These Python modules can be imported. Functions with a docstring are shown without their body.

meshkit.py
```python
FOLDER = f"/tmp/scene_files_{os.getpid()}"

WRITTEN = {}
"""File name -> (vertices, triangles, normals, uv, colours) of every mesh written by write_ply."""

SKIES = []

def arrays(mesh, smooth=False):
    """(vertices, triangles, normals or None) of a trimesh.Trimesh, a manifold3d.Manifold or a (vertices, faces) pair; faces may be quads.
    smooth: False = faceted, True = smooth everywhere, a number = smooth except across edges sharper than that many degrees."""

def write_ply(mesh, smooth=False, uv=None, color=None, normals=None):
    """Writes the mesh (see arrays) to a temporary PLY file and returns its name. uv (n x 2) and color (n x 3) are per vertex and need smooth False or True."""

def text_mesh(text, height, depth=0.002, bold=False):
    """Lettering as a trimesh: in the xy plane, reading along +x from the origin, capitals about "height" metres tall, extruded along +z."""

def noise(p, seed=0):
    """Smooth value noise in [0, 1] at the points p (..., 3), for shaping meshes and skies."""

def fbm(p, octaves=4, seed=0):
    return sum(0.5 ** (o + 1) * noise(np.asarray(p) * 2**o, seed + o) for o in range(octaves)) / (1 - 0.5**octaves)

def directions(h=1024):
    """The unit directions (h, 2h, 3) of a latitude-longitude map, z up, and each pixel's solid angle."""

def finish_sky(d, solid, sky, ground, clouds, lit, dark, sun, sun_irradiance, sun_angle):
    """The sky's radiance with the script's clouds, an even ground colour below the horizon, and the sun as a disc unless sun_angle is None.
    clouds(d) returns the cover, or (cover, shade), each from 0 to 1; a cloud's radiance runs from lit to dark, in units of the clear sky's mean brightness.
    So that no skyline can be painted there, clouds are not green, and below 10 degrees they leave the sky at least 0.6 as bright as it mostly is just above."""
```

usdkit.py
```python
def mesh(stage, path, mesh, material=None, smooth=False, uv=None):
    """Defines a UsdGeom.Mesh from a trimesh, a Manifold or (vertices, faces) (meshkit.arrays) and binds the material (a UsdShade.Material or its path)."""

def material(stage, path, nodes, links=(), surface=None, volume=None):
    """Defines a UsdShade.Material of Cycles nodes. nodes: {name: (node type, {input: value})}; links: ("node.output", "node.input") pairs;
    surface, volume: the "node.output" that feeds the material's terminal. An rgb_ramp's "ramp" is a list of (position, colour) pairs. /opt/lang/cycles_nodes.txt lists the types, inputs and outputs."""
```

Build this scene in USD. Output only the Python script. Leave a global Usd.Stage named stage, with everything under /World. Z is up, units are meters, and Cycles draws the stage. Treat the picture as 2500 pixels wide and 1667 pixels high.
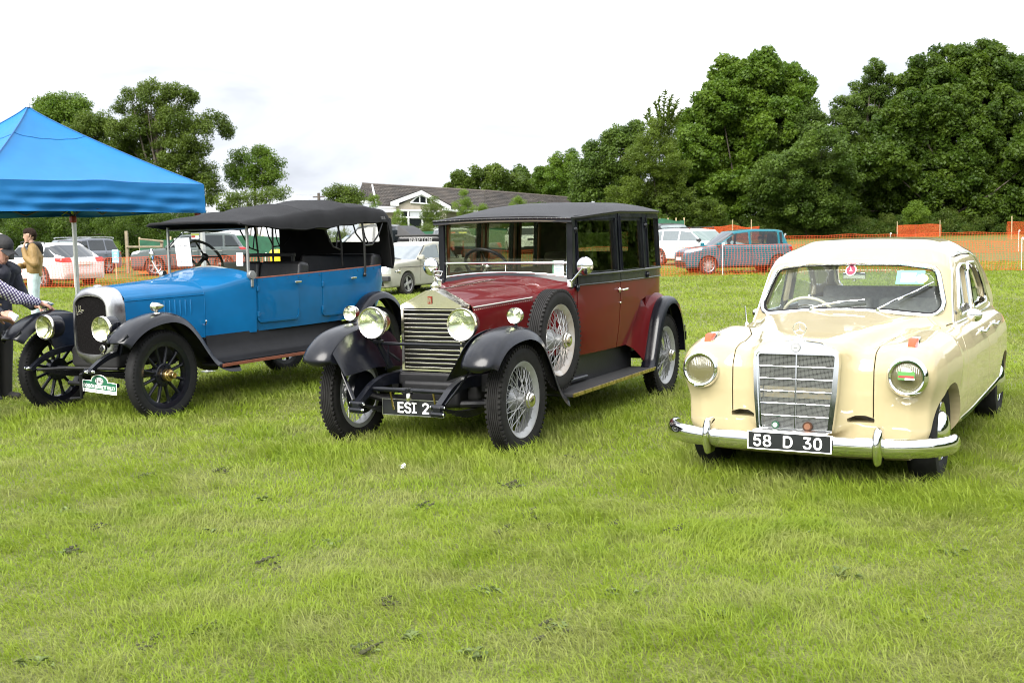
import math, random
import numpy as np, trimesh, manifold3d as m3, usdkit, meshkit
from scipy.spatial import ConvexHull
from shapely.geometry import Polygon, LineString, box as sbox
from pxr import Usd, UsdGeom, UsdLux, UsdShade, Gf, Sdf, Vt

stage = Usd.Stage.CreateInMemory()
UsdGeom.Xform.Define(stage, '/World'); UsdGeom.Scope.Define(stage, '/World/Looks')
pi = math.pi
# ------------------------------------------------------------------ camera
CAM_H, CAM_PITCH, CAM_ROLL = 1.633, 5.246, -1.12
cam = UsdGeom.Camera.Define(stage, '/World/camera')
cam.CreateHorizontalApertureAttr(36.0); cam.CreateVerticalApertureAttr(24.0); cam.CreateFocalLengthAttr(41.53)
cam.CreateFStopAttr(5.6); cam.CreateFocusDistanceAttr(9.0)
cam.CreateExposureAttr(2.70)
_c, _s = math.cos(math.radians(CAM_PITCH)), math.sin(math.radians(CAM_PITCH))
_cr, _sr = math.cos(math.radians(CAM_ROLL)), math.sin(math.radians(CAM_ROLL))
_fw, _rt, _up = np.array([0, _c, -_s]), np.array([1., 0, 0]), np.array([0, _s, _c])
_r2, _u2 = _rt * _cr + _up * _sr, _up * _cr - _rt * _sr
_m = np.eye(4); _m[0, :3], _m[1, :3], _m[2, :3], _m[3, :3] = _r2, _u2, -_fw, (0, 0, CAM_H)
UsdGeom.Xformable(cam).AddTransformOp().Set(Gf.Matrix4d(_m))
# ------------------------------------------------------------------ sky and sun (thin bright overcast)
SUN_EL, SUN_AZ = math.radians(40), math.radians(-152)          # azimuth of the direction towards the sun, from +y clockwise
sun = UsdLux.DistantLight.Define(stage, '/World/sun')
sun.CreateIntensityAttr(0.34); sun.CreateAngleAttr(46.0); sun.CreateColorAttr(Gf.Vec3f(1.0, .96, .9))
sun.GetPrim().CreateAttribute('inputs:normalize', Sdf.ValueTypeNames.Bool).Set(True)
_d = np.array([math.cos(SUN_EL) * math.sin(SUN_AZ), math.cos(SUN_EL) * math.cos(SUN_AZ), math.sin(SUN_EL)])
_x = np.cross([0, 0, 1.], _d); _x /= np.linalg.norm(_x); _y = np.cross(_d, _x)
_m = np.eye(4); _m[0, :3], _m[1, :3], _m[2, :3] = _x, _y, _d
UsdGeom.Xformable(sun).AddTransformOp().Set(Gf.Matrix4d(_m))
sky_mat = usdkit.material(stage, '/World/Looks/sky_overcast', {
    'sky': ('sky_texture', {'sky_type': 'single_scattering', 'sun_disc': False, 'sun_elevation': SUN_EL, 'sun_rotation': SUN_AZ}),
    'tc': ('texture_coordinate', {}), 'sep': ('separate_xyz', {}),
    'mp': ('mapping', {'scale': (1.3, 1.3, 5.0)}),
    'n1': ('noise_texture', {'scale': 1.5, 'detail': 6.0, 'roughness': .55, 'distortion': .8}),
    'rmp': ('rgb_ramp', {'ramp': [(0.0, (.62, .62, .62)), (.42, (.86, .86, .86)), (.56, (1, 1, 1)), (1.0, (1, 1, 1))]}),
    'n2': ('noise_texture', {'scale': 2.6, 'detail': 6.0, 'roughness': .55, 'distortion': .7}),
    'shade': ('rgb_ramp', {'ramp': [(.30, (5.0, 5.3, 5.9)), (.47, (7.0, 7.3, 7.9)), (.66, (11.2, 11.3, 11.3))]}),
    'el': ('rgb_ramp', {'ramp': [(0, (.42, .42, .42)), (.10, (.47, .47, .47)), (.35, (.64, .64, .64)), (.7, (.86, .86, .86)), (1, (1, 1, 1))]}), 'cm': ('mix', {'mix_type': 'multiply', 'fac': 1.0}),
    'mix': ('mix', {}), 'bg': ('background_shader', {'strength': .05})},
    [('tc.generated', 'mp.vector'), ('tc.generated', 'sep.vector'), ('sep.z', 'el.fac'), ('mp.vector', 'n1.vector'), ('mp.vector', 'n2.vector'), ('n1.fac', 'rmp.fac'), ('n2.fac', 'shade.fac'), ('shade.color', 'cm.color1'), ('el.color', 'cm.color2'),
     ('rmp.color', 'mix.fac'), ('sky.color', 'mix.color1'), ('cm.color', 'mix.color2'), ('mix.color', 'bg.color')], surface='bg.background')
dome = UsdLux.DomeLight.Define(stage, '/World/sky')
UsdShade.MaterialBindingAPI.Apply(dome.GetPrim()).Bind(sky_mat)
dome.GetPrim().SetCustomDataByKey('kind', 'structure'); dome.GetPrim().SetCustomDataByKey('label', 'bright white overcast sky with faint grey blue cloud')

# ------------------------------------------------------------------ naming helpers
_used = {}
def numbered(parent, name):
    k = (parent, name); n = _used.get(k, 0); _used[k] = n + 1
    return f'{parent}/{name}' if n == 0 else f'{parent}/{name}_{n:03d}'
def tag(path, label=None, cat=None, group=None, kind=None):
    p = stage.GetPrimAtPath(path)
    for k, v in (('label', label), ('category', cat), ('group', group), ('kind', kind)):
        if v: p.SetCustomDataByKey(k, v)
    return path
def thing(name, label, cat, loc=(0, 0, 0), rotz=0.0, group=None, kind=None, scale=None):
    path = numbered('/World', name); x = UsdGeom.Xform.Define(stage, path)
    x.AddTranslateOp().Set(Gf.Vec3d(*map(float, loc)))
    if rotz: x.AddRotateZOp().Set(float(rotz))
    if scale: x.AddScaleOp().Set(Gf.Vec3f(*scale))
    return tag(path, label, cat, group, kind)
def arrs(mesh):
    if hasattr(mesh, 'vf'): mesh = mesh.vf()
    return mesh
def part(parent, name, mesh, mat, smooth=35, label=None, kind=None):
    path = numbered(parent, name)
    usdkit.mesh(stage, path, arrs(mesh), mat, smooth=smooth)
    return tag(path, label, kind=kind)
def solo(name, mesh, mat, label, cat=None, group=None, kind=None, smooth=35):
    path = numbered('/World', name); usdkit.mesh(stage, path, arrs(mesh), mat, smooth=smooth)
    return tag(path, label, cat, group, kind)

# ------------------------------------------------------------------ materials
_looks = 0
def lk(name):
    return numbered('/World/Looks', name)
def mat(name, col, rough=.5, metal=0., coat=0., var=.08, vs=9., col2=None, bump=0., bs=60., spec=.5, sheen=0., crough=.03, rvar=0., isl=False, space='object', subs=0.):
    """principled surface with grain: noise drives base colour, roughness and fine relief"""
    c = np.array(col, float); a = c * (1 - var); b = np.array(col2, float) if col2 is not None else c * (1 + var)
    n = {'tc': ('texture_coordinate', {}), 'geo': ('geometry', {}), 'n': ('noise_texture', {'scale': vs, 'detail': 4.0, 'roughness': .6}),
         'r': ('rgb_ramp', {'ramp': [(.3, a), (.7, b)]}),
         'p': ('principled_bsdf', {'roughness': rough, 'metallic': metal, 'coat_weight': coat, 'coat_roughness': crough, 'specular_ior_level': spec, 'sheen_weight': sheen})}
    src = 'tc.object' if space == 'object' else 'geo.position'
    l = [(src, 'n.vector'), ('n.fac', 'r.fac'), ('r.color', 'p.base_color')]
    if rvar:
        n['mr'] = ('map_range', {'from_min': .3, 'from_max': .7, 'to_min': max(rough - rvar, .02), 'to_max': rough + rvar}); l += [('n.fac', 'mr.value'), ('mr.result', 'p.roughness')]
    if bump:
        n['nb'] = ('noise_texture', {'scale': bs, 'detail': 3.0}); n['b'] = ('bump', {'strength': bump, 'distance': .01})
        l += [(src, 'nb.vector'), ('nb.fac', 'b.height'), ('b.normal', 'p.normal')]
    return usdkit.material(stage, lk(name), n, l, surface='p.BSDF')
def paint(name, col, dirt=.10, rough=.55, bump=.006, coat=.6):
    return mat(name, col, rough=max(rough, .5), spec=.12, coat=coat, crough=.03, var=dirt, vs=3.0, bump=bump, bs=5.0)
def glass(name, tint=(.93, .96, .94), f0=.04, rough=.0, flute=0):
    n = {'t': ('transparent_bsdf', {'color': tint}), 'g': ('glossy_bsdf', {'color': (1, 1, 1), 'roughness': rough}), 'lw': ('layer_weight', {'blend': .5}),
         'pw': ('math', {'math_type': 'power', 'value2': 5.0}), 'ma': ('math', {'math_type': 'multiply_add', 'value2': 1 - f0, 'value3': f0}), 'm': ('mix_closure', {})}
    l = [('lw.facing', 'pw.value1'), ('pw.value', 'ma.value1'), ('ma.value', 'm.fac'), ('t.BSDF', 'm.closure1'), ('g.BSDF', 'm.closure2')]
    if flute:
        n.update({'tc': ('texture_coordinate', {}), 'w': ('wave_texture', {'bands_direction': 'y', 'scale': float(flute)}), 'b': ('bump', {'strength': .5, 'distance': .004})})
        l += [('tc.object', 'w.vector'), ('w.fac', 'b.height'), ('b.normal', 'g.normal')]
    return usdkit.material(stage, lk(name), n, l, surface='m.closure')
CHROME = mat('chrome', (.84, .85, .86), .07, 1, var=.03, rvar=.03, vs=6)
NICKEL = mat('nickel_plate', (.76, .73, .64), .16, 1, var=.05, rvar=.05, vs=8)
ALU = mat('brushed_aluminium', (.45, .45, .45), .34, 1, var=.10, rvar=.08, vs=7)
STEEL = mat('galvanised_steel', (.30, .31, .30), .42, .8, var=.08)
BRASS = mat('worn_brass', (.55, .40, .17), .30, 1, var=.2, rvar=.1, vs=14)
RUBBER = mat('black_rubber', (.010, .010, .0105), .7, spec=.22, var=.3, vs=25, bump=.12, bs=160)
RUBBER_D = mat('dusty_tyre_rubber', (.014, .0135, .013), .8, spec=.2, var=.35, vs=12, bump=.15, bs=120)
BLACKPAINT = mat('gloss_black_paint', (.004, .0045, .007), .24, spec=.40, var=.3, vs=3, bump=.015, bs=6, rvar=.05)
CHASSIS = mat('satin_black_chassis', (.007, .007, .008), .42, spec=.3, var=.3, vs=12, bump=.1, bs=60)
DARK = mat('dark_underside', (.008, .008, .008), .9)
SILVERPAINT = mat('silver_wheel_paint', (.33, .335, .335), .40, .45, var=.12, vs=18)
RUSTSILVER = mat('rusty_silver_rim', (.50, .50, .49), .42, .5, col2=(.36, .30, .24), vs=10, var=.0)
LEATHER = mat('black_leather', (.012, .012, .013), .45, var=.25, vs=30, bump=.25, bs=90)
PAPER = mat('white_paper', (.72, .73, .74), .7, var=.03)
INK = mat('printed_ink', (.03, .03, .035), .7)
WHITE = mat('white_lettering', (.78, .78, .76), .5, var=.04)
BLACKPLATE = mat('black_plate', (.010, .011, .013), .35, var=.2)
PANE = glass('window_pane', (.97, .98, .97), .03)
PANE_SIDE = glass('old_side_glass', (.60, .63, .52), .15)
PANE_GREY = glass('windscreen_glass', (.90, .93, .92), .03)
LENS = glass('headlamp_glass', (.97, .98, .93), .07)
REFLECTOR = mat('lamp_reflector', (.74, .78, .62), .16, 1, var=.04)
WOOD = mat('varnished_wood', (.17, .055, .018), .35, coat=.6, col2=(.10, .03, .01), vs=14)

# ------------------------------------------------------------------ mesh helpers
A_ = np.array
deg = lambda v: math.degrees(math.atan2(v[1], v[0]))
def unit(v):
    v = np.asarray(v, float); return v / max(np.linalg.norm(v), 1e-12)
def basis(d):
    d = unit(d); a = np.array([0, 0, 1.]) if abs(d[2]) < .9 else np.array([1., 0, 0])
    u = unit(np.cross(a, d)); return u, np.cross(d, u), d
class MB:
    def __init__(s): s.v, s.f, s.n = [], [], 0
    def add(s, v, f):
        v = np.asarray(v, float).reshape(-1, 3); f = np.asarray(f, int)
        if f.size and f.shape[1] == 4: f = np.vstack([f[:, [0, 1, 2]], f[:, [0, 2, 3]]])
        s.v.append(v); s.f.append(f + s.n); s.n += len(v); return s
    def tm(s, m):
        if hasattr(m, 'to_mesh'):
            q = m.to_mesh(); return s.add(q.vert_properties[:, :3], q.tri_verts)
        if hasattr(m, 'vf'): m = m.vf()
        if isinstance(m, tuple): return s.add(*m)
        return s.add(m.vertices, m.faces)
    def vf(s): return (np.vstack(s.v), np.vstack(s.f)) if s.v else (np.zeros((0, 3)), np.zeros((0, 3), int))
    def box(s, c, size, rz=0., R=None):
        h = np.array(size, float) / 2; q = np.array([[x, y, z] for x in (-1, 1) for y in (-1, 1) for z in (-1, 1)]) * h
        if rz: ca, sa = math.cos(rz), math.sin(rz); q = q @ np.array([[ca, sa, 0], [-sa, ca, 0], [0, 0, 1]])
        if R is not None: q = q @ np.asarray(R).T
        return s.add(q + c, [[0, 1, 3, 2], [4, 6, 7, 5], [0, 4, 5, 1], [2, 3, 7, 6], [0, 2, 6, 4], [1, 5, 7, 3]])
    def rbox(s, c, size, r=.01, R=None):
        h = np.array(size, float) / 2; r = min(r, .49 * 2 * h.min()); q = []
        for sx in (-1, 1):
            for sy in (-1, 1):
                for sz in (-1, 1):
                    k = np.array([sx, sy, sz])
                    for w in ((1, .3, .3), (.3, 1, .3), (.3, .3, 1), (.72, .72, .72), (.9,.9,.3),(.9,.3,.9),(.3,.9,.9)):
                        q.append(k * (h - r + r * np.array(w)))
        q = np.array(q)
        if R is not None: q = q @ np.asarray(R).T
        return s.hull(q + c)
    def hull(s, p):
        p = np.asarray(p, float); h = ConvexHull(p); f = h.simplices.copy(); c = p[h.vertices].mean(0)
        n = np.cross(p[f[:, 1]] - p[f[:, 0]], p[f[:, 2]] - p[f[:, 0]]); flip = ((p[f].mean(1) - c) * n).sum(1) < 0
        f[flip] = f[flip][:, ::-1]; return s.add(p, f)
    def tube(s, pts, r, n=8, closed=False, cap=True, flat=None):
        p = np.asarray(pts, float); k = len(p); r = np.broadcast_to(np.asarray(r, float), (k,))
        t = np.roll(p, -1, 0) - np.roll(p, 1, 0) if closed else np.gradient(p, axis=0)
        t = t / np.maximum(np.linalg.norm(t, axis=1, keepdims=True), 1e-9)
        u, _, _ = basis(t[0]); U = []
        for i in range(k):
            u = unit(u - t[i] * (u @ t[i])); U.append(u)
        U = np.array(U); V = np.cross(t, U); a = np.linspace(0, 2 * pi, n, endpoint=False)
        fl = flat or 1.0
        ring = p[:, None] + r[:, None, None] * (np.cos(a)[None, :, None] * U[:, None] + fl * np.sin(a)[None, :, None] * V[:, None])
        return s.loft(ring, cap=cap and not closed, wrap=closed)
    def loft(s, rings, close=True, cap=True, wrap=False):
        R = np.asarray(rings, float); k, n = R.shape[:2]; i = np.arange(n if close else n - 1); j = (i + 1) % n; f = []
        for a in range(k if wrap else k - 1):
            b = (a + 1) % k; f.append(np.stack([a * n + i, a * n + j, b * n + j, b * n + i], 1))
        f = np.vstack(f); v = R.reshape(-1, 3)
        f = np.vstack([f[:, [0, 1, 2]], f[:, [0, 2, 3]]])
        if cap and close:
            v = np.vstack([v, R[0].mean(0), R[-1].mean(0)]); c0, c1 = k * n, k * n + 1; o = (k - 1) * n
            f = np.vstack([f, np.stack([j, i, np.full(n, c0)], 1), np.stack([o + i, o + j, np.full(n, c1)], 1)])
        return s.add(v, f)
    def lathe(s, prof, o=(0, 0, 0), axis=(0, 0, 1), n=32):
        u, v, d = basis(axis); p = np.asarray(prof, float); a = np.linspace(0, 2 * pi, n, endpoint=False)
        ring = (np.cos(a)[:, None] * u + np.sin(a)[:, None] * v)
        R = np.array(o)[None, None] + p[:, 0][:, None, None] * ring[None] + p[:, 1][:, None, None] * d[None, None]
        return s.loft(R, cap=False)
    def cyl(s, a, b, r, n=12, r2=None):
        return s.tube([a, b], [r, r if r2 is None else r2], n)
    def sphere(s, c, r, n=10, sc=(1, 1, 1), R=None):
        t = np.linspace(0, pi, n); q = np.stack([np.sin(t), np.cos(t)], 1); q[0, 0] = q[-1, 0] = 1e-4
        m = MB().lathe(q, n=2 * n); v, f = m.vf(); v = v * (np.array(sc) * r)
        if R is not None: v = v @ np.asarray(R).T
        return s.add(v + np.asarray(c), f[:, ::-1])
    def sheet(s, P, t, close=False):
        """grid P (a,b,3) thickened by t along its normals"""
        P = np.asarray(P, float); du = np.gradient(P, axis=0); dv = np.gradient(P, axis=1); N = np.cross(du, dv)
        N /= np.maximum(np.linalg.norm(N, axis=2, keepdims=True), 1e-12); Q = P - N * t
        ring = np.concatenate([P, Q[:, ::-1]], 1)
        return s.loft(ring, cap=False) if close else s._sheet(P, Q)
    def _sheet(s, P, Q):
        a, b = P.shape[:2]; i, j = np.meshgrid(np.arange(a - 1), np.arange(b - 1), indexing='ij'); q = lambda x, y: (x * b + y).ravel()
        f = np.stack([q(i, j), q(i + 1, j), q(i + 1, j + 1), q(i, j + 1)], 1); n = a * b
        F = [f, f[:, ::-1] + n]
        loop = [(x, 0) for x in range(a)] + [(a - 1, y) for y in range(1, b)] + [(x, b - 1) for x in range(a - 2, -1, -1)] + [(0, y) for y in range(b - 2, 0, -1)]
        L = np.array([x * b + y for x, y in loop]); M = np.roll(L, -1)
        F.append(np.stack([M, L, L + n, M + n], 1))
        return s.add(np.vstack([P.reshape(-1, 3), Q.reshape(-1, 3)]), np.vstack(F))
    def prism(s, poly, fn, t0, t1):
        """shapely polygon extruded; fn(points2d, t) -> 3d"""
        for g in getattr(poly, 'geoms', [poly]):
            if g.is_empty or g.area < 1e-9: continue
            v2, f = trimesh.creation.triangulate_polygon(g, engine='earcut'); v2 = np.asarray(v2, float)
            n = len(v2); A, B = fn(v2, t0), fn(v2, t1); F = [f, f[:, ::-1] + n]
            e = np.vstack([f[:, [0, 1]], f[:, [1, 2]], f[:, [2, 0]]]); se = {tuple(x) for x in e.tolist()}
            bd = np.array([x for x in e.tolist() if (x[1], x[0]) not in se]); F.append(np.stack([bd[:, 0], bd[:, 0] + n, bd[:, 1] + n], 1)); F.append(np.stack([bd[:, 0], bd[:, 1] + n, bd[:, 1]], 1))
            V = np.vstack([A, B]); F = np.vstack(F)
            vol = (V[F[:, 0]] * np.cross(V[F[:, 1]], V[F[:, 2]])).sum()
            s.add(V, F if vol > 0 else F[:, ::-1])
        return s
    def move(s, o=(0, 0, 0), R=None, sc=1.0):
        for i in range(len(s.v)):
            q = s.v[i] * np.asarray(sc)
            s.v[i] = (q @ np.asarray(R).T if R is not None else q) + np.asarray(o)
        return s
    def mirror(s):
        """the y-mirrored copy"""
        m = MB()
        for v, f in zip(s.v, s.f): m.v.append(v * [1, -1, 1]); m.f.append(f[:, ::-1])
        m.n = s.n; return m
    def both(s): return MB().tm(s).tm(s.mirror())
def rotz(a): c, s = math.cos(a), math.sin(a); return np.array([[c, -s, 0], [s, c, 0], [0, 0, 1.]])
def roty(a): c, s = math.cos(a), math.sin(a); return np.array([[c, 0, s], [0, 1, 0], [-s, 0, c]])
def rotx(a): c, s = math.cos(a), math.sin(a); return np.array([[1, 0, 0], [0, c, -s], [0, s, c]])
XZ = lambda v, t: np.stack([v[:, 0], np.full(len(v), t), v[:, 1]], 1)
YZ = lambda v, t: np.stack([np.full(len(v), t), v[:, 0], v[:, 1]], 1)
XY = lambda v, t: np.stack([v[:, 0], v[:, 1], np.full(len(v), t)], 1)
def spline(pts, n, closed=False):
    """Catmull-Rom through pts, n samples"""
    p = np.asarray(pts, float); k = len(p)
    if closed: p = np.vstack([p[-1], p, p[0], p[1]]); seg = k
    else: p = np.vstack([2 * p[0] - p[1], p, 2 * p[-1] - p[-2]]); seg = k - 1
    t = np.linspace(0, seg, n, endpoint=not closed); i = np.minimum(t.astype(int), seg - 1); u = (t - i)[:, None]
    a, b, c, d = p[i], p[i + 1], p[i + 2], p[i + 3]
    return .5 * (2 * b + (c - a) * u + (2 * a - 5 * b + 4 * c - d) * u ** 2 + (3 * b - a - 3 * c + d) * u ** 3)
def rpoly(pts, r=.03, n=6):
    """polygon with rounded corners"""
    return Polygon(pts).buffer(-r, quad_segs=n).buffer(r, quad_segs=n)
def text(s, h, bold=False, depth=.002):
    m = meshkit.text_mesh(s, h, depth=depth, bold=bold); return np.array(m.vertices), np.array(m.faces)
def text_on(mb, s, h, o, right, up, bold=False, width=None, depth=.002):
    """lettering centred at o; reads along right"""
    v, f = text(s, h, bold, depth); b0, b1 = v.min(0), v.max(0); c = (b0 + b1) / 2; v = v - [c[0], c[1], 0]
    if width: v[:, 0] *= width / (b1[0] - b0[0])
    right, up = unit(right), unit(up); nrm = np.cross(right, up)
    return mb.add(np.asarray(o) + v[:, :1] * right + v[:, 1:2] * up + v[:, 2:] * nrm, f)

# ------------------------------------------------------------------ signed distance modelling
def sdp(a, b, poly):
    """signed distance to a 2D polygon, negative inside; a, b broadcast"""
    P = np.asarray(poly, float); a, b = np.broadcast_arrays(a, b); d2 = np.full(a.shape, 1e9); ins = np.zeros(a.shape, bool)
    for p, q in zip(P, np.roll(P, -1, 0)):
        e = q - p; wx, wy = a - p[0], b - p[1]; t = np.clip((wx * e[0] + wy * e[1]) / (e @ e), 0, 1)
        d2 = np.minimum(d2, (wx - t * e[0]) ** 2 + (wy - t * e[1]) ** 2)
        c = ((p[1] <= b) & (q[1] > b)) | ((q[1] <= b) & (p[1] > b))
        if abs(e[1]) > 1e-12: ins ^= c & (a < p[0] + (b - p[1]) / e[1] * e[0])
    d = np.sqrt(d2); return np.where(ins, -d, d)
def smin(a, b, k): h = np.clip(.5 + .5 * (b - a) / k, 0, 1); return b + (a - b) * h - k * h * (1 - h)
def smax(a, b, k): return -smin(-a, -b, k)
def capsule(x, y, z, a, b, ra, rb=None):
    rb = ra if rb is None else rb; a, b = np.asarray(a, float), np.asarray(b, float); e = b - a
    t = np.clip(((x - a[0]) * e[0] + (y - a[1]) * e[1] + (z - a[2]) * e[2]) / (e @ e), 0, 1)
    return np.sqrt((x - a[0] - t * e[0]) ** 2 + (y - a[1] - t * e[1]) ** 2 + (z - a[2] - t * e[2]) ** 2) - (ra + (rb - ra) * t)
def nets(fn, lo, hi, h, newton=2):
    """smooth surface of fn < 0 by surface nets, pulled on to the surface"""
    lo = np.asarray(lo, float); n = np.ceil((np.asarray(hi) - lo) / h).astype(int) + 1
    X, Y, Z = [lo[i] + h * np.arange(n[i]) for i in range(3)]
    D = np.broadcast_to(fn(X[:, None, None], Y[None, :, None], Z[None, None, :]), n).astype(np.float32); S = D < 0
    C = np.zeros(n - 1, int)
    for a in np.ndindex(2, 2, 2): C += S[a[0]:n[0] - 1 + a[0], a[1]:n[1] - 1 + a[1], a[2]:n[2] - 1 + a[2]]
    act = (C > 0) & (C < 8); I = np.argwhere(act); ix = -np.ones(n - 1, int); ix[act] = np.arange(len(I))
    acc = np.zeros((len(I), 3)); cnt = np.zeros(len(I))
    for ax in range(3):
        o1, o2 = [k for k in range(3) if k != ax]
        for u, v in np.ndindex(2, 2):
            A = I.copy(); A[:, o1] += u; A[:, o2] += v; B = A.copy(); B[:, ax] += 1
            da, db = D[tuple(A.T)], D[tuple(B.T)]; m = (da < 0) != (db < 0); t = np.where(m, da / np.where(m, da - db, 1), 0)
            p = A.astype(float); p[:, ax] += t; acc[m] += p[m]; cnt[m] += 1
    V = lo + h * acc / cnt[:, None]; F = []
    for ax in range(3):
        o1, o2 = [(1, 2), (2, 0), (0, 1)][ax]; sl = [slice(None)] * 3; sl2 = [slice(None)] * 3; sl[ax] = slice(0, n[ax] - 1); sl2[ax] = slice(1, n[ax])
        E = np.argwhere(S[tuple(sl)] != S[tuple(sl2)]); E = E[(E[:, o1] > 0) & (E[:, o2] > 0) & (E[:, o1] < n[o1] - 1) & (E[:, o2] < n[o2] - 1)]
        q = []
        for u, v in ((-1, -1), (0, -1), (0, 0), (-1, 0)):
            K = E.copy(); K[:, o1] += u; K[:, o2] += v; q.append(ix[tuple(K.T)])
        q = np.stack(q, 1); ins = S[tuple(E.T)]; q[~ins] = q[~ins][:, ::-1]; F.append(q)
    F = np.vstack(F)
    for _ in range(newton): V = V - np.clip(fnv(fn, V), -h * .6, h * .6)[:, None] * gradn(fn, V)
    return V, np.vstack([F[:, [0, 1, 2]], F[:, [0, 2, 3]]])
def fnv(fn, V): return fn(V[:, 0], V[:, 1], V[:, 2])
def gradn(fn, V, e=2e-3):
    g = np.stack([fnv(fn, V + np.eye(3)[i] * e) - fnv(fn, V - np.eye(3)[i] * e) for i in range(3)], 1)
    return g / np.maximum(np.linalg.norm(g, axis=1, keepdims=True), 1e-9)
def snap(fn, P, n=6, axis=None):
    """pull points on to the surface along its gradient, or along one axis"""
    P = np.array(P, float)
    for _ in range(n):
        d = fnv(fn, P)
        if axis is None: P = P - d[:, None] * gradn(fn, P)
        else:
            e = 2e-3; ax = np.eye(3)[axis]; g = (fnv(fn, P + ax * e) - fnv(fn, P - ax * e)) / (2 * e); g = np.where(np.abs(g) < .15, np.where(g < 0, -.15, .15), g)
            P = P - np.clip(d / g, -.2, .2)[:, None] * ax
    return P
def manif(V, F): return m3.Manifold(m3.Mesh(vert_properties=np.asarray(V, np.float32), tri_verts=np.asarray(F, np.uint32)))
def mprism(poly, fn, t0, t1): return manif(*MB().prism(poly, fn, t0, t1).vf())
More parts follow.
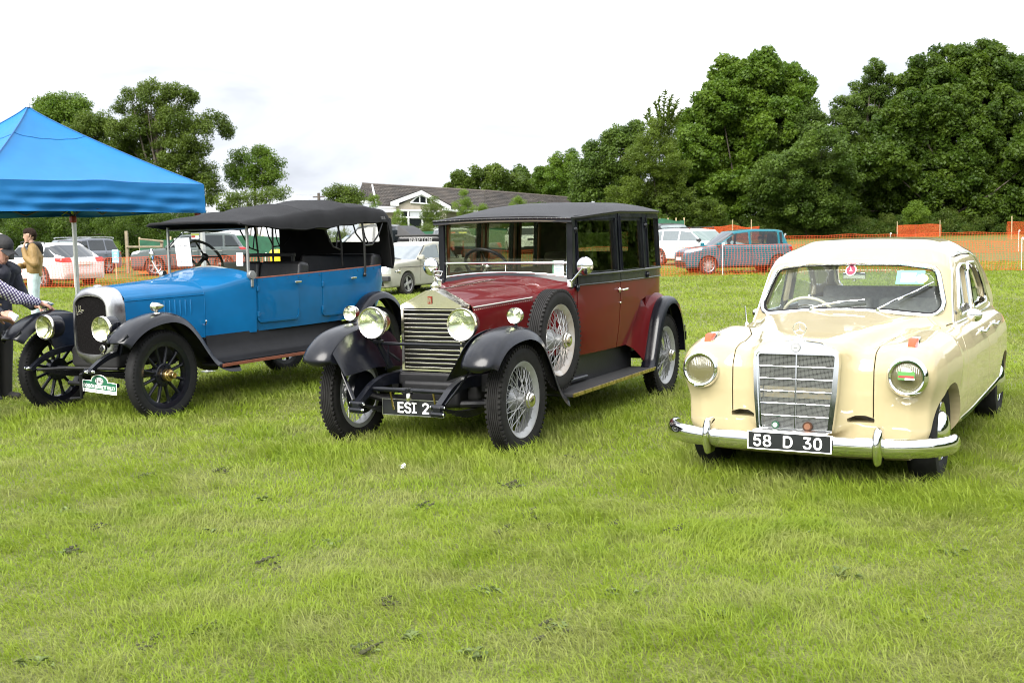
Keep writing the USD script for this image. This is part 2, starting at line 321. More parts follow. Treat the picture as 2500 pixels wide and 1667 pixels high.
# ------------------------------------------------------------------ ground
def gz(x, y):
    """height of the field: level near the cars, rising gently beyond the barrier"""
    x, y = np.asarray(x, float), np.asarray(y, float)
    z = np.interp(y, [22, 31, 40, 48, 56, 64, 72, 90, 140, 400], [0, .035, .10, .16, .23, .31, .38, .42, .44, .44])
    near = np.stack([x * .22, y * .22, 0 * x], -1)
    return z + (meshkit.fbm(near, 3, 5) - .5) * .05 * np.clip((y - 2) / 3, 0, 1)
GREEN = dict()
def grass_mat(name, lo, mid, hi, straw, island):
    n = {'geo': ('geometry', {}), 'n1': ('noise_texture', {'scale': .75, 'detail': 6.0, 'roughness': .66}), 'n2': ('noise_texture', {'scale': 1.7, 'detail': 5.0, 'roughness': .66}), 'n4': ('noise_texture', {'scale': 5.5, 'detail': 3.0, 'roughness': .6}),
         'av': ('mix', {'fac': .45}), 'r1': ('rgb_ramp', {'ramp': [(.34, lo), (.50, mid), (.66, hi)]}), 'r2': ('rgb_ramp', {'ramp': [(.45, (0, 0, 0)), (.63, (.75, .75, .75))]}), 'mx': ('mix', {'color2': straw}), 'p': ('principled_bsdf', {'roughness': .62, 'specular_ior_level': .25})}
    l = [('geo.position', 'n1.vector'), ('geo.position', 'n2.vector'), ('geo.position', 'n4.vector'), ('n1.fac', 'av.color1'), ('n4.fac', 'av.color2'), ('av.color', 'r1.fac'), ('n2.fac', 'r2.fac'), ('r1.color', 'mx.color1'), ('r2.color', 'mx.fac')]
    n['mul'] = ('mix', {'mix_type': 'multiply', 'fac': 1.0})
    if island:
        n.update({'isl': ('rgb_ramp', {'ramp': [(0, (.42, .50, .40)), (.25, (.72, .78, .62)), (.6, (1, 1, 1)), (.88, (1.25, 1.15, 1.0)), (1, (1.3, 1.2, 1.1))]}), 'dry': ('rgb_ramp', {'ramp': [(.90, (0, 0, 0)), (.93, (1, 1, 1))]}), 'wn': ('white_noise_texture', {'dimensions': '1D'}), 'mz': ('mix', {'color2': (.50, .40, .20)}), 't': ('translucent_bsdf', {}), 'm': ('mix_closure', {'fac': .40})})
        l += [('geo.random_per_island', 'isl.fac'), ('geo.random_per_island', 'wn.w'), ('wn.value', 'dry.fac'), ('mx.color', 'mul.color1'), ('isl.color', 'mul.color2'), ('mul.color', 'mz.color1'), ('dry.color', 'mz.fac'), ('mz.color', 'p.base_color'), ('mz.color', 't.color'), ('p.BSDF', 'm.closure1'), ('t.BSDF', 'm.closure2')]
        return usdkit.material(stage, lk(name), n, l, surface='m.closure')
    n.update({'nb': ('noise_texture', {'scale': 28.0, 'detail': 5.0}), 'b': ('bump', {'strength': .8, 'distance': .03}), 'n3': ('noise_texture', {'scale': 60.0, 'detail': 3.0}), 'r3': ('rgb_ramp', {'ramp': [(.3, (.55, .55, .5)), (.7, (1.35, 1.3, 1.25))]}),
        'sep': ('separate_xyz', {}), 'far': ('map_range', {'from_min': 26.0, 'from_max': 46.0, 'clamp': True}), 'th': ('mix', {'color1': (.10, .115, .028)})})
    l += [('geo.position', 'n3.vector'), ('n3.fac', 'r3.fac'), ('geo.position', 'sep.vector'), ('sep.y', 'far.value'), ('far.result', 'th.fac'), ('mx.color', 'th.color2'), ('th.color', 'mul.color1'), ('r3.color', 'mul.color2'), ('mul.color', 'p.base_color'), ('geo.position', 'nb.vector'), ('nb.fac', 'b.height'), ('b.normal', 'p.normal')]
    return usdkit.material(stage, lk(name), n, l, surface='p.BSDF')
TURF = grass_mat('turf', (.050, .088, .008), (.068, .112, .011), (.088, .132, .015), (.115, .13, .032), False)
BLADE = grass_mat('grass_blades', (.30, .39, .026), (.44, .505, .052), (.54, .58, .085), (.56, .50, .20), True)
def make_ground():
    xs = np.concatenate([-np.geomspace(700, 14, 26), np.linspace(-13, 13, 80), np.geomspace(14, 700, 26)])
    ys = np.concatenate([np.linspace(-30, 1, 8), np.linspace(2, 22, 70), np.geomspace(22.6, 1200, 50)])
    X, Y = np.meshgrid(xs, ys, indexing='ij'); P = np.stack([X, Y, gz(X, Y)], -1)
    a, b = X.shape; i, j = np.meshgrid(np.arange(a - 1), np.arange(b - 1), indexing='ij'); q = lambda x, y: (x * b + y).ravel()
    f = np.stack([q(i, j), q(i + 1, j), q(i + 1, j + 1), q(i, j + 1)], 1)
    solo('ground', MB().add(P, f), TURF, 'short green field turf running from the camera to the hedges', kind='structure', smooth=True)
make_ground()
CARS = dict(R=(-.6138, 8.9961, 26.212), M=(2.0463, 7.8172, 28.852), V=(-3.8052, 11.0372, 28.976))
def carpos(k):
    x, y, a = CARS[k]; return (x, y, 0), 270 - a
def carw(k, L):
    """car frame -> world"""
    x, y, a = CARS[k]; a = math.radians(a); L = np.asarray(L, float).reshape(-1, 3)
    F, Lf = np.array([-math.sin(a), -math.cos(a), 0]), np.array([math.cos(a), -math.sin(a), 0])
    return np.array([x, y, 0]) + L[:, :1] * F + L[:, 1:2] * Lf + L[:, 2:] * [0, 0, 1]
# ------------------------------------------------------------------ cream 1950s saloon
CREAM = paint('cream_paint', (.365, .312, .182), dirt=.04, coat=1.0, rough=.3)
GREYCLOTH = mat('grey_upholstery', (.46, .45, .43), .85, var=.12, vs=30, bump=.15, bs=120)
IVORY = mat('ivory_plastic', (.62, .56, .42), .35, var=.05)
AMBER = mat('amber_lens', (.55, .055, .008), .25, coat=.15, var=.15)
GAP = mat('panel_gap_rubber', (.012, .011, .010), .7)
S1 = [(.50, .27), (.515, .60), (.49, .76), (.40, .855), (.28, .895), (-.2, .925), (-.8, .945), (-2.3, .955), (-2.9, .93), (-3.5, .84), (-3.85, .70), (-3.97, .5), (-3.9, .30), (-3.4, .23), (-2.5, .22), (-.35, .235), (.3, .24)]
P1 = [(.50, -.1), (.50, .50), (.47, .67), (.39, .765), (.2, .82), (-.3, .85), (-1, .868), (-2.2, .868), (-3, .84), (-3.6, .74), (-3.87, .60), (-3.97, .3), (-3.97, -.1)]
C1 = [(-.1, .20), (.76, .22), (.84, .33), (.875, .52), (.865, .74), (.80, .89), (.68, .96), (.50, .93), (.38, .86), (-.1, .84)]
S2 = [(.545, .34), (.555, .88), (.50, .925), (.2, .955), (-.3, 1.0), (-.72, 1.042), (-1.1, 1.07), (-3.1, 1.07), (-3.35, 1.00), (-3.75, .86), (-3.92, .70), (-3.92, .34)]
WX = [-4.2, -3.9, -3.2, -1.0, -.7, 0, .3, .5, .6]; WY = [.50, .56, .66, .66, .62, .43, .35, .31, .30]
GH = [(-.66, .90), (-.735, 1.043), (-1.02, 1.385), (-1.20, 1.475), (-1.55, 1.53), (-2.0, 1.54), (-2.45, 1.475), (-2.80, 1.33), (-3.02, 1.13), (-3.20, .90)]
def f_merc(x, y, z):
    y = np.abs(y); y, z = y + 0 * x, z + 0 * x
    d = smax(smax(sdp(x, 0 * x + z[:1] if False else z, S1), sdp(x, y, P1), .16), sdp(y, z, C1), .06)
    d = smin(d, capsule(x, y, z, (-.25, .655, .735), (.37, .652, .722), .185, .150), .10)
    d = smax(d, x - .505, .03)
    h = smax(sdp(x, z, S2), y - np.interp(x, WX, WY), .16)
    d = smin(d, h, .07)
    # dished nose either side of the grille
    return d
def f_green(x, y, z):
    y = np.abs(y)
    w = .735 - (z - .92) * .16 - .10 * np.clip((z - 1.34) / .2, 0, 1) ** 2
    front = .33 * np.clip((y - .15) / .6, 0, 1) ** 2.2     # the screen wraps back towards the pillars
    g = sdp(x + front * .55 * np.clip(1.6 - z, 0, 1) + 0 * z, z + .06 * y * y, GH)
    d = smax(g, y - w, .16)
    return smax(d, np.abs(x + 1.93) - (1.30 - .14 * np.clip(y / .7, 0, 1) ** 3), .12)
def f_m(x, y, z): return smin(f_merc(x, y, z), f_green(x, y, z), .05)
WS = [(-.672, .992), (-.30, 1.03), (0, 1.040), (.30, 1.03), (.672, .992), (.575, 1.325), (.35, 1.357), (0, 1.364), (-.35, 1.357), (-.575, 1.325)]
RW = [(-.62, 1.045), (.62, 1.045), (.57, 1.31), (.3, 1.365), (-.3, 1.365), (-.57, 1.31)]
SW1 = [(-1.03, .985), (-1.62, .99), (-1.66, 1.335), (-1.45, 1.34), (-1.28, 1.31)]
SW2 = [(-1.76, .99), (-2.50, 1.00), (-2.46, 1.14), (-2.30, 1.27), (-2.12, 1.335), (-1.78, 1.34)]
def ribbon(pts, nrm, w, t, mb=None):
    """a raised bead: half-round strip along closed or open pts, w wide, t high"""
    mb = mb or MB(); return mb
def merc():
    loc, rz = carpos('M')
    T = thing('classic_saloon', 'cream rounded 1950s saloon with chrome grille and plate 58 D 30', 'car', loc, rz)
    V, F = nets(f_m, (-4.06, -.96, .14), (.66, .96, 1.60), .0175)
    body = manif(V, F)
    # hollow cabin
    inner = nets(lambda x, y, z: smax(smax(f_green(x, y, z) + .045, .42 - z, .02), np.abs(y) - .70, .02), (-3.3, -.8, .36), (-.6, .8, 1.6), .03)
    cab = nets(lambda x, y, z: smax(np.abs(x + 1.85) - .95, smax(np.abs(y) - .72, np.abs(z - .72) - .33, .05), .08), (-2.9, -.8, .36), (-.8, .8, 1.1), .035)
    body = body - manif(*inner) - manif(*cab)
    # wheel arches
    def arch(x, r, h, s):
        a = np.linspace(0, pi, 25); p = [(x + r * math.cos(t), .30 + h * math.sin(t)) for t in a] + [(x - r, 0), (x + r, 0)]
        return mprism(Polygon(p), XZ, s * .50, s * 1.1)
    for s in (-1, 1):
        body = body - arch(0, .375, .335, s) - arch(-2.82, .37, .27, s)
    # windows
    op = lambda P, r: rpoly(P, r, 8)
    WSP = Polygon(WS).buffer(-.075, quad_segs=8).buffer(.075, quad_segs=8)
    body = body - mprism(WSP, YZ, -1.5, -.4) - mprism(op(RW, .10), YZ, -3.5, -2.5)
    for s in (-1, 1):
        for P in (SW1, SW2): body = body - mprism(op(P, .05), XZ, s * .45, s * 1.0)
    # bonnet air slots beside the grille
    slot = rpoly([(.295, .425), (.455, .425), (.455, .452), (.40, .468), (.34, .466), (.295, .448)], .008)
    for s in (-1, 1): body = body - mprism(slot, lambda v, t, s=s: np.stack([np.full(len(v), t), s * v[:, 0], v[:, 1]], 1), .30, .62)
    # grille recess
    body = body - mprism(rpoly([(-.225, .36), (.225, .36), (.262, .86), (-.262, .86)], .02), YZ, .36, .8)
    # bonnet and doors cut out of the shell
    hood = [(.9, -.452), (.2, -.452), (-.05, -.485), (-.35, -.60), (-.55, -.68), (-.66, -.66), (-.70, -.40), (-.66, 0)]
    hood = hood + [(x, -y) for x, y in hood[-2::-1]]
    def piece(body, poly, fn, t0, t1, gap=.008):
        return body - mprism(poly, fn, t0, t1), body ^ mprism(poly.buffer(-gap), fn, t0, t1)
    hz = Polygon(hood)
    body, bon = piece(body, hz.buffer(.0), XY, .455, 1.12)
    parts = [('bonnet', bon)]
    d1 = Polygon([(-.63, .30), (-.62, .80), (-.70, .93), (-.96, .96), (-1.18, 1.33), (-1.36, 1.40), (-1.69, 1.41), (-1.69, .30)])
    d2 = Polygon([(-1.69, .30), (-1.69, 1.41), (-2.15, 1.40), (-2.40, 1.31), (-2.56, 1.10), (-2.60, .90), (-2.56, .72), (-2.40, .60), (-2.38, .30)])
    for s in (-1, 1):
        for nm, P in (('front_door', d1), ('rear_door', d2)):
            body, dr = piece(body, P, XZ, s * .55, s * 1.0); parts.append((nm, dr))
    part(T, 'body', MB().tm(body), CREAM, smooth=32)
    made = {}
    for nm, m in parts: made.setdefault(nm, []).append(part(T, nm, MB().tm(m), CREAM, smooth=32))
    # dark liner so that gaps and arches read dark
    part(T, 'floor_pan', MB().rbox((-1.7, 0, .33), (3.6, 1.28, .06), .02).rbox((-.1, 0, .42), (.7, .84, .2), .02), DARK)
    # glass: thin shells under the openings
    def pane(poly, fn, t0, t1, nm, material, off):
        sh = nets(lambda x, y, z: smax(f_green(x, y, z) + off, -(f_green(x, y, z) + off + .012), .002), (-3.3, -.8, .86), (-.55, .8, 1.6), .012) if 0 else None
    def pane_yz(poly, axis_x0, nm, off, k=.05):
        g = poly.buffer(.012); x0, z0, x1, z1 = g.bounds; ys = np.linspace(x0, x1, 33); zs = np.linspace(z0, z1, 13); mb = MB(); q = []
        for a in range(32):
            for b in range(12):
                c = g.intersection(sbox(ys[a], zs[b], ys[a + 1], zs[b + 1]))
                if not c.is_empty and c.area > 1e-8: mb.prism(c, YZ, axis_x0, axis_x0 + .001)
        v, f = mb.vf(); f = f[::1]; sn = snap(lambda x, y, z: f_green(x, y, z) + off, v, 14, 0); v2 = sn.copy(); v2[:, 0] = sn[:, 0] + (v[:, 0] - axis_x0)
        return part(T, nm, (v2, f), PANE_GREY if nm == 'windscreen' else PANE, smooth=False)
    def pane_xz(P, s, nm, off=.022):
        g = rpoly(P, .05, 8).buffer(.012); x0, z0, x1, z1 = g.bounds; xs = np.linspace(x0, x1, 9); zs = np.linspace(z0, z1, 7); mb = MB()
        for a in range(8):
            for b in range(6):
                c = g.intersection(sbox(xs[a], zs[b], xs[a + 1], zs[b + 1]))
                if not c.is_empty and c.area > 1e-8: mb.prism(c, XZ, s * .68, s * .681)
        v, f = mb.vf(); sn = snap(lambda x, y, z: f_green(x, y, z) + off, v, 14, 1); v2 = sn.copy(); v2[:, 1] = sn[:, 1] + (v[:, 1] - s * .68)
        return part(T, nm, (v2, f), PANE, smooth=False)
    pane_yz(WSP, -.85, 'windscreen', .018); pane_yz(op(RW, .10), -3.0, 'rear_window', .018)
    # chrome surrounds
    def surround(pts, start, axis, nm, w=.017, off=-.002):
        b = np.array(pts.exterior.coords)[:-1]; P = np.array([LineString(np.vstack([b, b[:1]])).interpolate(t, normalized=True).coords[0] for t in np.linspace(0, 1, 96, endpoint=False)])
        Q = YZ(P, start) if axis == 0 else XZ(P, start); Q = snap(lambda x, y, z: f_green(x, y, z) + off, Q, 14, axis)
        return Q
    q = surround(WSP, -.85, 0, ''); part(T, 'windscreen_seal', MB().tube(q - [.004, 0, 0], .0205, 8, closed=True), RUBBER)
    WSO = WSP.buffer(.004); part(T, 'windscreen_trim', MB().tube(surround(WSO, -.85, 0, '', off=-.010) + [.004, 0, 0], .0165, 8, closed=True), CHROME)
    part(T, 'rear_window_trim', MB().tube(surround(op(RW, .10), -3.0, 0, ''), .016, 8, closed=True), CHROME)
    for s in (-1, 1):
        for P, k in ((SW1, 0), (SW2, 1)):
            dr = made['front_door' if k == 0 else 'rear_door'][0 if s < 0 else 1]
            Q = rpoly(P, .05, 8); pa = pane_xz(P, s, 'side_window')
            part(T, 'side_window_trim', MB().tube(surround(Q, s * .68, 1, ''), .012, 6, closed=True), CHROME)
            x0 = -1.47 if k == 0 else -2.16
            h = snap(f_m, [[x0, s * .86, .862], [x0 - .13, s * .86, .866]])
            hm = MB().tube([h[0], h[0] + [0, s * .035, 0], h[1] + [0, s * .038, .004], h[1] + [-.02, s * .03, 0]], .011, 8).sphere(h[0], .026, 8, (1, .5, 1)).sphere(h[1], .02, 8, (1, .6, 1))
            part(dr, 'handle', hm, CHROME)
        # door frame chrome and drip
        fr = [(-.86, .945), (-1.16, 1.345), (-1.40, 1.405), (-1.9, 1.42), (-2.2, 1.385), (-2.45, 1.27), (-2.62, 1.06), (-2.66, .955), (-1.7, .945), (-.86, .945)]
        part(T, 'window_frame_trim', MB().tube(snap(lambda x, y, z: f_m(x, y, z), XZ(spline(fr, 60), s * .7), 10, 1), .0085, 6), CHROME)
        # sill trim
        tr = snap(f_m, [[x, s * .87, z] for x, z in zip(np.linspace(-.44, -2.42, 16), np.linspace(.315, .375, 16))])
        part(T, 'sill_trim', MB().tube(tr, .014, 6, flat=1), CHROME)
        # headlamps
        c = np.array([.50, s * .652, .722]); hl = part(T, 'headlight', MB().lathe([(.10, -.06), (.122, -.03), (.124, -.005), (.118, .012), (.104, .022), (.094, .016), (.092, .0)], c, (1, 0, .03), 40), CHROME)
        part(hl, 'reflector', MB().lathe([(.0005, -.055), (.04, -.05), (.07, -.035), (.093, .0)], c, (1, 0, .03), 32), REFLECTOR)
        part(hl, 'lens', MB().lathe([(.093, .002), (.080, .016), (.05, .030), (.02, .036), (.0005, .037)], c, (1, 0, .03), 40), M_LENS)
        # indicator on the wing crown
        b = np.array([.37, s * .652, 0]); b[2] = snap(f_m, [[b[0], b[1], .9]], 8, 2)[0, 2]
        e = np.array([.10, s * .655, 0]); e[2] = snap(f_m, [[e[0], e[1], .92]], 8, 2)[0, 2]
        d = e - b
        ind = part(T, 'indicator', MB().hull([b + [.012, sy * .036, -.006] for sy in (-1, 1)] + [b + d * .42 + [0, sy * .032, .012] for sy in (-1, 1)] + [b + d * .55 + [0, sy * .022, .030] for sy in (-1, 1)] + [e + [0, sy * .006, .012] for sy in (-1, 1)] + [b + [.018, sy * .02, -.012] for sy in (-1, 1)]), CHROME)
        part(ind, 'lens', MB().hull([b + [.004, sy * .022, .0] for sy in (-1, 1)] + [b + d * .16 + [0, sy * .024, .040] for sy in (-1, 1)] + [b + d * .40 + [0, sy * .022, .034] for sy in (-1, 1)] + [b + d * .42 + [0, sy * .026, .0] for sy in (-1, 1)]), AMBER, smooth=60)
        # overriders
        y0 = s * .527
        part(T, 'overrider', MB().loft([[(.735 + dx * (1 - .25 * abs(k)) - .03 * k * k + (0.0), y0 + dy * w, .325 + .115 * k) for dx, dy in ((.055, 0), (.045, .018), (.01, .030), (-.07, .032), (-.07, -.032), (.01, -.030), (.045, -.018))] for k, w in zip((-1, -.9, -.5, 0, .5, .85, 1), (.3, .75, 1, 1, 1, .8, .3))]), CHROME, smooth=50)
    # bumper: section swept round the nose
    yy = np.concatenate([np.linspace(-1, 1, 61)]); path = []
    for k in yy:
        y = .905 * math.sin(k * pi / 2 * .985) / math.sin(pi / 2 * .985); X = .70 - .045 * (y / .7) ** 2 if abs(y) < .62 else None
        path.append(y)
    py = np.array(path); px = .70 - .05 * (py / .6) ** 2 - .0; e = np.clip((np.abs(py) - .60) / .305, 0, 1); px = px - .235 * (1 - np.sqrt(np.clip(1 - e ** 2, 0, 1))) - .02 * e
    C = spline([(px[0] - .05, py[0], .30)] + [(a, b, .305) for a, b in zip(px, py)] + [(px[-1] - .05, py[-1], .30)], 90); t = np.gradient(C, axis=0); t /= np.linalg.norm(t, axis=1, keepdims=True); nr = np.stack([t[:, 1], -t[:, 0], 0 * t[:, 0]], 1)
    prof = [(-.028, .052), (-.005, .060), (.016, .048), (.026, .022), (.028, -.008), (.020, -.036), (.004, -.056), (-.028, -.060)]
    part(T, 'bumper', MB().loft(np.stack([C + a * nr + [0, 0, b] for a, b in prof], 1)), CHROME, smooth=60)
    part(T, 'valance', MB().loft([[(.60 - .06 * (y / .6) ** 2 - dx, y, .285 - dz) for dx, dz in ((0, 0), (.02, .04), (.10, .085), (.2, .09), (.25, .0))] for y in np.linspace(-.66, .66, 25)]), CREAM)
    # grille
    out = [(-.238, .37), (-.262, .60), (-.272, .80), (-.266, .86), (-.235, .893), (-.15, .922), (0, .938), (.15, .922), (.235, .893), (.266, .86), (.272, .80), (.262, .60), (.238, .37)]
    inn = rpoly([(-.206, .385), (.206, .385), (.240, .845), (-.240, .845)], .015)
    gx = lambda v, t: np.stack([t + .625 - (v[:, 1] - .38) * .095, v[:, 0], v[:, 1]], 1)
    gr = part(T, 'grille', MB().prism(Polygon(out).buffer(.008).buffer(-.012).difference(inn), gx, -.05, .0).prism(Polygon(out).buffer(-.003).difference(inn.buffer(.014)), gx, -.01, .012), CHROME)
    k = lambda y, z, t=0: gx(np.array([[y, z]]), t)[0]
    for z in np.linspace(.385, .845, 7)[1:-1]:
        w = .206 + (z - .385) / .46 * .034; part(gr, 'grille_bar', MB().tube([k(-w, z, -.012), k(w, z, -.012)], .0035, 6), CHROME)
    part(gr, 'grille_bar', MB().tube([k(0, .385, -.01), k(0, .848, -.01)], .0055, 6), CHROME)
    ms = MB()
    for y in np.linspace(-.235, .235, 56): ms.tube([k(y * .86, .385, -.022), k(y, .845, -.022)], .0014, 3, cap=False)
    for z in np.linspace(.385, .845, 62): w = .206 + (z - .385) / .46 * .034; ms.tube([k(-w, z, -.021), k(w, z, -.021)], .0014, 3, cap=False)
    part(gr, 'mesh_screen', ms, STEEL, smooth=False, kind='stuff')
    part(gr, 'radiator_core', MB().box((.47, 0, .60), (.02, .52, .52)), DARK)
    baf = sbox(-.22, .565, .22, .635)
    for y in (-.19, -.095, 0, .095, .19): baf = baf.difference(sbox(y - .026, .592, y + .026, .614))
    part(gr, 'baffle', MB().prism(baf, gx, -.085, -.08), CREAM)
    def star(mb, c, r, R, t):
        c = np.asarray(c, float)
        for a in (pi / 2, pi / 2 + 2 * pi / 3, pi / 2 + 4 * pi / 3):
            d = np.array([0, math.cos(a), math.sin(a)]); e = np.array([0, -d[2], d[1]])
            q = [c + d * r, c + e * r * .14, c - e * r * .14, c + np.array([t, 0, 0]), c - np.array([t, 0, 0]), c - d * r * .1]
            mb.hull([c + ((p - c) @ R.T) for p in q])
        return mb
    I3 = np.eye(3)
    base = np.array([.50, 0, .925]); ring = [base + [0, .040 * math.cos(a), .072 + .040 * math.sin(a)] for a in np.linspace(0, 2 * pi, 40, endpoint=False)]
    ms = MB().tube(ring, .0045, 6, closed=True).lathe([(.044, 0), (.046, .012), (.036, .018), (.018, .022), (.008, .018), (.005, .034), (.0005, .034)], base - [0, 0, .004])
    part(T, 'bonnet_mascot', star(ms, base + [0, 0, .072], .040, I3, .005), CHROME)
    bd = k(0, .893, .013); bg = part(gr, 'badge', MB().lathe([(.0005, .004), (.028, .004), (.031, 0), (.031, -.01)], bd, (1, 0, .1), 24), ALU)
    part(bg, 'star', star(MB(), bd + [.006, 0, 0], .022, I3, .003), CHROME)
    for (y, r, cc, c2) in ((-.118, .024, (.02, .10, .05), (.55, .55, .52)), (.085, .031, (.07, .03, .015), (.25, .12, .07))):
        bd = k(y, .405, .008); bg = part(gr, 'club_badge', MB().lathe([(.0005, .004), (r * .92, .004), (r, 0), (r, -.01)], bd, (1, 0, .1), 24), mat('badge_enamel', cc, .3, .4))
        part(bg, 'badge_face', MB().lathe([(.0005, .006), (r * .62, .006), (r * .66, .004)], bd, (1, 0, .1), 20), mat('badge_face', c2, .3, .5))
    # number plate
    pc = np.array([.742, 0, .322]); pl = part(T, 'number_plate', MB().rbox(pc - [.004, 0, 0], (.008, .522, .112), .003), BLACKPLATE)
    fr = sbox(-.261, .266, .261, .378).difference(sbox(-.255, .272, .255, .372)); part(pl, 'plate_border', MB().prism(fr, YZ, pc[0], pc[0] + .003), WHITE)
    for s_, y in (('58', -.166), ('D', -.006), ('30', .146)): part(pl, 'plate_lettering', text_on(MB(), s_, .070, pc + [.001, y, 0], (0, 1, 0), (0, 0, 1), bold=True, depth=.003), WHITE)
    part(pl, 'plate_backing', MB().rbox(pc + [-.03, 0, .05], (.05, .47, .03), .01), ALU)
    # wipers
    for y0, dy, dz, tip in ((-.235, .225, .055, .24), (.235, .20, .115, .0)):
        p0 = snap(f_m, [[-.70, y0, 1.02]])[0]; e = p0 + [0, dy, dz]; e = snap(lambda x, y, z: f_green(x, y, z) - .012, [e], 10, 0)[0]
        m = MB().tube([p0 + [.02, 0, -.012], p0 + [.02, 0, .012]], .016, 8).tube([p0 + [.022, 0, .01], (p0 + e) / 2 + [.03, 0, .012], e + [.012, 0, 0]], [.007, .006, .005], 6)
        w = np.array([0, .135, .012 if tip else .075]); b0, b1 = e - w * .62, e + w
        bl = snap(lambda x, y, z: f_green(x, y, z) - .008, [b0, (b0 + b1) / 2, b1], 10, 0)
        part(T, 'wiper', m.tube(bl + [.008, 0, 0], .0055, 6), CHROME); part(T, 'wiper_blade', MB().tube(bl, .005, 5), RUBBER)
    # mirror, aerial
    m0 = snap(f_m, [[-.96, .80, .955]])[0]; part(T, 'wing_mirror', MB().tube([m0, m0 + [.02, .05, .035], m0 + [.03, .075, .062]], .007, 6).sphere(m0 + [.02, .085, .085], .055, 12, (.45, 1, .82)), CHROME)
    a0 = snap(f_m, [[-.62, -.70, .95]])[0]; part(T, 'aerial', MB().lathe([(.018, 0), (.012, .012), (.006, .02), (.0045, .13), (.0005, .135)], a0, (0, -.1, 1), 10), CHROME)
    part(T, 'wing_mirror', MB().sphere(snap(f_m, [[-1.15, -.80, .96]])[0] + [0, -.035, .06], .035, 10, (.4, 1, .9)), CHROME)
    # wheels
    for x, w, sy in ((0, .70, -1), (0, .70, 1), (-2.82, .72, -1), (-2.82, .72, 1)):
        o, ax = (x, sy * w, .325), (0, sy, 0)
        wh = part(T, 'wheel', MB().lathe([(.19, -.08), (.19, .02), (.175, .055), (.165, .062), (.12, .05), (.05, .05), (.0005, .05)], o, ax, 36), CREAM)
        part(wh, 'tyre', MB().lathe([(.18, -.085), (.24, -.10), (.30, -.09), (.325, -.06), (.328, 0), (.325, .05), (.30, .085), (.25, .092), (.20, .075), (.18, .05)], o, ax, 44), RUBBER)
        part(wh, 'hub_cap', MB().lathe([(.188, .055), (.192, .072), (.185, .078), (.175, .07), (.135, .062), (.128, .085), (.10, .110), (.05, .125), (.0005, .13)], o, ax, 36), CHROME)
    # inside
    def seat(x, w, y, zs, zb, back, nm):
        s = part(T, nm, MB().rbox((x, y, zs - .09), (.52, w, .20), .06), GREYCLOTH); part(s, 'backrest', MB().rbox((x - .27, y, (zs + zb) / 2), (.16, w, zb - zs + .1), .06, roty(-.2)), GREYCLOTH)
    seat(-1.45, .58, -.32, .62, 1.02, 0, 'front_seat'); seat(-1.45, .58, .32, .62, 1.02, 0, 'front_seat'); seat(-2.35, 1.26, 0, .62, 1.065, 0, 'rear_seat')
    part(T, 'parcel_shelf', MB().box((-2.86, 0, 1.03), (.36, 1.1, .02)), mat('grey_shelf', (.06, .06, .062), .8))
    part(T, 'dashboard', MB().rbox((-.86, 0, .90), (.24, 1.24, .16), .05), CREAM)
    sc, sn = np.array([-1.12, -.36, .93]), unit([-.85, 0, .52]); u, v, _ = basis(sn)
    st = part(T, 'steering_wheel', MB().tube([sc + .205 * (math.cos(a) * u + math.sin(a) * v) for a in np.linspace(0, 2 * pi, 40, endpoint=False)], .0115, 8, closed=True).tube([sc + .2 * u, sc - .2 * u], .008, 6), IVORY)
    part(st, 'steering_column', MB().cyl(sc, sc - sn * .45, .02), IVORY); part(st, 'horn_ring', MB().tube([sc + .14 * (math.cos(a) * u + math.sin(a) * v) for a in np.linspace(0, 2 * pi, 30, endpoint=False)], .005, 6, closed=True), CHROME)
    part(T, 'interior_mirror', MB().rbox((-1.08, -.02, 1.268), (.025, .165, .05), .012).cyl((-1.08, -.02, 1.24), (-1.08, -.02, 1.225), .01), CHROME)
    def sticker(y, z, w, h, nm, m, rnd=None, off=.0145):
        g = rpoly([(y - w / 2, z - h / 2), (y + w / 2, z - h / 2), (y + w / 2, z + h / 2), (y - w / 2, z + h / 2)], .002) if not rnd else Polygon([(y + w / 2 * math.cos(a), z + h / 2 * math.sin(a)) for a in np.linspace(0, 2 * pi, 32, endpoint=False)])
        v, f = MB().prism(g, YZ, -.9, -.8995).vf(); sn_ = snap(lambda x, y, z: f_green(x, y, z) + off - .004, v, 12, 0); sn_[:, 0] += (v[:, 0] + .9)
        return part(T, nm, (sn_, f), m)
    sticker(.405, 1.262, .19, .095, 'screen_sticker', mat('teal_sticker', (.12, .32, .30), .5)); sticker(.392, 1.262, .098, .064, 'screen_sticker', PAPER, off=.013); sticker(.485, 1.252, .082, .062, 'screen_sticker', mat('yellow_sticker', (.62, .58, .22), .5), True, off=.0125)
    sticker(-.02, 1.312, .078, .078, 'round_badge_sticker', WHITE, True); r_ = sticker(-.02, 1.312, .066, .066, 'round_badge_sticker', mat('maroon_badge', (.22, .02, .05), .4), True, off=.013)
    q = snap(lambda x, y, z: f_green(x, y, z) + .006, [[-1, -.02, 1.312]], 12, 0)[0]; part(r_, 'star', star(MB(), q, .030, I3, .002), WHITE)
    rl = carw('M', [0, 0, 0])
    q = np.array([.545, .655, .735]); st = part(T, 'rally_sticker', MB().box(q, (.002, .098, .05)), mat('green_sticker', (.08, .25, .06), .5)); part(st, 'sticker_band', MB().box(q + [.002, 0, -.006], (.002, .09, .012)), mat('red_sticker', (.45, .03, .04), .5)); part(st, 'sticker_panel', MB().box(q + [.002, .02, -.02], (.002, .055, .012)), PAPER)
    part(st, 'sticker_arch', MB().prism(Polygon([(.655 + .03 * math.cos(a), .760 + .022 * math.sin(a)) for a in np.linspace(0, pi, 14)]), YZ, .544, .546), PAPER)
M_LENS = glass('fluted_lamp_glass', (.55, .57, .52), .08, .03, 28)
merc()
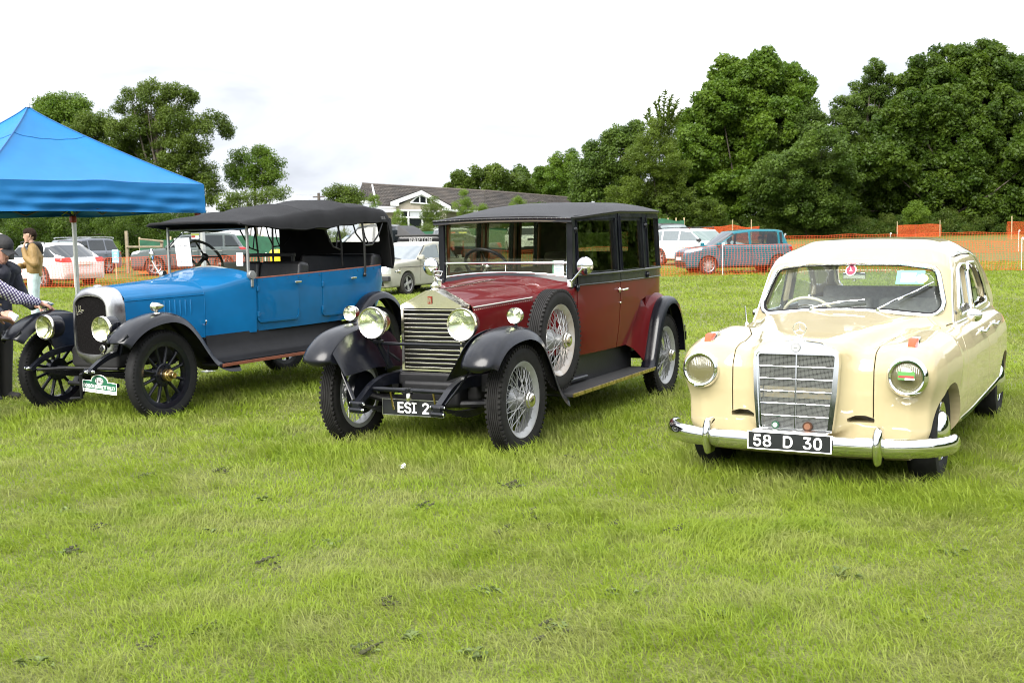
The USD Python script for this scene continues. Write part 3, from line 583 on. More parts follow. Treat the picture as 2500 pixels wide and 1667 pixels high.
# ------------------------------------------------------------------ pre-war car pieces
def panel(mb, poly, fn, t0, t1, ns=.08, nz=.2):
    """2D polygon in (s,z) laid on a curved surface: fn(s, z, off) -> points; from offset t1 to t0"""
    for g in getattr(poly, 'geoms', [poly]):
        a0, b0, a1, b1 = g.bounds; A = np.linspace(a0, a1, max(2, int((a1 - a0) / ns) + 2)); B = np.linspace(b0, b1, max(2, int((b1 - b0) / nz) + 2))
        V, F, n = [], [], 0
        for i in range(len(A) - 1):
            for j in range(len(B) - 1):
                c = g.intersection(sbox(A[i], B[j], A[i + 1], B[j + 1]))
                for k in getattr(c, 'geoms', [c]):
                    if k.is_empty or k.geom_type != 'Polygon' or k.area < 1e-8: continue
                    v, f = trimesh.creation.triangulate_polygon(k, engine='earcut'); V.append(np.asarray(v, float)); F.append(np.asarray(f) + n); n += len(v)
        v, f = np.vstack(V), np.vstack(F); key = np.round(v, 5); u, inv = np.unique(key, axis=0, return_inverse=True); f = inv.ravel()[f]; v = u
        f = f[(f[:, 0] != f[:, 1]) & (f[:, 1] != f[:, 2]) & (f[:, 0] != f[:, 2])]
        P, Q = fn(v[:, 0], v[:, 1], t0), fn(v[:, 0], v[:, 1], t1); nrm = np.cross(P[f[0, 1]] - P[f[0, 0]], P[f[0, 2]] - P[f[0, 0]])
        if nrm @ (P[f[0, 0]] - Q[f[0, 0]]) < 0: f = f[:, ::-1]
        e = np.vstack([f[:, [0, 1]], f[:, [1, 2]], f[:, [2, 0]]]); se = {tuple(x) for x in e.tolist()}; bd = np.array([x for x in e.tolist() if (x[1], x[0]) not in se]); m = len(v)
        mb.add(np.vstack([P, Q]), np.vstack([f, f[:, ::-1] + m, np.stack([bd[:, 1], bd[:, 0], bd[:, 0] + m], 1), np.stack([bd[:, 1], bd[:, 0] + m, bd[:, 1] + m], 1)]))
    return mb
def plan(outline, n=200):
    """arc-length map of a plan outline: returns P(s), N(s), total length"""
    c = spline(outline, n); L = np.concatenate([[0], np.cumsum(np.linalg.norm(np.diff(c, axis=0), axis=1))]); t = np.gradient(c, axis=0); t /= np.linalg.norm(t, axis=1, keepdims=True); nr = np.stack([t[:, 1], -t[:, 0]], 1)
    if nr[0] @ c[0] * np.sign(c[0, 1]) < 0 and nr[0, 1] * c[0, 1] < 0: nr = -nr
    f = lambda s: np.stack([np.interp(s, L, c[:, i]) for i in (0, 1)], -1); g = lambda s: np.stack([np.interp(s, L, nr[:, i]) for i in (0, 1)], -1)
    sx = lambda x: np.interp(-np.asarray(x), -c[:, 0], L)
    return f, g, L[-1], sx
def fender(path, w_in, w_out, lip=.045, t=.004, crown=.035, n=60, tip=.10, tail=0.0):
    """mudguard: path of (X, Z) along the crown; w_in/w_out the y limits (scalars or per-sample arrays)"""
    C = spline(path, n); T = np.gradient(C, axis=0); T /= np.linalg.norm(T, axis=1, keepdims=True); N = np.stack([-T[:, 1], T[:, 0]], 1)
    if N[n // 2, 1] < 0: N = -N
    L = np.concatenate([[0], np.cumsum(np.linalg.norm(np.diff(C, axis=0), axis=1))]); wi, wo = np.broadcast_to(w_in, n), np.broadcast_to(w_out, n)
    ee = np.clip(L / tip, 0, 1) if tip else np.ones(n); rnd = np.sqrt(np.clip(1 - (1 - ee) ** 2, 0, 1))
    u = np.linspace(-1, 1, 15); P = np.zeros((n, 15, 3))
    for i in range(n):
        k = .62 + .38 * rnd[i]; mid, hw = (wi[i] + wo[i]) / 2, (wo[i] - wi[i]) / 2 * k
        drop = -(crown * np.abs(u) ** 2.2 + lip * np.clip((np.abs(u) - .80) / .20, 0, 1) ** 1.6) - (1 - rnd[i]) * .03
        P[i, :, 0] = C[i, 0] + N[i, 0] * drop; P[i, :, 2] = C[i, 1] + N[i, 1] * drop; P[i, :, 1] = mid + hw * np.sign(u) * np.abs(u) ** .92
    return MB().sheet(P, t)
def fix_normals(mb):
    v, f = mb.vf(); vol = (v[f[:, 0]] * np.cross(v[f[:, 1]], v[f[:, 2]])).sum()
    return (v, f if vol > 0 else f[:, ::-1])
def tyre_mesh(o, ax, R=.405, r_in=.285, w=.062, treads=True):
    prof = [(r_in, -.045), (r_in + .012, -w * .85), ((R + r_in) / 2, -w), (R - .03, -w * .93), (R - .010, -w * .72)]
    if treads:
        for k in np.linspace(-.6, .6, 6):
            prof += [(R, (k - .085) * w), (R, (k + .06) * w), (R - .007, (k + .075) * w), (R - .007, (k + .115) * w)]
    else: prof += [(R, -.4 * w), (R + .002, 0), (R, .4 * w)]
    prof += [(R - .010, w * .72), (R - .03, w * .93), ((R + r_in) / 2, w), (r_in + .012, w * .85), (r_in, .045)]
    return MB().lathe(prof, o, ax, 56)
def notches(mb, o, ax, R, w, n=64):
    """tread blocks on the shoulders of a tyre"""
    u, v, d = basis(ax)
    for i in range(n):
        a = 2 * pi * i / n; c, s = math.cos(a), math.sin(a); r = c * u + s * v; t = -s * u + c * v
        for sd in (-1, 1):
            mb.box(np.asarray(o) + r * (R - .011) + d * sd * w * .80, (.022, .020, .016), R=np.stack([r, t, d], 1))
    return mb
def wire_wheel(T, o, sy, R=.405, rr=.288, cap_mat=None, rim_mat=None, worn=False, name='wheel', front=True):
    """silver wire wheel; outer face towards sy"""
    o = np.asarray(o, float); ax = (0, sy, 0); rim_mat = rim_mat or SILVERPAINT
    wh = part(T, name, MB().lathe([(rr - .038, -.05), (rr - .005, -.052), (rr + .002, -.046), (rr - .012, -.036), (rr - .030, -.02), (rr - .034, .02), (rr - .014, .036), (rr + .002, .046), (rr - .004, .053), (rr - .014, .05), (rr - .044, .022), (rr - .046, -.02), (rr - .038, -.05)], o, ax, 56), rim_mat)
    tm = tyre_mesh(o, ax, R, rr - .01, .066); notches(tm, o, ax, R, .066)
    part(wh, 'tyre', tm, RUBBER_D)
    part(wh, 'hub', MB().lathe([(.0005, -.06), (.085, -.055), (.085, -.03), (.062, -.01), (.045, .02), (.040, .085), (.052, .098)], o, ax, 28), SILVERPAINT)
    part(wh, 'hub_cap', MB().lathe([(.050, .082), (.060, .092), (.060, .104), (.052, .112), (.052, .124), (.044, .133), (.030, .137), (.0005, .139)], o, ax, 28), cap_mat or NICKEL)
    u, v, d = basis(ax); sp = MB(); n = 20; rng = random.Random(7)
    for i in range(n * 3):
        k, j = i % 3, i // 3; a = 2 * pi * (j + k / 3) / n
        off = (.55 if j % 2 else -.55); hz = (.085, -.028, .03)[k]; hr = (.045, .078, .046)[k]; off *= (1.0, .5, .9)[k]; rz = (.012, -.012, .028)[k]
        p = o + hr * (math.cos(a + off * 1.5) * u + math.sin(a + off * 1.5) * v) + d * hz; q = o + (rr - .036) * (math.cos(a) * u + math.sin(a) * v) + d * rz
        sp.tube([p, q], .0026, 5, cap=False)
    part(wh, 'spokes', sp, SILVERPAINT, kind='stuff'); return wh
# ------------------------------------------------------------------ maroon and black 1920s limousine
MAROON = paint('maroon_paint', (.074, .0010, .0020), dirt=.10, coat=.42)
ROOFCLOTH = mat('black_roof_leathercloth', (.012, .012, .0135), .55, spec=.3, var=.15, vs=16, bump=.3, bs=140)
TANCLOTH = mat('tan_trim_cloth', (.085, .068, .05), .85, var=.15, vs=20, bump=.1)
RED_ENAMEL = mat('red_enamel', (.20, .03, .015), .3, .2)
BOARD = mat('ribbed_rubber_mat', (.022, .022, .022), .65, var=.3, vs=14, bump=.3, bs=80)
def limousine():
    loc, rz = carpos('R')
    T = thing('vintage_limousine', 'maroon and black 1920s limousine with upright nickel radiator and plate ESI 2', 'car', loc, rz)
    # ---- radiator
    out = Polygon([(-.268, .59), (-.268, 1.088), (-.262, 1.094), (-.035, 1.205), (.035, 1.205), (.262, 1.094), (.268, 1.088), (.268, .59)])
    opn = sbox(-.246, .603, .246, 1.072)
    rs = part(T, 'radiator_shell', MB().prism(out.difference(opn), YZ, -.145, .0).prism(Polygon([(-.268, 1.082), (-.268, 1.090), (-.262, 1.098), (-.037, 1.209), (.037, 1.209), (.262, 1.098), (.268, 1.090), (.268, 1.082), (.262, 1.080), (.035, 1.196), (-.035, 1.196), (-.262, 1.080)]), YZ, -.15, .004), NICKEL, smooth=20)
    part(rs, 'radiator_core', MB().box((-.075, 0, .838), (.03, .49, .46)), DARK)
    for z in np.linspace(.617, 1.058, 14):
        part(rs, 'shutter', MB().rbox((-.012, 0, z), (.018, .486, .0095), .004), NICKEL)
    bd = part(rs, 'badge', MB().rbox((.006, -.005, 1.135), (.004, .036, .058), .002), RED_ENAMEL)
    mb = MB(); text_on(mb, 'R', .034, (.008, -.008, 1.138), (0, 1, 0), (0, 0, 1), depth=.0015); text_on(mb, 'R', .034, (.0085, -.001, 1.128), (0, 1, 0), (0, 0, 1), depth=.0015); part(bd, 'badge_lettering', mb, NICKEL)
    part(rs, 'radiator_cap', MB().lathe([(.030, 0), (.032, .012), (.026, .022), (.036, .026), (.036, .040), (.022, .050), (.016, .062), (.010, .066), (.0005, .067)], (-.072, 0, 1.203), (0, 0, 1), 24), NICKEL)
    def blob(ch):
        m = m3.Manifold()
        for (a, ra), (b, rb) in ch:
            A = m3.Manifold.sphere(ra, 10).translate(a); B = m3.Manifold.sphere(rb, 10).translate(b); m += m3.Manifold.batch_hull([A, B])
        return m
    J = dict(foot=((-.072, 0, 1.272), .007), knee=((-.066, 0, 1.296), .008), hip=((-.064, 0, 1.320), .0105), chest=((-.050, 0, 1.345), .011), head=((-.036, 0, 1.366), .008), sl=((-.055, .012, 1.350), .006), el=((-.085, .03, 1.352), .005), wl=((-.12, .040, 1.345), .006), tl=((-.115, .03, 1.315), .004), sr=((-.055, -.012, 1.350), .006), er=((-.085, -.03, 1.352), .005), wr=((-.12, -.040, 1.345), .006), tr=((-.115, -.03, 1.315), .004))
    g = lambda *n: [(J[a], J[b]) for a, b in zip(n, n[1:])]
    part(rs, 'mascot', MB().tm(blob(g('foot', 'knee', 'hip', 'chest', 'head') + g('chest', 'sl', 'el', 'wl', 'tl') + g('chest', 'sr', 'er', 'wr', 'tr') + g('hip', 'tl') + g('hip', 'tr'))), CHROME, smooth=50)
    # ---- bonnet
    def prof(t, side=1):
        """half section from sill to crest; t 0..1 -> Y,Z at front f=0 and rear f=1"""
        fr = spline([(.283, .62), (.284, .85), (.285, 1.072), (.17, 1.140), (.075, 1.188), (0, 1.206)], 40); re = spline([(.452, .62), (.452, .85), (.450, 1.108), (.36, 1.178), (.20, 1.222), (0, 1.240)], 40); sc = spline([(.632, .62), (.636, .95), (.632, 1.185), (.50, 1.228), (.27, 1.262), (0, 1.272)], 40)
        return fr, re, sc
    fr, re, sc = prof(0); h = np.linspace(0, 1, 40)[:, None]; xr = -.85 - .24 * np.clip((re[:, 1] - 1.10) / .14, 0, 1) ** 1.0
    rings = []
    for f in np.linspace(0, 1, 14):
        q = fr * (1 - f) + re * f; x = -.14 * (1 - f) + xr * f; rings.append(np.stack([x, q[:, 0], q[:, 1]], 1))
    full = np.array([np.vstack([r, (r * [1, -1, 1])[-2::-1]]) for r in rings])
    bn = part(T, 'bonnet', MB().sheet(full, .004), MAROON, smooth=25)
    rings = []
    for f in np.linspace(0, 1, 14):
        e = f * f * (3 - 2 * f) * .55 + .45 * f ** 1.6; q = re * (1 - e) + sc * e; q[:, 1] = re[:, 1] * (1 - f) + sc[:, 1] * f; x = (xr - .003) * (1 - f) + (-1.285) * f; rings.append(np.stack([x, q[:, 0], q[:, 1]], 1))
    full = np.array([np.vstack([r, (r * [1, -1, 1])[-2::-1]]) for r in rings]); part(T, 'scuttle', MB().sheet(full, .004), MAROON, smooth=40)
    for s in (-1, 1):
        a, b = np.array([-.14, s * .288, 1.074]), np.array([-.85, s * .454, 1.110]); part(bn, 'bonnet_hinge', MB().tube([a, b], .0055, 6), NICKEL)
        rv = MB()
        for t in np.linspace(.02, .98, 30): c = a + (b - a) * t; rv.sphere(c + [0, s * .002, -.022], .004, 4).sphere(c + [0, -s * .03, .017], .004, 4)
        part(bn, 'rivets', rv, NICKEL, kind='stuff')
    part(bn, 'bonnet_hinge', MB().tube([(-.14, 0, 1.208), (-.6, 0, 1.226), (-1.08, 0, 1.244)], .0065, 6), NICKEL)
    # ---- body
    P, N, L, sx = plan([(-1.285, .632), (-1.60, .672), (-2.0, .700), (-2.5, .706), (-3.0, .700), (-3.36, .672), (-3.47, .60), (-3.515, .47), (-3.535, .2), (-3.54, 0)])
    def fn(side):
        def f(s, z, off):
            p, n = P(s), N(s); k = 1 - .07 * np.clip((1.12 - z) / .55, 0, 1) ** 2 - .035 * np.clip((z - 1.25) / .5, 0, 1); q = p * np.stack([np.ones_like(k), k], -1) + n * np.asarray(off)[..., None]
            return np.stack([q[..., 0], side * q[..., 1], z + 0 * s], -1)
        return f
    X = lambda x: float(sx(x)); ztop = 1.80
    def zr(x): return np.interp(-x, [1.2, 1.36, 1.8, 2.2, 3.6], [1.735, 1.74, 1.772, 1.795, 1.80])
    topline = [(X(x), zr(x)) for x in np.linspace(-1.285, -3.4, 12)] + [(L, 1.80)]
    arch = Polygon([(X(-2.87), .55)] + [(X(-3.28 + .46 * math.cos(a)), .50 + .44 * math.sin(a)) for a in np.linspace(0, pi, 16)] + [(X(-3.7), .55)])
    lower = sbox(0, .57, L, 1.18)
    w1, w2, w3 = sbox(X(-1.40), 1.292, X(-2.10), 1.722), sbox(X(-2.235), 1.285, X(-2.80), 1.757), Polygon([(X(-2.95), 1.287), (X(-3.32), 1.287), (X(-3.32), 1.745), (X(-2.95), 1.75)])
    w1 = Polygon([(X(-1.37), 1.292), (X(-2.10), 1.288), (X(-2.10), 1.748), (X(-1.37), 1.718)])
    rw = sbox(L - .30, 1.36, L, 1.62)
    doors = (('front_door', -1.345, -2.18), ('rear_door', -2.185, -2.875))
    for s in (-1, 1):
        F = fn(s); low = lower
        for nm, a, b in doors: low = low.difference(sbox(X(a), .5, X(b), 1.3))
        part(T, 'body_side', panel(MB(), low.intersection(sbox(0, 0, X(-2.0), 3)), F, 0, -.03), MAROON, smooth=30)
        part(T, 'rear_quarter', panel(MB(), low.intersection(sbox(X(-2.5), 0, L, 3)), F, 0, -.03), MAROON, smooth=30)
        top = Polygon([(0, 1.275)] + topline + [(L, 1.275)])
        for nm, a, b in doors:
            g = sbox(X(a) + .004, .585, X(b) - .004, 1.18)
            if nm == 'rear_door': g = g.difference(Polygon([(X(-2.42), .5), (X(-2.45), .62), (X(-2.72), .98), (X(-2.9), 1.01), (X(-2.9), .5)]))
            d = part(T, nm, panel(MB(), g, F, .005, -.03), MAROON, smooth=30)
            xh = b + .06 if nm == 'front_door' else a - .06
            if nm == 'front_door':
                c = F(np.array([X(-2.15)]), np.array([1.105]), .01)[0]; part(d, 'handle', MB().sphere(c, .024, 8, (1, .5, 1)).tube([c, c + [0, s * .035, 0], c + [-.05, s * .042, .004], c + [-.11, s * .036, .006]], [.011, .011, .012, .009], 8), NICKEL)
                c = F(np.array([X(-2.17)]), np.array([.99]), .008)[0]; part(d, 'lock', MB().sphere(c, .012, 6), NICKEL)
            for z in (1.155, .72): pass
            q = MB().tm(panel(MB(), sbox(X(a) + .004, 1.18, X(b) - .004, 1.262), F, .010, -.03)); part(d, 'waist_band', q, BLACKPAINT, smooth=30)
            win = w1 if nm == 'front_door' else w2
            part(d, 'window_frame', panel(MB(), win.buffer(.05, join_style=2).difference(win).intersection(sbox(X(a) + .004, 1.2, X(b) - .004, 1.85)), F, .010, -.03), BLACKPAINT, smooth=30)
            part(d, 'window_bead', MB().tm(panel(MB(), win.buffer(.010, join_style=2).difference(win), F, .018, .0)), BLACKPAINT, smooth=30)
            part(d, 'window', panel(MB(), win, F, -.010, -.011), PANE_SIDE, smooth=False)
            part(d, 'wood_capping', panel(MB(), win.buffer(.045, join_style=2).difference(win.buffer(.004)), F, -.031, -.05), WOOD, smooth=30)
        for a, z in ((-1.335, 1.165), (-1.335, 1.65), (-2.885, 1.215), (-2.885, 1.68)):
            c = F(np.array([X(a)]), np.array([z]), .015)[0]; part(T, 'door_hinge', MB().sphere(c, .022, 8, (.9, .9, 1.1)).cyl(c - [0, 0, .03], c + [0, 0, .03], .012, 8), BLACKPAINT)
        cut = top.difference(w3).difference(sbox(X(-1.345), 1.2, X(-2.875), ztop - .075)).difference(rw)
        part(T, 'cabin_frame', panel(MB(), cut.union(sbox(0, 1.18, X(-1.342), 1.275)).union(sbox(X(-2.878), 1.18, L, 1.275)), F, .004, -.03), BLACKPAINT, smooth=30)
        part(T, 'quarter_window_frame', panel(MB(), w3.buffer(.022).difference(w3), F, .016, 0), BLACKPAINT, smooth=30)
        part(T, 'quarter_window', panel(MB(), w3, F, -.010, -.011), PANE_SIDE, smooth=False)
        part(T, 'wood_capping', panel(MB(), w3.buffer(.045, join_style=2).difference(w3.buffer(.004)), F, -.031, -.05), WOOD, smooth=30)
        for z, w in ((1.268, .013), (1.185, .006)):
            ss = np.linspace(0, L - .02, 60); part(T, 'waist_moulding', MB().tube(F(ss, np.full(60, z), .008), w, 6), BLACKPAINT)
        ss = np.linspace(.0, L, 70); xs_ = P(ss)[:, 0]; part(T, 'drip_rail', MB().tube(F(ss, zr(xs_) + .004, .006), .010, 6), BLACKPAINT)
        part(T, 'headlining', panel(MB(), Polygon([(X(-2.9), .7), (L, .7), (L, 1.8), (X(-2.9), 1.8)]).difference(w3.buffer(.045, join_style=2)).difference(rw), F, -.034, -.04), TANCLOTH, smooth=30)
        # windscreen pillar
        part(T, 'screen_pillar', MB().rbox((-1.295, s * .612, 1.46), (.065, .052, .58), .012), BLACKPAINT)
        part(T, 'front_sill', MB().rbox((-1.275, s * .612, 1.19), (.05, .055, .05), .01), BLACKPAINT)
    # roof
    us = np.linspace(0, 1, 40); vs_ = np.linspace(-1, 1, 27); G = np.zeros((40, 27, 3))
    for i, u in enumerate(us):
        x = -1.215 - 2.345 * u; w = (np.interp(-x, [1.2, 1.3, 1.7, 2.2, 3.1, 3.40, 3.50, 3.57], [.640, .655, .685, .70, .695, .665, .60, .46])); ed = zr(x) + .002 - .0 * u
        cr = np.interp(-x, [1.2, 1.35, 1.9, 2.6, 3.05, 3.35, 3.5, 3.57], [.016, .045, .085, .095, .09, .075, .045, .004]) + (.008 if x < -3.03 else 0)
        G[i] = np.stack([np.full(27, x), w * vs_, ed + cr * (1 - np.abs(vs_) ** 3.2)], 1)
    part(T, 'roof', MB().tm(fix_normals(MB().sheet(G[:31], .015))), ROOFCLOTH, smooth=45); part(T, 'rear_hood', MB().tm(fix_normals(MB().sheet(G[30:], .015))), ROOFCLOTH, smooth=45)
    part(T, 'headlining_roof', MB().tm(fix_normals(MB().sheet(G * [1, .95, 1] - [0, 0, .03], .01))), TANCLOTH, smooth=45)
    fe = np.array([[-1.222 + .015 * abs(v) ** 2, .655 * v, 1.742 + .012 * (1 - v * v)] for v in np.linspace(-1, 1, 31)]); part(T, 'roof_front_rail', MB().tube(fe, .0115, 8).loft([[(x + dx, y, z + dz) for dx, dz in ((-.005, 0), (.0, -.03), (-.03, -.035), (-.04, 0))] for x, y, z in fe]), BLACKPAINT)
    nl = MB()
    for k in fe[1:-1:1]: nl.sphere(k + [.012, 0, .0], .0045, 4)
    part(T, 'roof_nails', nl, NICKEL, kind='stuff')
    part(T, 'rear_window', MB().box((-3.525, 0, 1.49), (.002, .6, .26)), PANE)
    # windscreen
    xs = -1.290; bot = lambda y: 1.262 + .040 * (1 - (y / .585) ** 2)
    lowp = Polygon([(y, bot(y)) for y in np.linspace(-.572, .572, 21)] + [(.572, 1.368), (-.572, 1.368)])
    ws = part(T, 'windscreen_frame', MB().tube([(xs, -.578, 1.25), (xs, -.578, 1.728), (xs, .578, 1.728), (xs, .578, 1.25)], .0105, 8).tube([(xs, -.585, 1.376), (xs, .585, 1.376)], .0115, 8).tube([(xs, y, bot(y) - .005) for y in np.linspace(-.578, .578, 21)], .0095, 8).tube([(xs, 0, 1.30), (xs, 0, 1.37)], .004, 6), CHROME)
    part(ws, 'upper_pane', MB().box((xs, 0, 1.55), (.002, 1.15, .345)), PANE); part(ws, 'lower_pane', MB().prism(lowp, YZ, xs - .001, xs + .001), PANE)
    part(T, 'screen_base', MB().sheet(np.array([[(x, y, (bot(y) - .012) * a + (1.19 + .075 * (1 - (y / .63) ** 2)) * (1 - a)) for y in np.linspace(-.632, .632, 25)] for x, a in ((-1.27, 0), (-1.288, 1), (-1.31, 1), (-1.33, 0))]), .004), BLACKPAINT)
    tx = part(T, 'windscreen_notice', MB().box((-1.31, .485, 1.325), (.003, .105, .135), R=rotz(.0)), PAPER); part(tx, 'notice_border', MB().box((-1.307, .44, 1.325), (.003, .012, .135)), mat('green_card', (.05, .18, .10), .6))
    part(tx, 'notice_print', MB().box((-1.307, .49, 1.345), (.003, .07, .006)).box((-1.307, .49, 1.325), (.003, .07, .005)).box((-1.307, .485, 1.308), (.003, .055, .005)), mat('blue_print', (.25, .32, .42), .6))
    # mirrors
    for s in (-1, 1):
        b, c = np.array([-1.25, s * .618, 1.205]), np.array([-1.29, s * .735, 1.348])
        m = part(T, 'mirror', MB().sphere(c, .078, 14, (.42, 1, 1)), CHROME); part(m, 'mirror_arm', MB().tube([b, (b + c) / 2 + [.015, 0, -.005], c + [.03, 0, -.01]], .0085, 8).rbox(b, (.045, .04, .07), .01), CHROME)
    # ---- front mudguards
    fp = [(.585, .655), (.600, .715), (.52, .815), (.36, .905), (.14, .945), (-.08, .940), (-.27, .868), (-.42, .72), (-.55, .53), (-.64, .42), (-.72, .362), (-.765, .345)]
    for s in (-1, 1):
        q = fender(fp, .530, .825, n=70, crown=.052, tip=.15); part(T, 'front_mudguard', fix_normals(q if s > 0 else q.mirror()), BLACKPAINT, smooth=50)
        C = spline(fp, 40); inn = np.array([[(x, s * .532, z - .02), (x, s * .43, np.interp(x, [-.7, .1, .5], [.55, .62, .60]) + 0 * z)] for x, z in C[6:30]]); part(T, 'inner_valance', MB().sheet(inn, .004), BLACKPAINT)
    # rear mudguards
    rp = [(-2.66, .345), (-2.74, .42), (-2.83, .60), (-2.93, .80), (-3.08, .945), (-3.28, .985), (-3.46, .925), (-3.59, .78), (-3.66, .60), (-3.69, .415)]
    for s in (-1, 1):
        q = fender(rp, .70, .845, n=60, tip=0, lip=.05, crown=.02); part(T, 'rear_mudguard', fix_normals(q if s > 0 else q.mirror()), BLACKPAINT, smooth=50)
        C = spline([(-2.43, .58), (-2.50, .68), (-2.64, .86), (-2.80, .985), (-3.0, 1.01), (-3.28, .99), (-3.45, .93)], 40); C2 = spline(rp, 60)[6:42]; C2 = C2[np.linspace(0, 35, 40).astype(int)]
        C2 = spline(C2, 40); P_ = np.array([[(a[0] * (1 - t) + b[0] * t, s * (.66 + .065 * t ** 1.5), a[1] * (1 - t) + b[1] * t + .03 * math.sin(pi * t) - .004 * t) for t in np.linspace(0, 1, 10)] for a, b in zip(C, C2)]); part(T, 'wheel_arch_panel', fix_normals(MB().sheet(P_, .004)), MAROON, smooth=50)
    part(T, 'rear_lamp_bracket', MB().rbox((-3.72, .80, .62), (.05, .03, .10), .008).rbox((-3.74, .81, .56), (.03, .025, .09), .006), BLACKPAINT)
    # running boards, valance, chassis
    for s in (-1, 1):
        rb = part(T, 'running_board', MB().rbox((-1.76, s * .715, .335), (1.98, .245, .028), .008), BOARD); part(rb, 'edge_strip', MB().rbox((-1.76, s * .840, .336), (1.99, .010, .030), .003), BRASS)
        part(T, 'sill_valance', MB().box((-1.75, s * .585, .46), (2.0, .012, .24)), CHASSIS); part(T, 'chassis_rail', MB().box((-1.80, s * .40, .50), (3.4, .06, .13)), CHASSIS)
        part(T, 'exhaust_pipe', MB().cyl((-1.0, s * .60, .385), (-1.6, s * .60, .385), .025), BLACKPAINT)
        horn = spline([(-.12, .53), (.15, .535), (.33, .50), (.46, .435), (.53, .40)], 16); part(T, 'chassis_horn', MB().loft([[(x, s * .345 + dy, z + dz) for dx, dy, dz in ((0, -.024, -h), (0, .024, -h), (0, .024, h * .7), (0, -.024, h * .7))] for (x, z), h in zip(horn, np.linspace(.055, .024, 16))]), BLACKPAINT)
        part(T, 'spring_shackle', MB().cyl((.53, s * .345 - .05, .40), (.53, s * .345 + .05, .40), .020).cyl((.545, s * .345 - .045, .352), (.545, s * .345 + .045, .352), .020).rbox((.54, s * .345, .376), (.03, .06, .06), .01), BLACKPAINT)
        part(T, 'shackle_bolt', MB().cyl((.53, s * .345 + .05, .40), (.53, s * .345 + .062, .40), .012).cyl((.53, s * .345 - .062, .40), (.53, s * .345 - .05, .40), .012).cyl((.545, s * .345 + .045, .352), (.545, s * .345 + .062, .352), .012), CHROME)
        lf = MB()
        for k in range(6): lf.loft([[(x, s * .345 + dy, .40 - .085 * (1 - (x / (.52)) ** 2) * 1 - k * .009 + dz) for dy, dz in ((-.024, -.004), (.024, -.004), (.024, .004), (-.024, .004))] for x in np.linspace(-.5 + k * .07, .5 - k * .07, 13)])
        part(T, 'leaf_spring', lf, CHASSIS)
        part(T, 'wing_stay', MB().tube([(.50, s * .39, .42), (.44, s * .52, .60), (.36, s * .62, .83)], [.018, .014, .012], 8, flat=.5), BLACKPAINT); part(T, 'wing_stay', MB().tube([(-.02, s * .30, .66), (.12, s * .42, .80), (.13, s * .50, .86)], .012, 6), BLACKPAINT)
        part(T, 'brake_drum', MB().lathe([(.0005, -.10), (.10, -.10), (.165, -.085), (.175, -.06), (.175, -.02), (.0005, -.02)], (0, s * .70, .405), (0, s, 0), 36), BLACKPAINT)
        part(T, 'brake_drum', MB().lathe([(.0005, -.10), (.165, -.085), (.175, -.02), (.0005, -.02)], (-3.267, s * .70, .405), (0, s, 0), 30), CHASSIS)
    part(T, 'front_axle', MB().tube([(0, -.66, .40), (0, -.45, .36), (0, 0, .33), (0, .45, .36), (0, .66, .40)], .028, 8), CHASSIS); part(T, 'track_rod', MB().tube([(-.16, -.6, .36), (-.16, .6, .36)], .014, 6), CHASSIS)
    part(T, 'cross_tube', MB().cyl((.34, -.33, .485), (.34, .33, .485), .019).cyl((.34, -.01, .455), (.34, -.01, .50), .03, 10), BLACKPAINT); part(T, 'starting_dog', MB().lathe([(.0005, .035), (.014, .03), (.024, .012), (.022, -.02), (.012, -.03)], (.36, 0, .44), (.3, 0, -1), 12), NICKEL)
    for y in (-.17, .20): part(T, 'plate_hanger', MB().cyl((.345, y, .48), (.30, y, .33), .008), BRASS)
    part(T, 'front_apron', MB().rbox((-.06, 0, .53), (.20, .56, .10), .03).rbox((-.3, 0, .42), (.7, .5, .2), .05), CHASSIS); part(T, 'gearbox_undertray', MB().rbox((-1.4, 0, .45), (2.6, .7, .18), .05), DARK)
    part(T, 'rear_axle', MB().cyl((-3.267, -.66, .405), (-3.267, .66, .405), .04).sphere((-3.267, 0, .40), .16, 10), CHASSIS)
    # number plate
    pc = np.array([.27, -.02, .345]); pl = part(T, 'number_plate', MB().rbox(pc, (.006, .535, .125), .002), BLACKPLATE); g = sbox(-.2875, .2825, .2475, .4075)
    part(pl, 'plate_border', MB().prism(g.difference(g.buffer(-.006, join_style=2)), YZ, pc[0] + .002, pc[0] + .006), ALU); part(pl, 'plate_lettering', text_on(MB(), 'ESI', .078, pc + [.003, -.048, 0], (0, 1, 0), (0, 0, 1), bold=True, width=.165, depth=.003), WHITE); part(pl, 'plate_lettering', text_on(MB(), '2', .078, pc + [.003, .112, 0], (0, 1, 0), (0, 0, 1), bold=True, width=.058, depth=.003), WHITE)
    part(T, 'bonnet_tray', MB().box((-.5, 0, .60), (.8, .7, .02)), DARK)
    # ---- lamps
    def lamp(c, r, depth, nm, pitch=0, back=NICKEL):
        ax = unit((1, 0, pitch)); h = part(T, nm, MB().lathe([(r * .90, .0), (r, .004), (r * 1.04, -.008), (r * 1.03, -.03), (r * .97, -.045), (r * .90, -.06), (r * .74, -depth * .65), (r * .45, -depth * .9), (.0005, -depth)], c, ax, 44), back)
        part(h, 'reflector', MB().lathe([(.0005, -r * .55), (r * .3, -r * .51), (r * .6, -r * .36), (r * .9, -.002)], c, ax, 36), REFLECTOR); part(h, 'lens', MB().lathe([(r * .9, -.001), (r * .6, .010), (r * .3, .016), (.0005, .018)], c, ax, 36), LENS); part(h, 'bulb', MB().sphere(np.asarray(c) - ax * r * .25, r * .10, 8), mat('bulb_glass', (.7, .68, .55), .1)); return h
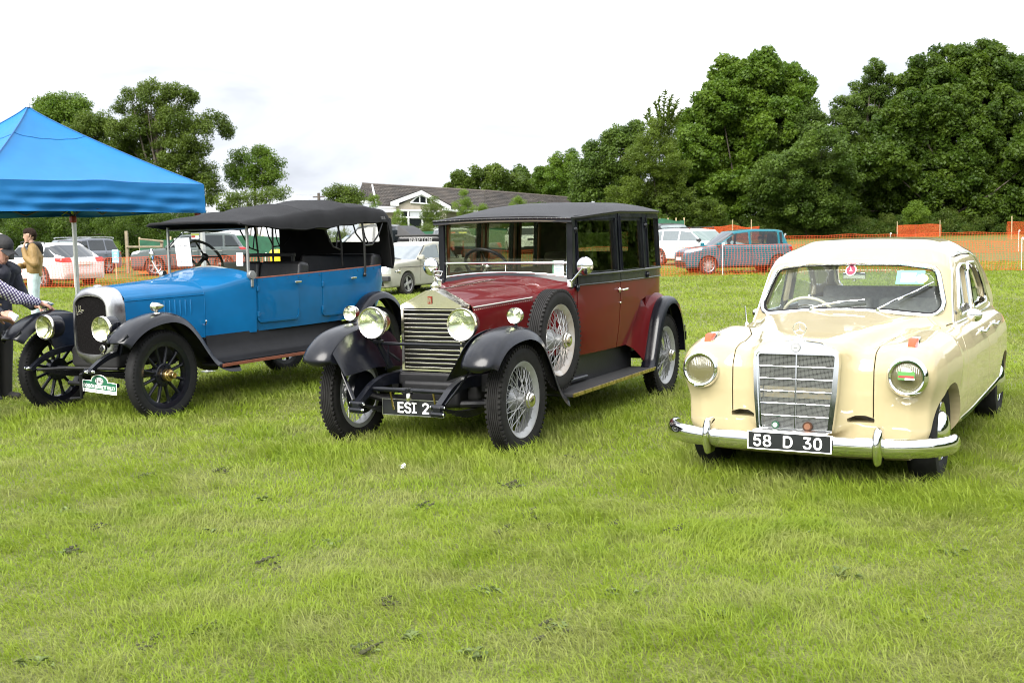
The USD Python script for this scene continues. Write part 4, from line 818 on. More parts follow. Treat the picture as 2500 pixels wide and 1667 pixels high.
    for s in (-1, 1):
        c = np.array([.235, s * .388, .972]); h = lamp(c, .118, .20, 'headlight'); part(h, 'lamp_stand', MB().tube([c + [-.09, 0, -.09], c + [-.10, 0, -.17], (.02, s * .36, .62)], [.02, .024, .03], 10).rbox(c + [-.09, 0, -.15], (.05, .07, .03), .01), BLACKPAINT)
        c = np.array([.03, s * .72, 1.028]); h = lamp(c, .058, .10, 'sidelight'); part(h, 'lamp_stem', MB().lathe([(.042, -.105), (.040, -.095), (.012, -.085), (.010, -.05)], c + [-.03, 0, 0], (0, 0, 1), 16), BLACKPAINT)
    part(T, 'lamp_tie_bar', MB().cyl((.14, -.36, .808), (.14, .36, .808), .0115).tube([(.14, -.30, .81), (.14, -.31, .66), (.10, -.36, .60)], .006, 6), BLACKPAINT)
    # ---- wheels
    for s in (-1, 1):
        wire_wheel(T, (0, s * .715, .405), s); wire_wheel(T, (-3.267, s * .715, .405), s)
    wire_wheel(T, (-.735, .700, .780), 1, rim_mat=RUSTSILVER, name='spare_wheel')
    # ---- inside
    for s in (-1, 1): se = part(T, 'front_seat', MB().rbox((-1.95, s * .32, .86), (.45, .56, .18), .06), LEATHER); part(se, 'seat_back', MB().rbox((-2.16, s * .32, 1.05), (.14, .56, .42), .06, roty(-.15)), LEATHER)
    se = part(T, 'rear_seat', MB().rbox((-3.15, 0, .90), (.5, 1.16, .2), .06), TANCLOTH); part(se, 'seat_back', MB().rbox((-3.40, 0, 1.18), (.16, 1.14, .5), .06), TANCLOTH)
    part(T, 'cabin_floor', MB().box((-2.4, 0, .60), (2.2, 1.22, .02)), DARK); part(T, 'dashboard', MB().rbox((-1.36, 0, 1.17), (.04, 1.16, .16), .015), WOOD)
    sc_, sn = np.array([-1.62, -.34, 1.335]), unit([-.75, 0, .66]); u, v, _ = basis(sn)
    st = part(T, 'steering_wheel', MB().tube([sc_ + .212 * (math.cos(a) * u + math.sin(a) * v) for a in np.linspace(0, 2 * pi, 44, endpoint=False)], .0145, 8, closed=True), LEATHER)
    part(st, 'wheel_spokes', MB().tube([sc_ + .21 * u, sc_ - .21 * u], .009, 6).tube([sc_ + .21 * v, sc_ - .21 * v], .009, 6).sphere(sc_, .04, 8), NICKEL); part(st, 'steering_column', MB().cyl(sc_, sc_ - sn * .6, .02), NICKEL)
limousine()
# ------------------------------------------------------------------ blue 1920s tourer
BLUE = paint('blue_coach_paint', (.0016, .088, .220), dirt=.12, bump=.012, coat=.5)
HOODCLOTH = mat('black_hood_cloth', (.011, .011, .012), .75, spec=.2, var=.2, vs=10, bump=.25, bs=160)
HOODIN = mat('hood_lining', (.006, .006, .006), .95)
GREENSIGN = mat('green_print', (.012, .10, .05), .5)
BLACKMETAL = mat('black_hood_iron', (.010, .010, .010), .35)
TRIMRED = mat('red_brown_trim', (.16, .045, .022), .6, var=.2)
SEATLEATHER = mat('worn_black_leather', (.010, .010, .011), .38, var=.3, vs=24, bump=.3, bs=70)
def artillery(T, o, sy, cap):
    o = np.asarray(o, float); ax = (0, sy, 0); u, v, d = basis(ax)
    wh = part(T, 'wheel', MB().lathe([(.262, -.035), (.312, -.045), (.318, -.04), (.312, -.02), (.312, .02), (.318, .04), (.312, .046), (.296, .045), (.262, .035), (.255, 0), (.262, -.035)], o, ax, 60), BLACKPAINT)
    tm = tyre_mesh(o, ax, .410, .308, .060, False)
    for i in range(72):
        a = 2 * pi * i / 72; r = math.cos(a) * u + math.sin(a) * v; t = -math.sin(a) * u + math.cos(a) * v
        for sd in (-1, 1): tm.box(o + r * .393 + d * sd * .040, (.018, .008, .034), R=np.stack([r, t, unit(d + t * .5 * sd)], 1))
    part(wh, 'tyre', tm, RUBBER)
    for i in range(12):
        a = 2 * pi * (i + .5) / 12; r = math.cos(a) * u + math.sin(a) * v; t = -math.sin(a) * u + math.cos(a) * v; rings = []
        for q, hw, hd in ((.055, .020, .022), (.085, .021, .022), (.12, .016, .020), (.18, .0135, .018), (.235, .0145, .018), (.258, .022, .020)):
            rings.append([o + r * q + t * hw * math.cos(b) + d * hd * math.sin(b) for b in np.linspace(0, 2 * pi, 10, endpoint=False)])
        part(wh, 'spoke', MB().loft(rings), BLACKPAINT, smooth=50)
    part(wh, 'hub', MB().lathe([(.0005, -.05), (.105, -.045), (.112, -.02), (.105, .028), (.098, .034), (.062, .036), (.055, .05), (.0005, .05)], o, ax, 32), BLACKPAINT)
    part(wh, 'hub_bolts', (lambda m: [m.cyl(o + .085 * (math.cos(a) * u + math.sin(a) * v) + d * .03, o + .085 * (math.cos(a) * u + math.sin(a) * v) + d * .045, .008, 6) for a in np.linspace(0, 2 * pi, 12, endpoint=False)] and m)(MB()), BLACKPAINT, kind='stuff')
    part(wh, 'hub_cap', MB().lathe([(.054, .045), (.058, .055), (.058, .088), (.054, .094), (.044, .096), (.040, .108), (.032, .112), (.030, .150), (.026, .156), (.016, .156), (.014, .148), (.0005, .146)], o, ax, 28), cap)
    return wh
def tourer():
    loc, rz = carpos('V')
    T = thing('vintage_tourer', 'bright blue 1920s open tourer with black folding hood and rally plate 148', 'car', loc, rz)
    # ---- radiator
    def ol(pts, n=64):
        p = np.array(pts); q = np.vstack([p, (p * [-1, 1])[-2:0:-1]]); return spline(q, n, closed=True)
    inn = ol([(0, 1.128), (.09, 1.122), (.155, 1.10), (.196, 1.055), (.206, .98), (.207, .70), (.200, .645), (.165, .607), (.09, .592), (0, .588)])
    mid = ol([(0, 1.142), (.095, 1.136), (.165, 1.112), (.208, 1.062), (.219, .98), (.220, .695), (.212, .634), (.172, .592), (.09, .572), (0, .560)])
    fr = ol([(0, 1.185), (.11, 1.176), (.19, 1.140), (.238, 1.075), (.250, .98), (.250, .69), (.238, .615), (.19, .555), (.09, .512), (0, .500)])
    out = ol([(0, 1.212), (.12, 1.202), (.205, 1.162), (.258, 1.085), (.270, .98), (.272, .69), (.262, .61), (.20, .535), (.09, .490), (0, .478)])
    rr = lambda o, x, vee=.0: np.stack([x - vee * np.abs(o[:, 0]), o[:, 0], o[:, 1]], 1)
    sh = part(T, 'radiator_shell', MB().loft([rr(inn, .150), rr(inn, .172), rr(mid, .178, .02), rr((mid + fr) / 2, .172, .03), rr(fr, .160, .04), rr(out * .3 + fr * .7, .148, .03), rr(out, .11), rr(out, .0), rr(inn, .0)], cap=False), ALU, smooth=50)
    part(sh, 'radiator_core', MB().prism(Polygon(inn), YZ, .10, .152), mat('radiator_honeycomb', (.006, .0055, .0055), .9, spec=.05, var=.5, vs=60, bump=.5, bs=140), smooth=False)
    mb = MB()
    def script(strokes, o, h, r):
        for st in strokes:
            p = spline([(o[0], o[1] + h * a, o[2] + h * b) for a, b in st], 24); mb.tube(p, r, 5)
    VUL = [[(-.62, .55), (-.55, .75), (-.42, .35), (-.40, -.25), (-.30, -.45), (-.08, .30), (.0, .75)], [(-.12, .22), (-.14, -.05), (-.04, -.10), (.06, .22), (.05, -.06), (.12, -.04)], [(.12, -.04), (.26, .60), (.20, .62), (.18, -.02), (.26, .0)], [(.44, .16), (.34, .18), (.30, -.02), (.40, -.04)], [(.40, -.04), (.52, .20), (.46, .05), (.52, -.02), (.60, .22), (.60, .0)], [(.60, .0), (.66, .2), (.70, .02), (.76, .22), (.78, .02), (.86, .06)], [(-.45, -.42), (-.1, -.36), (.3, -.26), (.62, -.12)]]
    script(VUL, (.157, -.160, .985), .078, .0019); part(sh, 'script_badge', mb, NICKEL)
    bd = np.array([.185, .150, .648]); b = part(sh, 'club_badge', MB().lathe([(.0005, .004), (.028, .004), (.034, .0), (.036, -.008)], bd, (1, 0, .1), 24).rbox(bd + [0, 0, -.046], (.012, .034, .02), .004), NICKEL)
    part(b, 'badge_ring', MB().lathe([(.0005, .006), (.024, .006), (.026, .004)], bd, (1, 0, .1), 24), BLACKPLATE); mb = MB(); text_on(mb, 'V', .034, bd + [.006, 0, 0], (0, 1, 0), (0, 0, 1), bold=True); part(b, 'badge_letter', mb, NICKEL)
    part(sh, 'radiator_cap', MB().lathe([(.035, 0), (.04, .006), (.034, .016), (.02, .02), (.0005, .021)], (.07, 0, 1.208), (0, 0, 1), 20), ALU)
    # ---- bonnet, scuttle
    top_f = spline([(.270, .66), (.271, .85), (.269, 1.072), (.245, 1.125), (.19, 1.170), (.10, 1.202), (0, 1.209)], 44)
    top_r = spline([(.455, .675), (.462, .88), (.458, 1.092), (.425, 1.160), (.32, 1.215), (.17, 1.246), (0, 1.258)], 44)
    top_s = spline([(.610, .685), (.618, .95), (.612, 1.215), (.555, 1.272), (.40, 1.312), (.20, 1.334), (0, 1.340)], 44)
    full = lambda r: np.vstack([r, (r * [1, -1, 1])[-2::-1]])
    at = lambda q, x: np.stack([np.full(len(q), x), q[:, 0], q[:, 1]], 1)
    R = [full(at(top_f * (1 - f) + top_r * f, .0 * (1 - f) - .83 * f)) for f in np.linspace(0, 1, 14)]; bn = part(T, 'bonnet', MB().sheet(np.array(R), .004), BLUE, smooth=40)
    R = []
    for f in np.linspace(0, 1, 14):
        e = .75 * f + .25 * f * f * (3 - 2 * f); q = top_r * (1 - e) + top_s * e; x = -.834 * (1 - f) - 1.405 * f + .0 * q[:, 0]; R.append(full(np.stack([x + 0 * q[:, 0], q[:, 0], q[:, 1]], 1)))
    part(T, 'scuttle', MB().sheet(np.array(R), .005), BLUE, smooth=45)
    q = full(at(top_r, -.832)); part(T, 'bonnet_seam', MB().tube(q[8:-8], .004, 5), BLUE)
    for s in (-1, 1):
        part(bn, 'bonnet_hinge', MB().tube([(.0, s * .271, 1.074), (-.83, s * .460, 1.094)], .0035, 5), BLUE)
        for k, x in enumerate(np.linspace(-.40, -.68, 6)):
            y = .270 + (-x) / .83 * .190; part(bn, 'louvre', MB().sphere((x, s * (y - .002), .975), 1, 9, (.011, .012, .085)), BLUE)
        c = np.array([-.80, s * .462, .80]); part(bn, 'bonnet_catch', MB().tube([c, c + [0, s * .03, 0], c + [0, s * .04, .03]], .008, 6).sphere(c + [0, s * .04, .035], .012, 6), CHROME)
    # ---- body tub
    P, N, L, sx = plan([(-1.40, .610), (-1.75, .652), (-2.2, .668), (-2.8, .668), (-3.3, .655), (-3.62, .60), (-3.80, .47), (-3.88, .25), (-3.90, 0)])
    X = lambda x: float(sx(x)); zt = lambda x: 1.222 + .065 * np.clip((-x - 1.40) / 2.4, 0, 1)
    def fn(side):
        def f(s, z, off):
            p, n = P(s), N(s); k = 1 - .05 * np.clip((.98 - z) / .3, 0, 1) ** 2 - .02 * np.clip((z - 1.1) / .2, 0, 1) ** 2; q = p * np.stack([np.clip(1 - .05 * np.clip((1.0 - z) / .3, 0, 1) * (p[..., 0] < -3.5), 0, 1), k], -1) + n * np.asarray(off)[..., None]
            return np.stack([q[..., 0], side * q[..., 1], z + 0 * s], -1)
        return f
    rail = [(s_, float(zt(P(np.array([s_]))[0, 0]))) for s_ in np.linspace(0, L, 30)]
    whole = Polygon([(0, .69)] + rail + [(L, .72)]).difference(Polygon([(X(-3.30 + .44 * math.cos(a)), .52 + .40 * math.sin(a)) for a in np.linspace(0, pi, 14)]))
    drs = (('front_door', -1.435, -2.02), ('rear_door', -2.42, -2.99))
    for s in (-1, 1):
        F = fn(s); body = whole
        for nm, a, b in drs:
            g = rpoly([(X(a), .785), (X(b), .785), (X(b), 1.4), (X(a), 1.4)], .05).intersection(whole); body = body.difference(g.buffer(.003))
            d = part(T, nm, panel(MB(), g.buffer(-.002), F, .006, -.03), BLUE, smooth=30)
            bead = g.buffer(.012).difference(g.buffer(-.010)).intersection(sbox(X(a) - .02, .7, X(b) + .0, .88)); part(d, 'door_bead', panel(MB(), bead, F, .013, .0), BLUE, smooth=30)
            c = F(np.array([X(b) - .025]), np.array([1.165]), .006)[0]; part(d, 'handle', MB().lathe([(.012, 0), (.011, .03), (.007, .034)], c, (0, s, 0), 10).rbox(c + [0.02, s * .036, .0], (.095, .015, .018), .006), NICKEL)
            c = F(np.array([X(a)]), np.array([1.12]), .008)[0]; part(d, 'hinge', MB().rbox(c, (.03, .014, .05), .005), BLUE); c = F(np.array([X(a)]), np.array([.86]), .008)[0]; part(d, 'hinge', MB().rbox(c, (.03, .014, .05), .005), BLUE)
        part(T, 'body_side', panel(MB(), body, F, 0, -.03), BLUE, smooth=30)
        ss = np.array([r[0] for r in rail]); zz = np.array([r[1] for r in rail]); part(T, 'rail_trim', MB().tube(F(ss, zz + .003, -.012), .011, 6), TRIMRED)
        st = MB()
        for k in np.linspace(.1, L - .2, 16): st.sphere(F(np.array([k]), np.array([np.interp(k, ss, zz) - .022]), .003)[0], .006, 5)
        part(T, 'hood_studs', st, BLACKMETAL, kind='stuff')
        # valance and running board
        V_ = np.array([[(x, s * y, z) for y, z in ((.585, .70), (.60, .60), (.64, .50), (.70, .462), (.83, .452))] for x in np.linspace(-.70, -2.85, 20)]); part(T, 'running_valance', fix_normals(MB().sheet(V_, .004)), mat('black_lino', (.007, .007, .008), .5, spec=.2, var=.25, vs=8, bump=.08, bs=20), smooth=50)
        rb = part(T, 'running_board', MB().rbox((-1.72, s * .72, .434), (2.20, .26, .026), .006), CHASSIS); part(rb, 'edge_strip', MB().rbox((-1.72, s * .852, .432), (2.18, .012, .03), .003), TRIMRED)
        fp = [(.545, .725), (.555, .755), (.44, .858), (.28, .935), (.08, .975), (-.10, .968), (-.26, .90), (-.40, .77), (-.52, .62), (-.63, .505), (-.76, .450), (-.90, .440)]
        q = fender(fp, .535, .842, n=70, crown=.05, tip=.16, lip=.04); part(T, 'front_mudguard', fix_normals(q if s > 0 else q.mirror()), BLACKPAINT, smooth=50)
        C = spline(fp, 50); inn_ = np.array([[(x, s * .537, z - .03), (x, s * .49, z * .5 + .36), (x, s * .40, .62 + 0 * z)] for x, z in C[14:34]]); part(T, 'inner_valance', MB().sheet(inn_, .004), BLACKPAINT)
        rp = [(-2.60, .445), (-2.70, .50), (-2.82, .66), (-2.95, .83), (-3.12, .955), (-3.33, .995), (-3.54, .94), (-3.70, .80), (-3.80, .62), (-3.84, .45)]
        q = fender(rp, .66, .85, n=60, tip=0, lip=.045, crown=.03); part(T, 'rear_mudguard', fix_normals(q if s > 0 else q.mirror()), BLACKPAINT, smooth=50)
        part(T, 'chassis_rail', MB().box((-1.86, s * .40, .60), (3.5, .06, .12)), CHASSIS)
        horn = spline([(-.10, .63), (.12, .635), (.30, .61), (.44, .555), (.54, .495)], 18); part(T, 'chassis_horn', MB().loft([[(x, s * .38 + dy, z + dz) for dy, dz in ((-.024, -h), (.024, -h), (.024, h * .6), (-.024, h * .6))] for (x, z), h in zip(horn, np.linspace(.036, .024, 18))]), BLACKPAINT)
        part(T, 'shackle', MB().cyl((.555, s * .38 - .045, .488), (.555, s * .38 + .045, .488), .022, 12), BLACKPAINT); part(T, 'shackle_cap', MB().lathe([(.0005, .03), (.012, .025), (.016, 0)], (.555, s * .38 + s * .045, .488), (0, s, 0), 12).lathe([(.0005, .03), (.012, .025), (.016, 0)], (.57, s * .38, .488), (1, 0, 0), 12), CHROME)
        lf = MB()
        for k in range(7): lf.loft([[(x, s * .38 + dy, .488 - .07 * (1 - (x / .55) ** 2) - k * .009 + dz) for dy, dz in ((-.025, -.004), (.025, -.004), (.025, .004), (-.025, .004))] for x in np.linspace(-.55 + k * .075, .55 - k * .075, 13)])
        part(T, 'leaf_spring', lf, CHASSIS)
        artillery(T, (0, s * .70, .410), s, BRASS if s > 0 else BLACKPAINT); artillery(T, (-3.373, s * .70, .410), s, BLACKPAINT)
        # lamps
        c = np.array([.385, s * .368, .848]); ax = unit((1, 0, -.02)); r = .112
        h = part(T, 'headlight', MB().lathe([(r * .90, .0), (r, .006), (r * 1.05, -.006), (r * 1.05, -.022), (r * .98, -.03)], c, ax, 40), NICKEL)
        part(h, 'lamp_bowl', MB().lathe([(r * .98, -.03), (r * .97, -.12), (r * .90, -.150), (r * .6, -.172), (.0005, -.18)], c, ax, 36), BLACKPAINT); part(h, 'reflector', MB().lathe([(.0005, -r * .55), (r * .3, -r * .51), (r * .6, -r * .36), (r * .9, -.002)], c, ax, 36), mat('pale_yellow_reflector', (.72, .74, .50), .18, 1)); part(h, 'lens', MB().lathe([(r * .9, -.001), (r * .6, .008), (.0005, .012)], c, ax, 36), LENS)
        part(h, 'lamp_bracket', MB().tube([c + [-.10, s * .11, .02], c + [-.14, s * .14, 0], c + [-.14, s * .12, -.12], (.20, s * .40, .60)], .016, 8).rbox(c + [-.1, s * .115, .03], (.04, .02, .06), .006), BLACKPAINT)
        c = np.array([.06, s * .728, 1.035]); h = part(T, 'sidelight', MB().lathe([(.036, .0), (.041, -.004), (.042, -.02), (.036, -.06), (.022, -.105), (.008, -.135), (.0005, -.14)], c + [.045, 0, 0], (1, 0, .0), 24), NICKEL); part(h, 'lens', MB().lathe([(.036, .0), (.02, .010), (.0005, .013)], c + [.045, 0, 0], (1, 0, 0), 20), REFLECTOR); part(h, 'lamp_stem', MB().lathe([(.032, -.062), (.028, -.054), (.012, -.046), (.010, -.02)], c, (0, 0, 1), 14), NICKEL)
    # floor, axle and running gear
    part(T, 'floor', MB().box((-2.6, 0, .72), (2.5, 1.16, .02)), DARK); part(T, 'front_axle', MB().tube([(0, -.64, .42), (0, -.45, .40), (0, 0, .385), (0, .45, .40), (0, .64, .42)], .028, 8).tube([(.06, -.60, .44), (.06, .60, .44)], .013, 6), CHASSIS); part(T, 'drag_link', MB().tube([(.50, -.36, .47), (.30, -.2, .47), (.2, .36, .47)], .016, 6), CHASSIS)
    part(T, 'engine_undertray', MB().rbox((-.3, 0, .56), (.9, .6, .2), .05).rbox((-1.7, 0, .60), (2.4, .74, .12), .03), DARK); part(T, 'rear_axle', MB().cyl((-3.373, -.66, .41), (-3.373, .66, .41), .045).sphere((-3.373, 0, .41), .15, 10), CHASSIS)
    part(T, 'starting_handle', MB().tube([(.02, .02, .46), (.50, .235, .455), (.52, .235, .455), (.50, .21, .24), (.49, .06, .222)], .015, 8), CHASSIS)
    # rally plate
    o = np.array([.475, .415, .345]); rt = unit((.0, 1, -.05)); up = unit((0, .05, 1)); nn = np.cross(rt, up)
    to = lambda v, t: o + v[:, :1] * rt + v[:, 1:2] * up + t * nn
    shape = Polygon([(-.212, -.058), (.212, -.058), (.212, .046), (.115, .050)] + [(.105 * math.cos(a), .045 + .062 * math.sin(a)) for a in np.linspace(0, pi, 18)] + [(-.115, .050), (-.212, .046)]).buffer(0)
    pl = part(T, 'rally_plate', MB().prism(shape, to, -.004, 0), WHITE); part(pl, 'plate_ground', MB().prism(shape.buffer(-.006).difference(sbox(-.3, -.1, .3, -.026)), to, 0, .0012), GREENSIGN)
    ell = Polygon([(.050 * math.cos(a), .050 + .033 * math.sin(a)) for a in np.linspace(0, 2 * pi, 28)]); part(pl, 'number_disc', MB().prism(ell, to, .001, .0024), WHITE)
    mb = MB(); text_on(mb, '148', .036, o + up * .050 + nn * .0024, rt, up, bold=True, depth=.001); part(pl, 'plate_number', mb, INK)
    mb = MB(); text_on(mb, 'GORDON BENNETT RALLY', .030, o - up * .001 + nn * .0012, rt, up, bold=True, width=.395, depth=.001); part(pl, 'plate_lettering', mb, WHITE)
    mb = MB(); text_on(mb, 'Preserving our Motoring Heritage since 1903', .011, o - up * .042 + nn * .0002, rt, up, width=.37, depth=.001); part(pl, 'plate_small_print', mb, INK)
    part(T, 'plate_bar', MB().cyl((.45, .0, .36), (.45, .62, .36), .02), CHASSIS)
    # ---- windscreen
    for s in (-1, 1):
        part(T, 'screen_post', MB().loft([[(-1.39 + .018 * math.cos(a) + .0 * t, s * .542 + .014 * math.sin(a), 1.235 + .52 * t) for a in np.linspace(0, 2 * pi, 8, endpoint=False)] for t in np.linspace(0, 1, 4)]), STEEL)
        c = np.array([-1.36, s * .61, 1.262]); d = part(T, 'post_clamp', MB().lathe([(.0005, .024), (.040, .022), (.046, .012), (.046, -.02)], c, (.25, s, 0), 28).rbox(c + [.0, s * .004, -.075], (.03, .016, .09), .006), STEEL)
    ws = part(T, 'windscreen_frame', MB().tube([(-1.39, -.53, 1.728), (-1.39, .53, 1.728)], .009, 6).tube([(-1.392, -.53, 1.515), (-1.392, .53, 1.515)], .004, 5).tube([(-1.40, y, 1.345 - .13 * (y / .56) ** 2) for y in np.linspace(-.56, .56, 21)], .013, 6), STEEL)
    part(ws, 'upper_pane', MB().box((-1.39, 0, 1.62), (.002, 1.06, .205)), PANE); part(ws, 'lower_pane', MB().prism(Polygon([(y, 1.350 - .13 * (y / .56) ** 2) for y in np.linspace(-.53, .53, 21)] + [(.53, 1.513), (-.53, 1.513)]), YZ, -1.391, -1.389), PANE)
    w = part(T, 'information_sheet', MB().loft([[(-1.37, -.44 + .27 * a + .03 * b, 1.645 - .30 * b - .01 * a), (-1.368, -.44 + .27 * a + .03 * b, 1.645 - .30 * b - .01 * a)] for a, b in ((0, 0), (0, 1), (1, 1), (1, 0))][:0] or [[(-1.372 + dx, y, z) for dx in (0,) for y, z in ((-.440, 1.645), (-.400, 1.350), (-.195, 1.355), (-.225, 1.650))], [(-1.368, y, z) for y, z in ((-.440, 1.645), (-.400, 1.350), (-.195, 1.355), (-.225, 1.650))]]), PAPER)
    mb = MB(); text_on(mb, 'VULCAN', .022, (-1.367, -.325, 1.565), (0, 1, 0), (0, 0, 1), width=.13); 
    for k, z in enumerate(np.linspace(1.545, 1.46, 8)): mb.box((-1.367, -.318, z), (.001, .10 - .012 * (k % 3), .004))
    for k, z in enumerate(np.linspace(1.435, 1.375, 6)): mb.box((-1.367, -.30 + .01 * (k % 2), z), (.001, .16 - .02 * (k % 3), .006))
    part(w, 'sheet_print', mb, mat('grey_print', (.16, .16, .17), .7)); part(T, 'windscreen_card', MB().box((-1.372, .45, 1.42), (.003, .085, .13)), PAPER); t = part(T, 'windscreen_sticker', MB().box((-1.372, -.14, 1.665), (.003, .11, .06)), PAPER); part(t, 'sticker_band', MB().box((-1.369, -.14, 1.68), (.002, .11, .02)), mat('yellow_green_sticker', (.45, .50, .10), .5)); part(t, 'sticker_print', MB().box((-1.369, -.165, 1.658), (.002, .05, .02)), mat('red_sticker_print', (.45, .06, .04), .5))
    m = part(T, 'mirror', MB().sphere((-1.30, -.70, 1.478), .052, 12, (.5, .62, 1.25)), CHROME); part(m, 'mirror_arm', MB().tube([(-1.30, -.705, 1.42), (-1.32, -.68, 1.35), (-1.34, -.62, 1.245)], .007, 6), CHROME)
    part(T, 'windscreen_wiper', MB().tube([(-1.375, -.30, 1.71), (-1.37, -.42, 1.63), (-1.37, -.52, 1.55)], .006, 5), BLACKMETAL)
    # ---- hood
    xs = np.linspace(-1.205, -3.78, 46); vs_ = np.linspace(-1, 1, 35); G = np.zeros((46, 35, 3))
    for i, x in enumerate(xs):
        w = np.interp(-x, [1.2, 1.4, 2.0, 3.2, 3.6, 3.78], [.632, .655, .672, .675, .665, .63]); ze = np.interp(-x, [1.2, 1.5, 2.0, 2.6, 3.2, 3.78], [1.772, 1.748, 1.712, 1.738, 1.785, 1.792])
        zc = np.interp(-x, [1.2, 1.5, 2.3, 3.0, 3.5, 3.70, 3.78], [1.800, 1.868, 1.985, 2.040, 2.020, 1.985, 1.93]); ribs = .005 * math.cos((-x - 2.3) / .70 * 2 * pi) * (1 if x < -1.7 else .3)
        a = np.abs(vs_); prof = 1 - np.where(a < .82, .34 * (a / .82) ** 2.4, .34 + .66 * ((a - .82) / .18) ** 1.25)
        y = w * np.where(a < .82, a / .82 * .93, .93 + .07 * np.sin((a - .82) / .18 * pi / 2)) * np.sign(vs_)
        sag = .005 * np.sin(6 * x + 3 * vs_) * (a < .95) + .006 * np.sin(15 * x - 7 * vs_)
        G[i] = np.stack([np.full(35, x), y, ze + (zc - ze) * prof + ribs * (1 - a ** 4) + sag * np.clip((-x - 1.25) * 3, 0, 1)], 1)
    hood = part(T, 'hood', fix_normals(MB().sheet(G, .006)), HOODCLOTH, smooth=60)
    part(hood, 'hood_lining', fix_normals(MB().sheet(G * [1, .985, 1] - [0, 0, .012], .004)), HOODIN, smooth=60)
    part(hood, 'front_bead', MB().tube(G[0] + [.006, 0, 0], .016, 8), HOODCLOTH)
    for s in (0, -1): part(hood, 'edge_bead', MB().tube(G[:, s], .008, 6), HOODCLOTH)
    for x in (-2.25, -3.0, -3.45):
        i = np.argmin(abs(xs - x)); part(hood, 'seam', MB().tube(G[i] + [0, 0, .0035], .0045, 5), HOODCLOTH)
    # rear curtain, wrapped round the far corner
    Pc = spline([(-3.32, -.655), (-3.52, -.645), (-3.68, -.58), (-3.76, -.42), (-3.79, -.2), (-3.80, 0), (-3.80, .25), (-3.79, .48), (-3.76, .615), (-3.70, .655)], 80); Lc = np.concatenate([[0], np.cumsum(np.linalg.norm(np.diff(Pc, axis=0), axis=1))])
    def fc(s, z, off):
        q = np.stack([np.interp(s, Lc, Pc[:, k]) for k in (0, 1)], -1); t = np.stack([np.gradient(Pc[:, k], Lc) for k in (0, 1)], -1); n = np.stack([np.interp(s, Lc, t[:, 1]), -np.interp(s, Lc, t[:, 0])], -1); lean = np.clip((1.75 - z) / .5, 0, 1)
        q = q + n * np.asarray(off)[..., None]; return np.stack([q[..., 0] - .08 * lean * np.clip((-q[..., 0] - 3.3) / .4, 0, 1), q[..., 1], z + .004 * np.sin(9 * s)], -1)
    sy = lambda y: float(np.interp(y, Pc[12:, 1], Lc[12:])); win = rpoly([(sy(-.29), 1.560), (sy(.46), 1.560), (sy(.44), 1.785), (sy(-.31), 1.765)], .02)
    ztop = Polygon([(0, 1.26)] + [(s_, 1.765 + .22 * (1 - (np.interp(s_, Lc, Pc[:, 1]) / .64) ** 2) * (s_ > Lc[20])) for s_ in np.linspace(0, Lc[-1], 40)] + [(Lc[-1], 1.26)])
    cu = part(hood, 'rear_curtain', panel(MB(), ztop.difference(win), fc, .004, -.004), HOODIN, smooth=40); part(hood, 'curtain_window', panel(MB(), win, fc, .0, -.001), PANE, smooth=False)
    q = np.array([[(-3.70, .66, 1.785), (-3.80, .64, 1.83), (-3.86, .52, 1.86)], [(-3.79, .665, 1.55), (-3.87, .62, 1.55), (-3.90, .50, 1.55)], [(-3.83, .66, 1.36), (-3.90, .61, 1.36), (-3.94, .48, 1.36)], [(-3.83, .64, 1.255), (-3.91, .58, 1.235), (-3.95, .45, 1.25)]])
    q = np.stack([spline(q[:, k], 16) for k in range(3)], 1); part(hood, 'corner_flap', MB().sheet(q, .006), HOODCLOTH, smooth=60)
    part(hood, 'flap_buckle', MB().sphere((-3.90, .655, 1.20), .02, 6).cyl((-3.86, .64, 1.20), (-3.93, .66, 1.205), .011, 6).cyl((-3.93, .66, 1.17), (-3.93, .66, 1.23), .008, 6), NICKEL)
    mb = MB(); text_on(mb, 'SRA', .035, (-3.58, .683, 1.835), (-1, -.05, 0), (0, -.25, 1)); part(hood, 'maker_mark', mb, mat('pale_stencil', (.12, .12, .12), .8))
    for s in (-1, 1):
        part(T, 'hood_iron', MB().tube([(-3.20, s * .670, 1.195), (-3.21, s * .672, 1.23), (-3.21, s * .672, 1.55), (-3.20, s * .655, 1.80)], .013, 8).sphere((-3.20, s * .672, 1.19), .022, 8), BLACKMETAL)
        part(T, 'hood_brace', MB().tube([(-3.21, s * .668, 1.54), (-3.10, s * .64, 1.66), (-3.05, s * .63, 1.80)], .009, 6).tube([(-3.21, s * .668, 1.525), (-3.38, s * .66, 1.53), (-3.52, s * .65, 1.64), (-3.62, s * .64, 1.775)], .010, 6).tube([(-3.32, s * .66, 1.53), (-3.26, s * .65, 1.62), (-3.22, s * .64, 1.78)], .008, 6), BLACKMETAL)
        part(T, 'hood_brace', MB().tube([(-2.88, s * .60, 1.30), (-2.86, s * .61, 1.56), (-2.82, s * .60, 1.76)], .012, 6).tube([(-2.87, s * .6, 1.48), (-2.72, s * .6, 1.52), (-2.55, s * .6, 1.75)], .009, 6).tube([(-2.78, s * .6, 1.50), (-2.80, s * .6, 1.62), (-2.84, s * .6, 1.74)], .008, 6), BLACKMETAL)
    part(T, 'hood_stay', MB().tube([(-1.40, -.45, 1.72), (-1.55, -.52, 1.74), (-1.9, -.56, 1.73)], .007, 5), BLACKMETAL); part(T, 'hood_stay', MB().tube([(-2.35, .60, 1.735), (-2.60, .62, 1.715), (-2.68, .62, 1.74)], .012, 6), BLACKMETAL)
    for y in np.linspace(-.6, .6, 2): pass
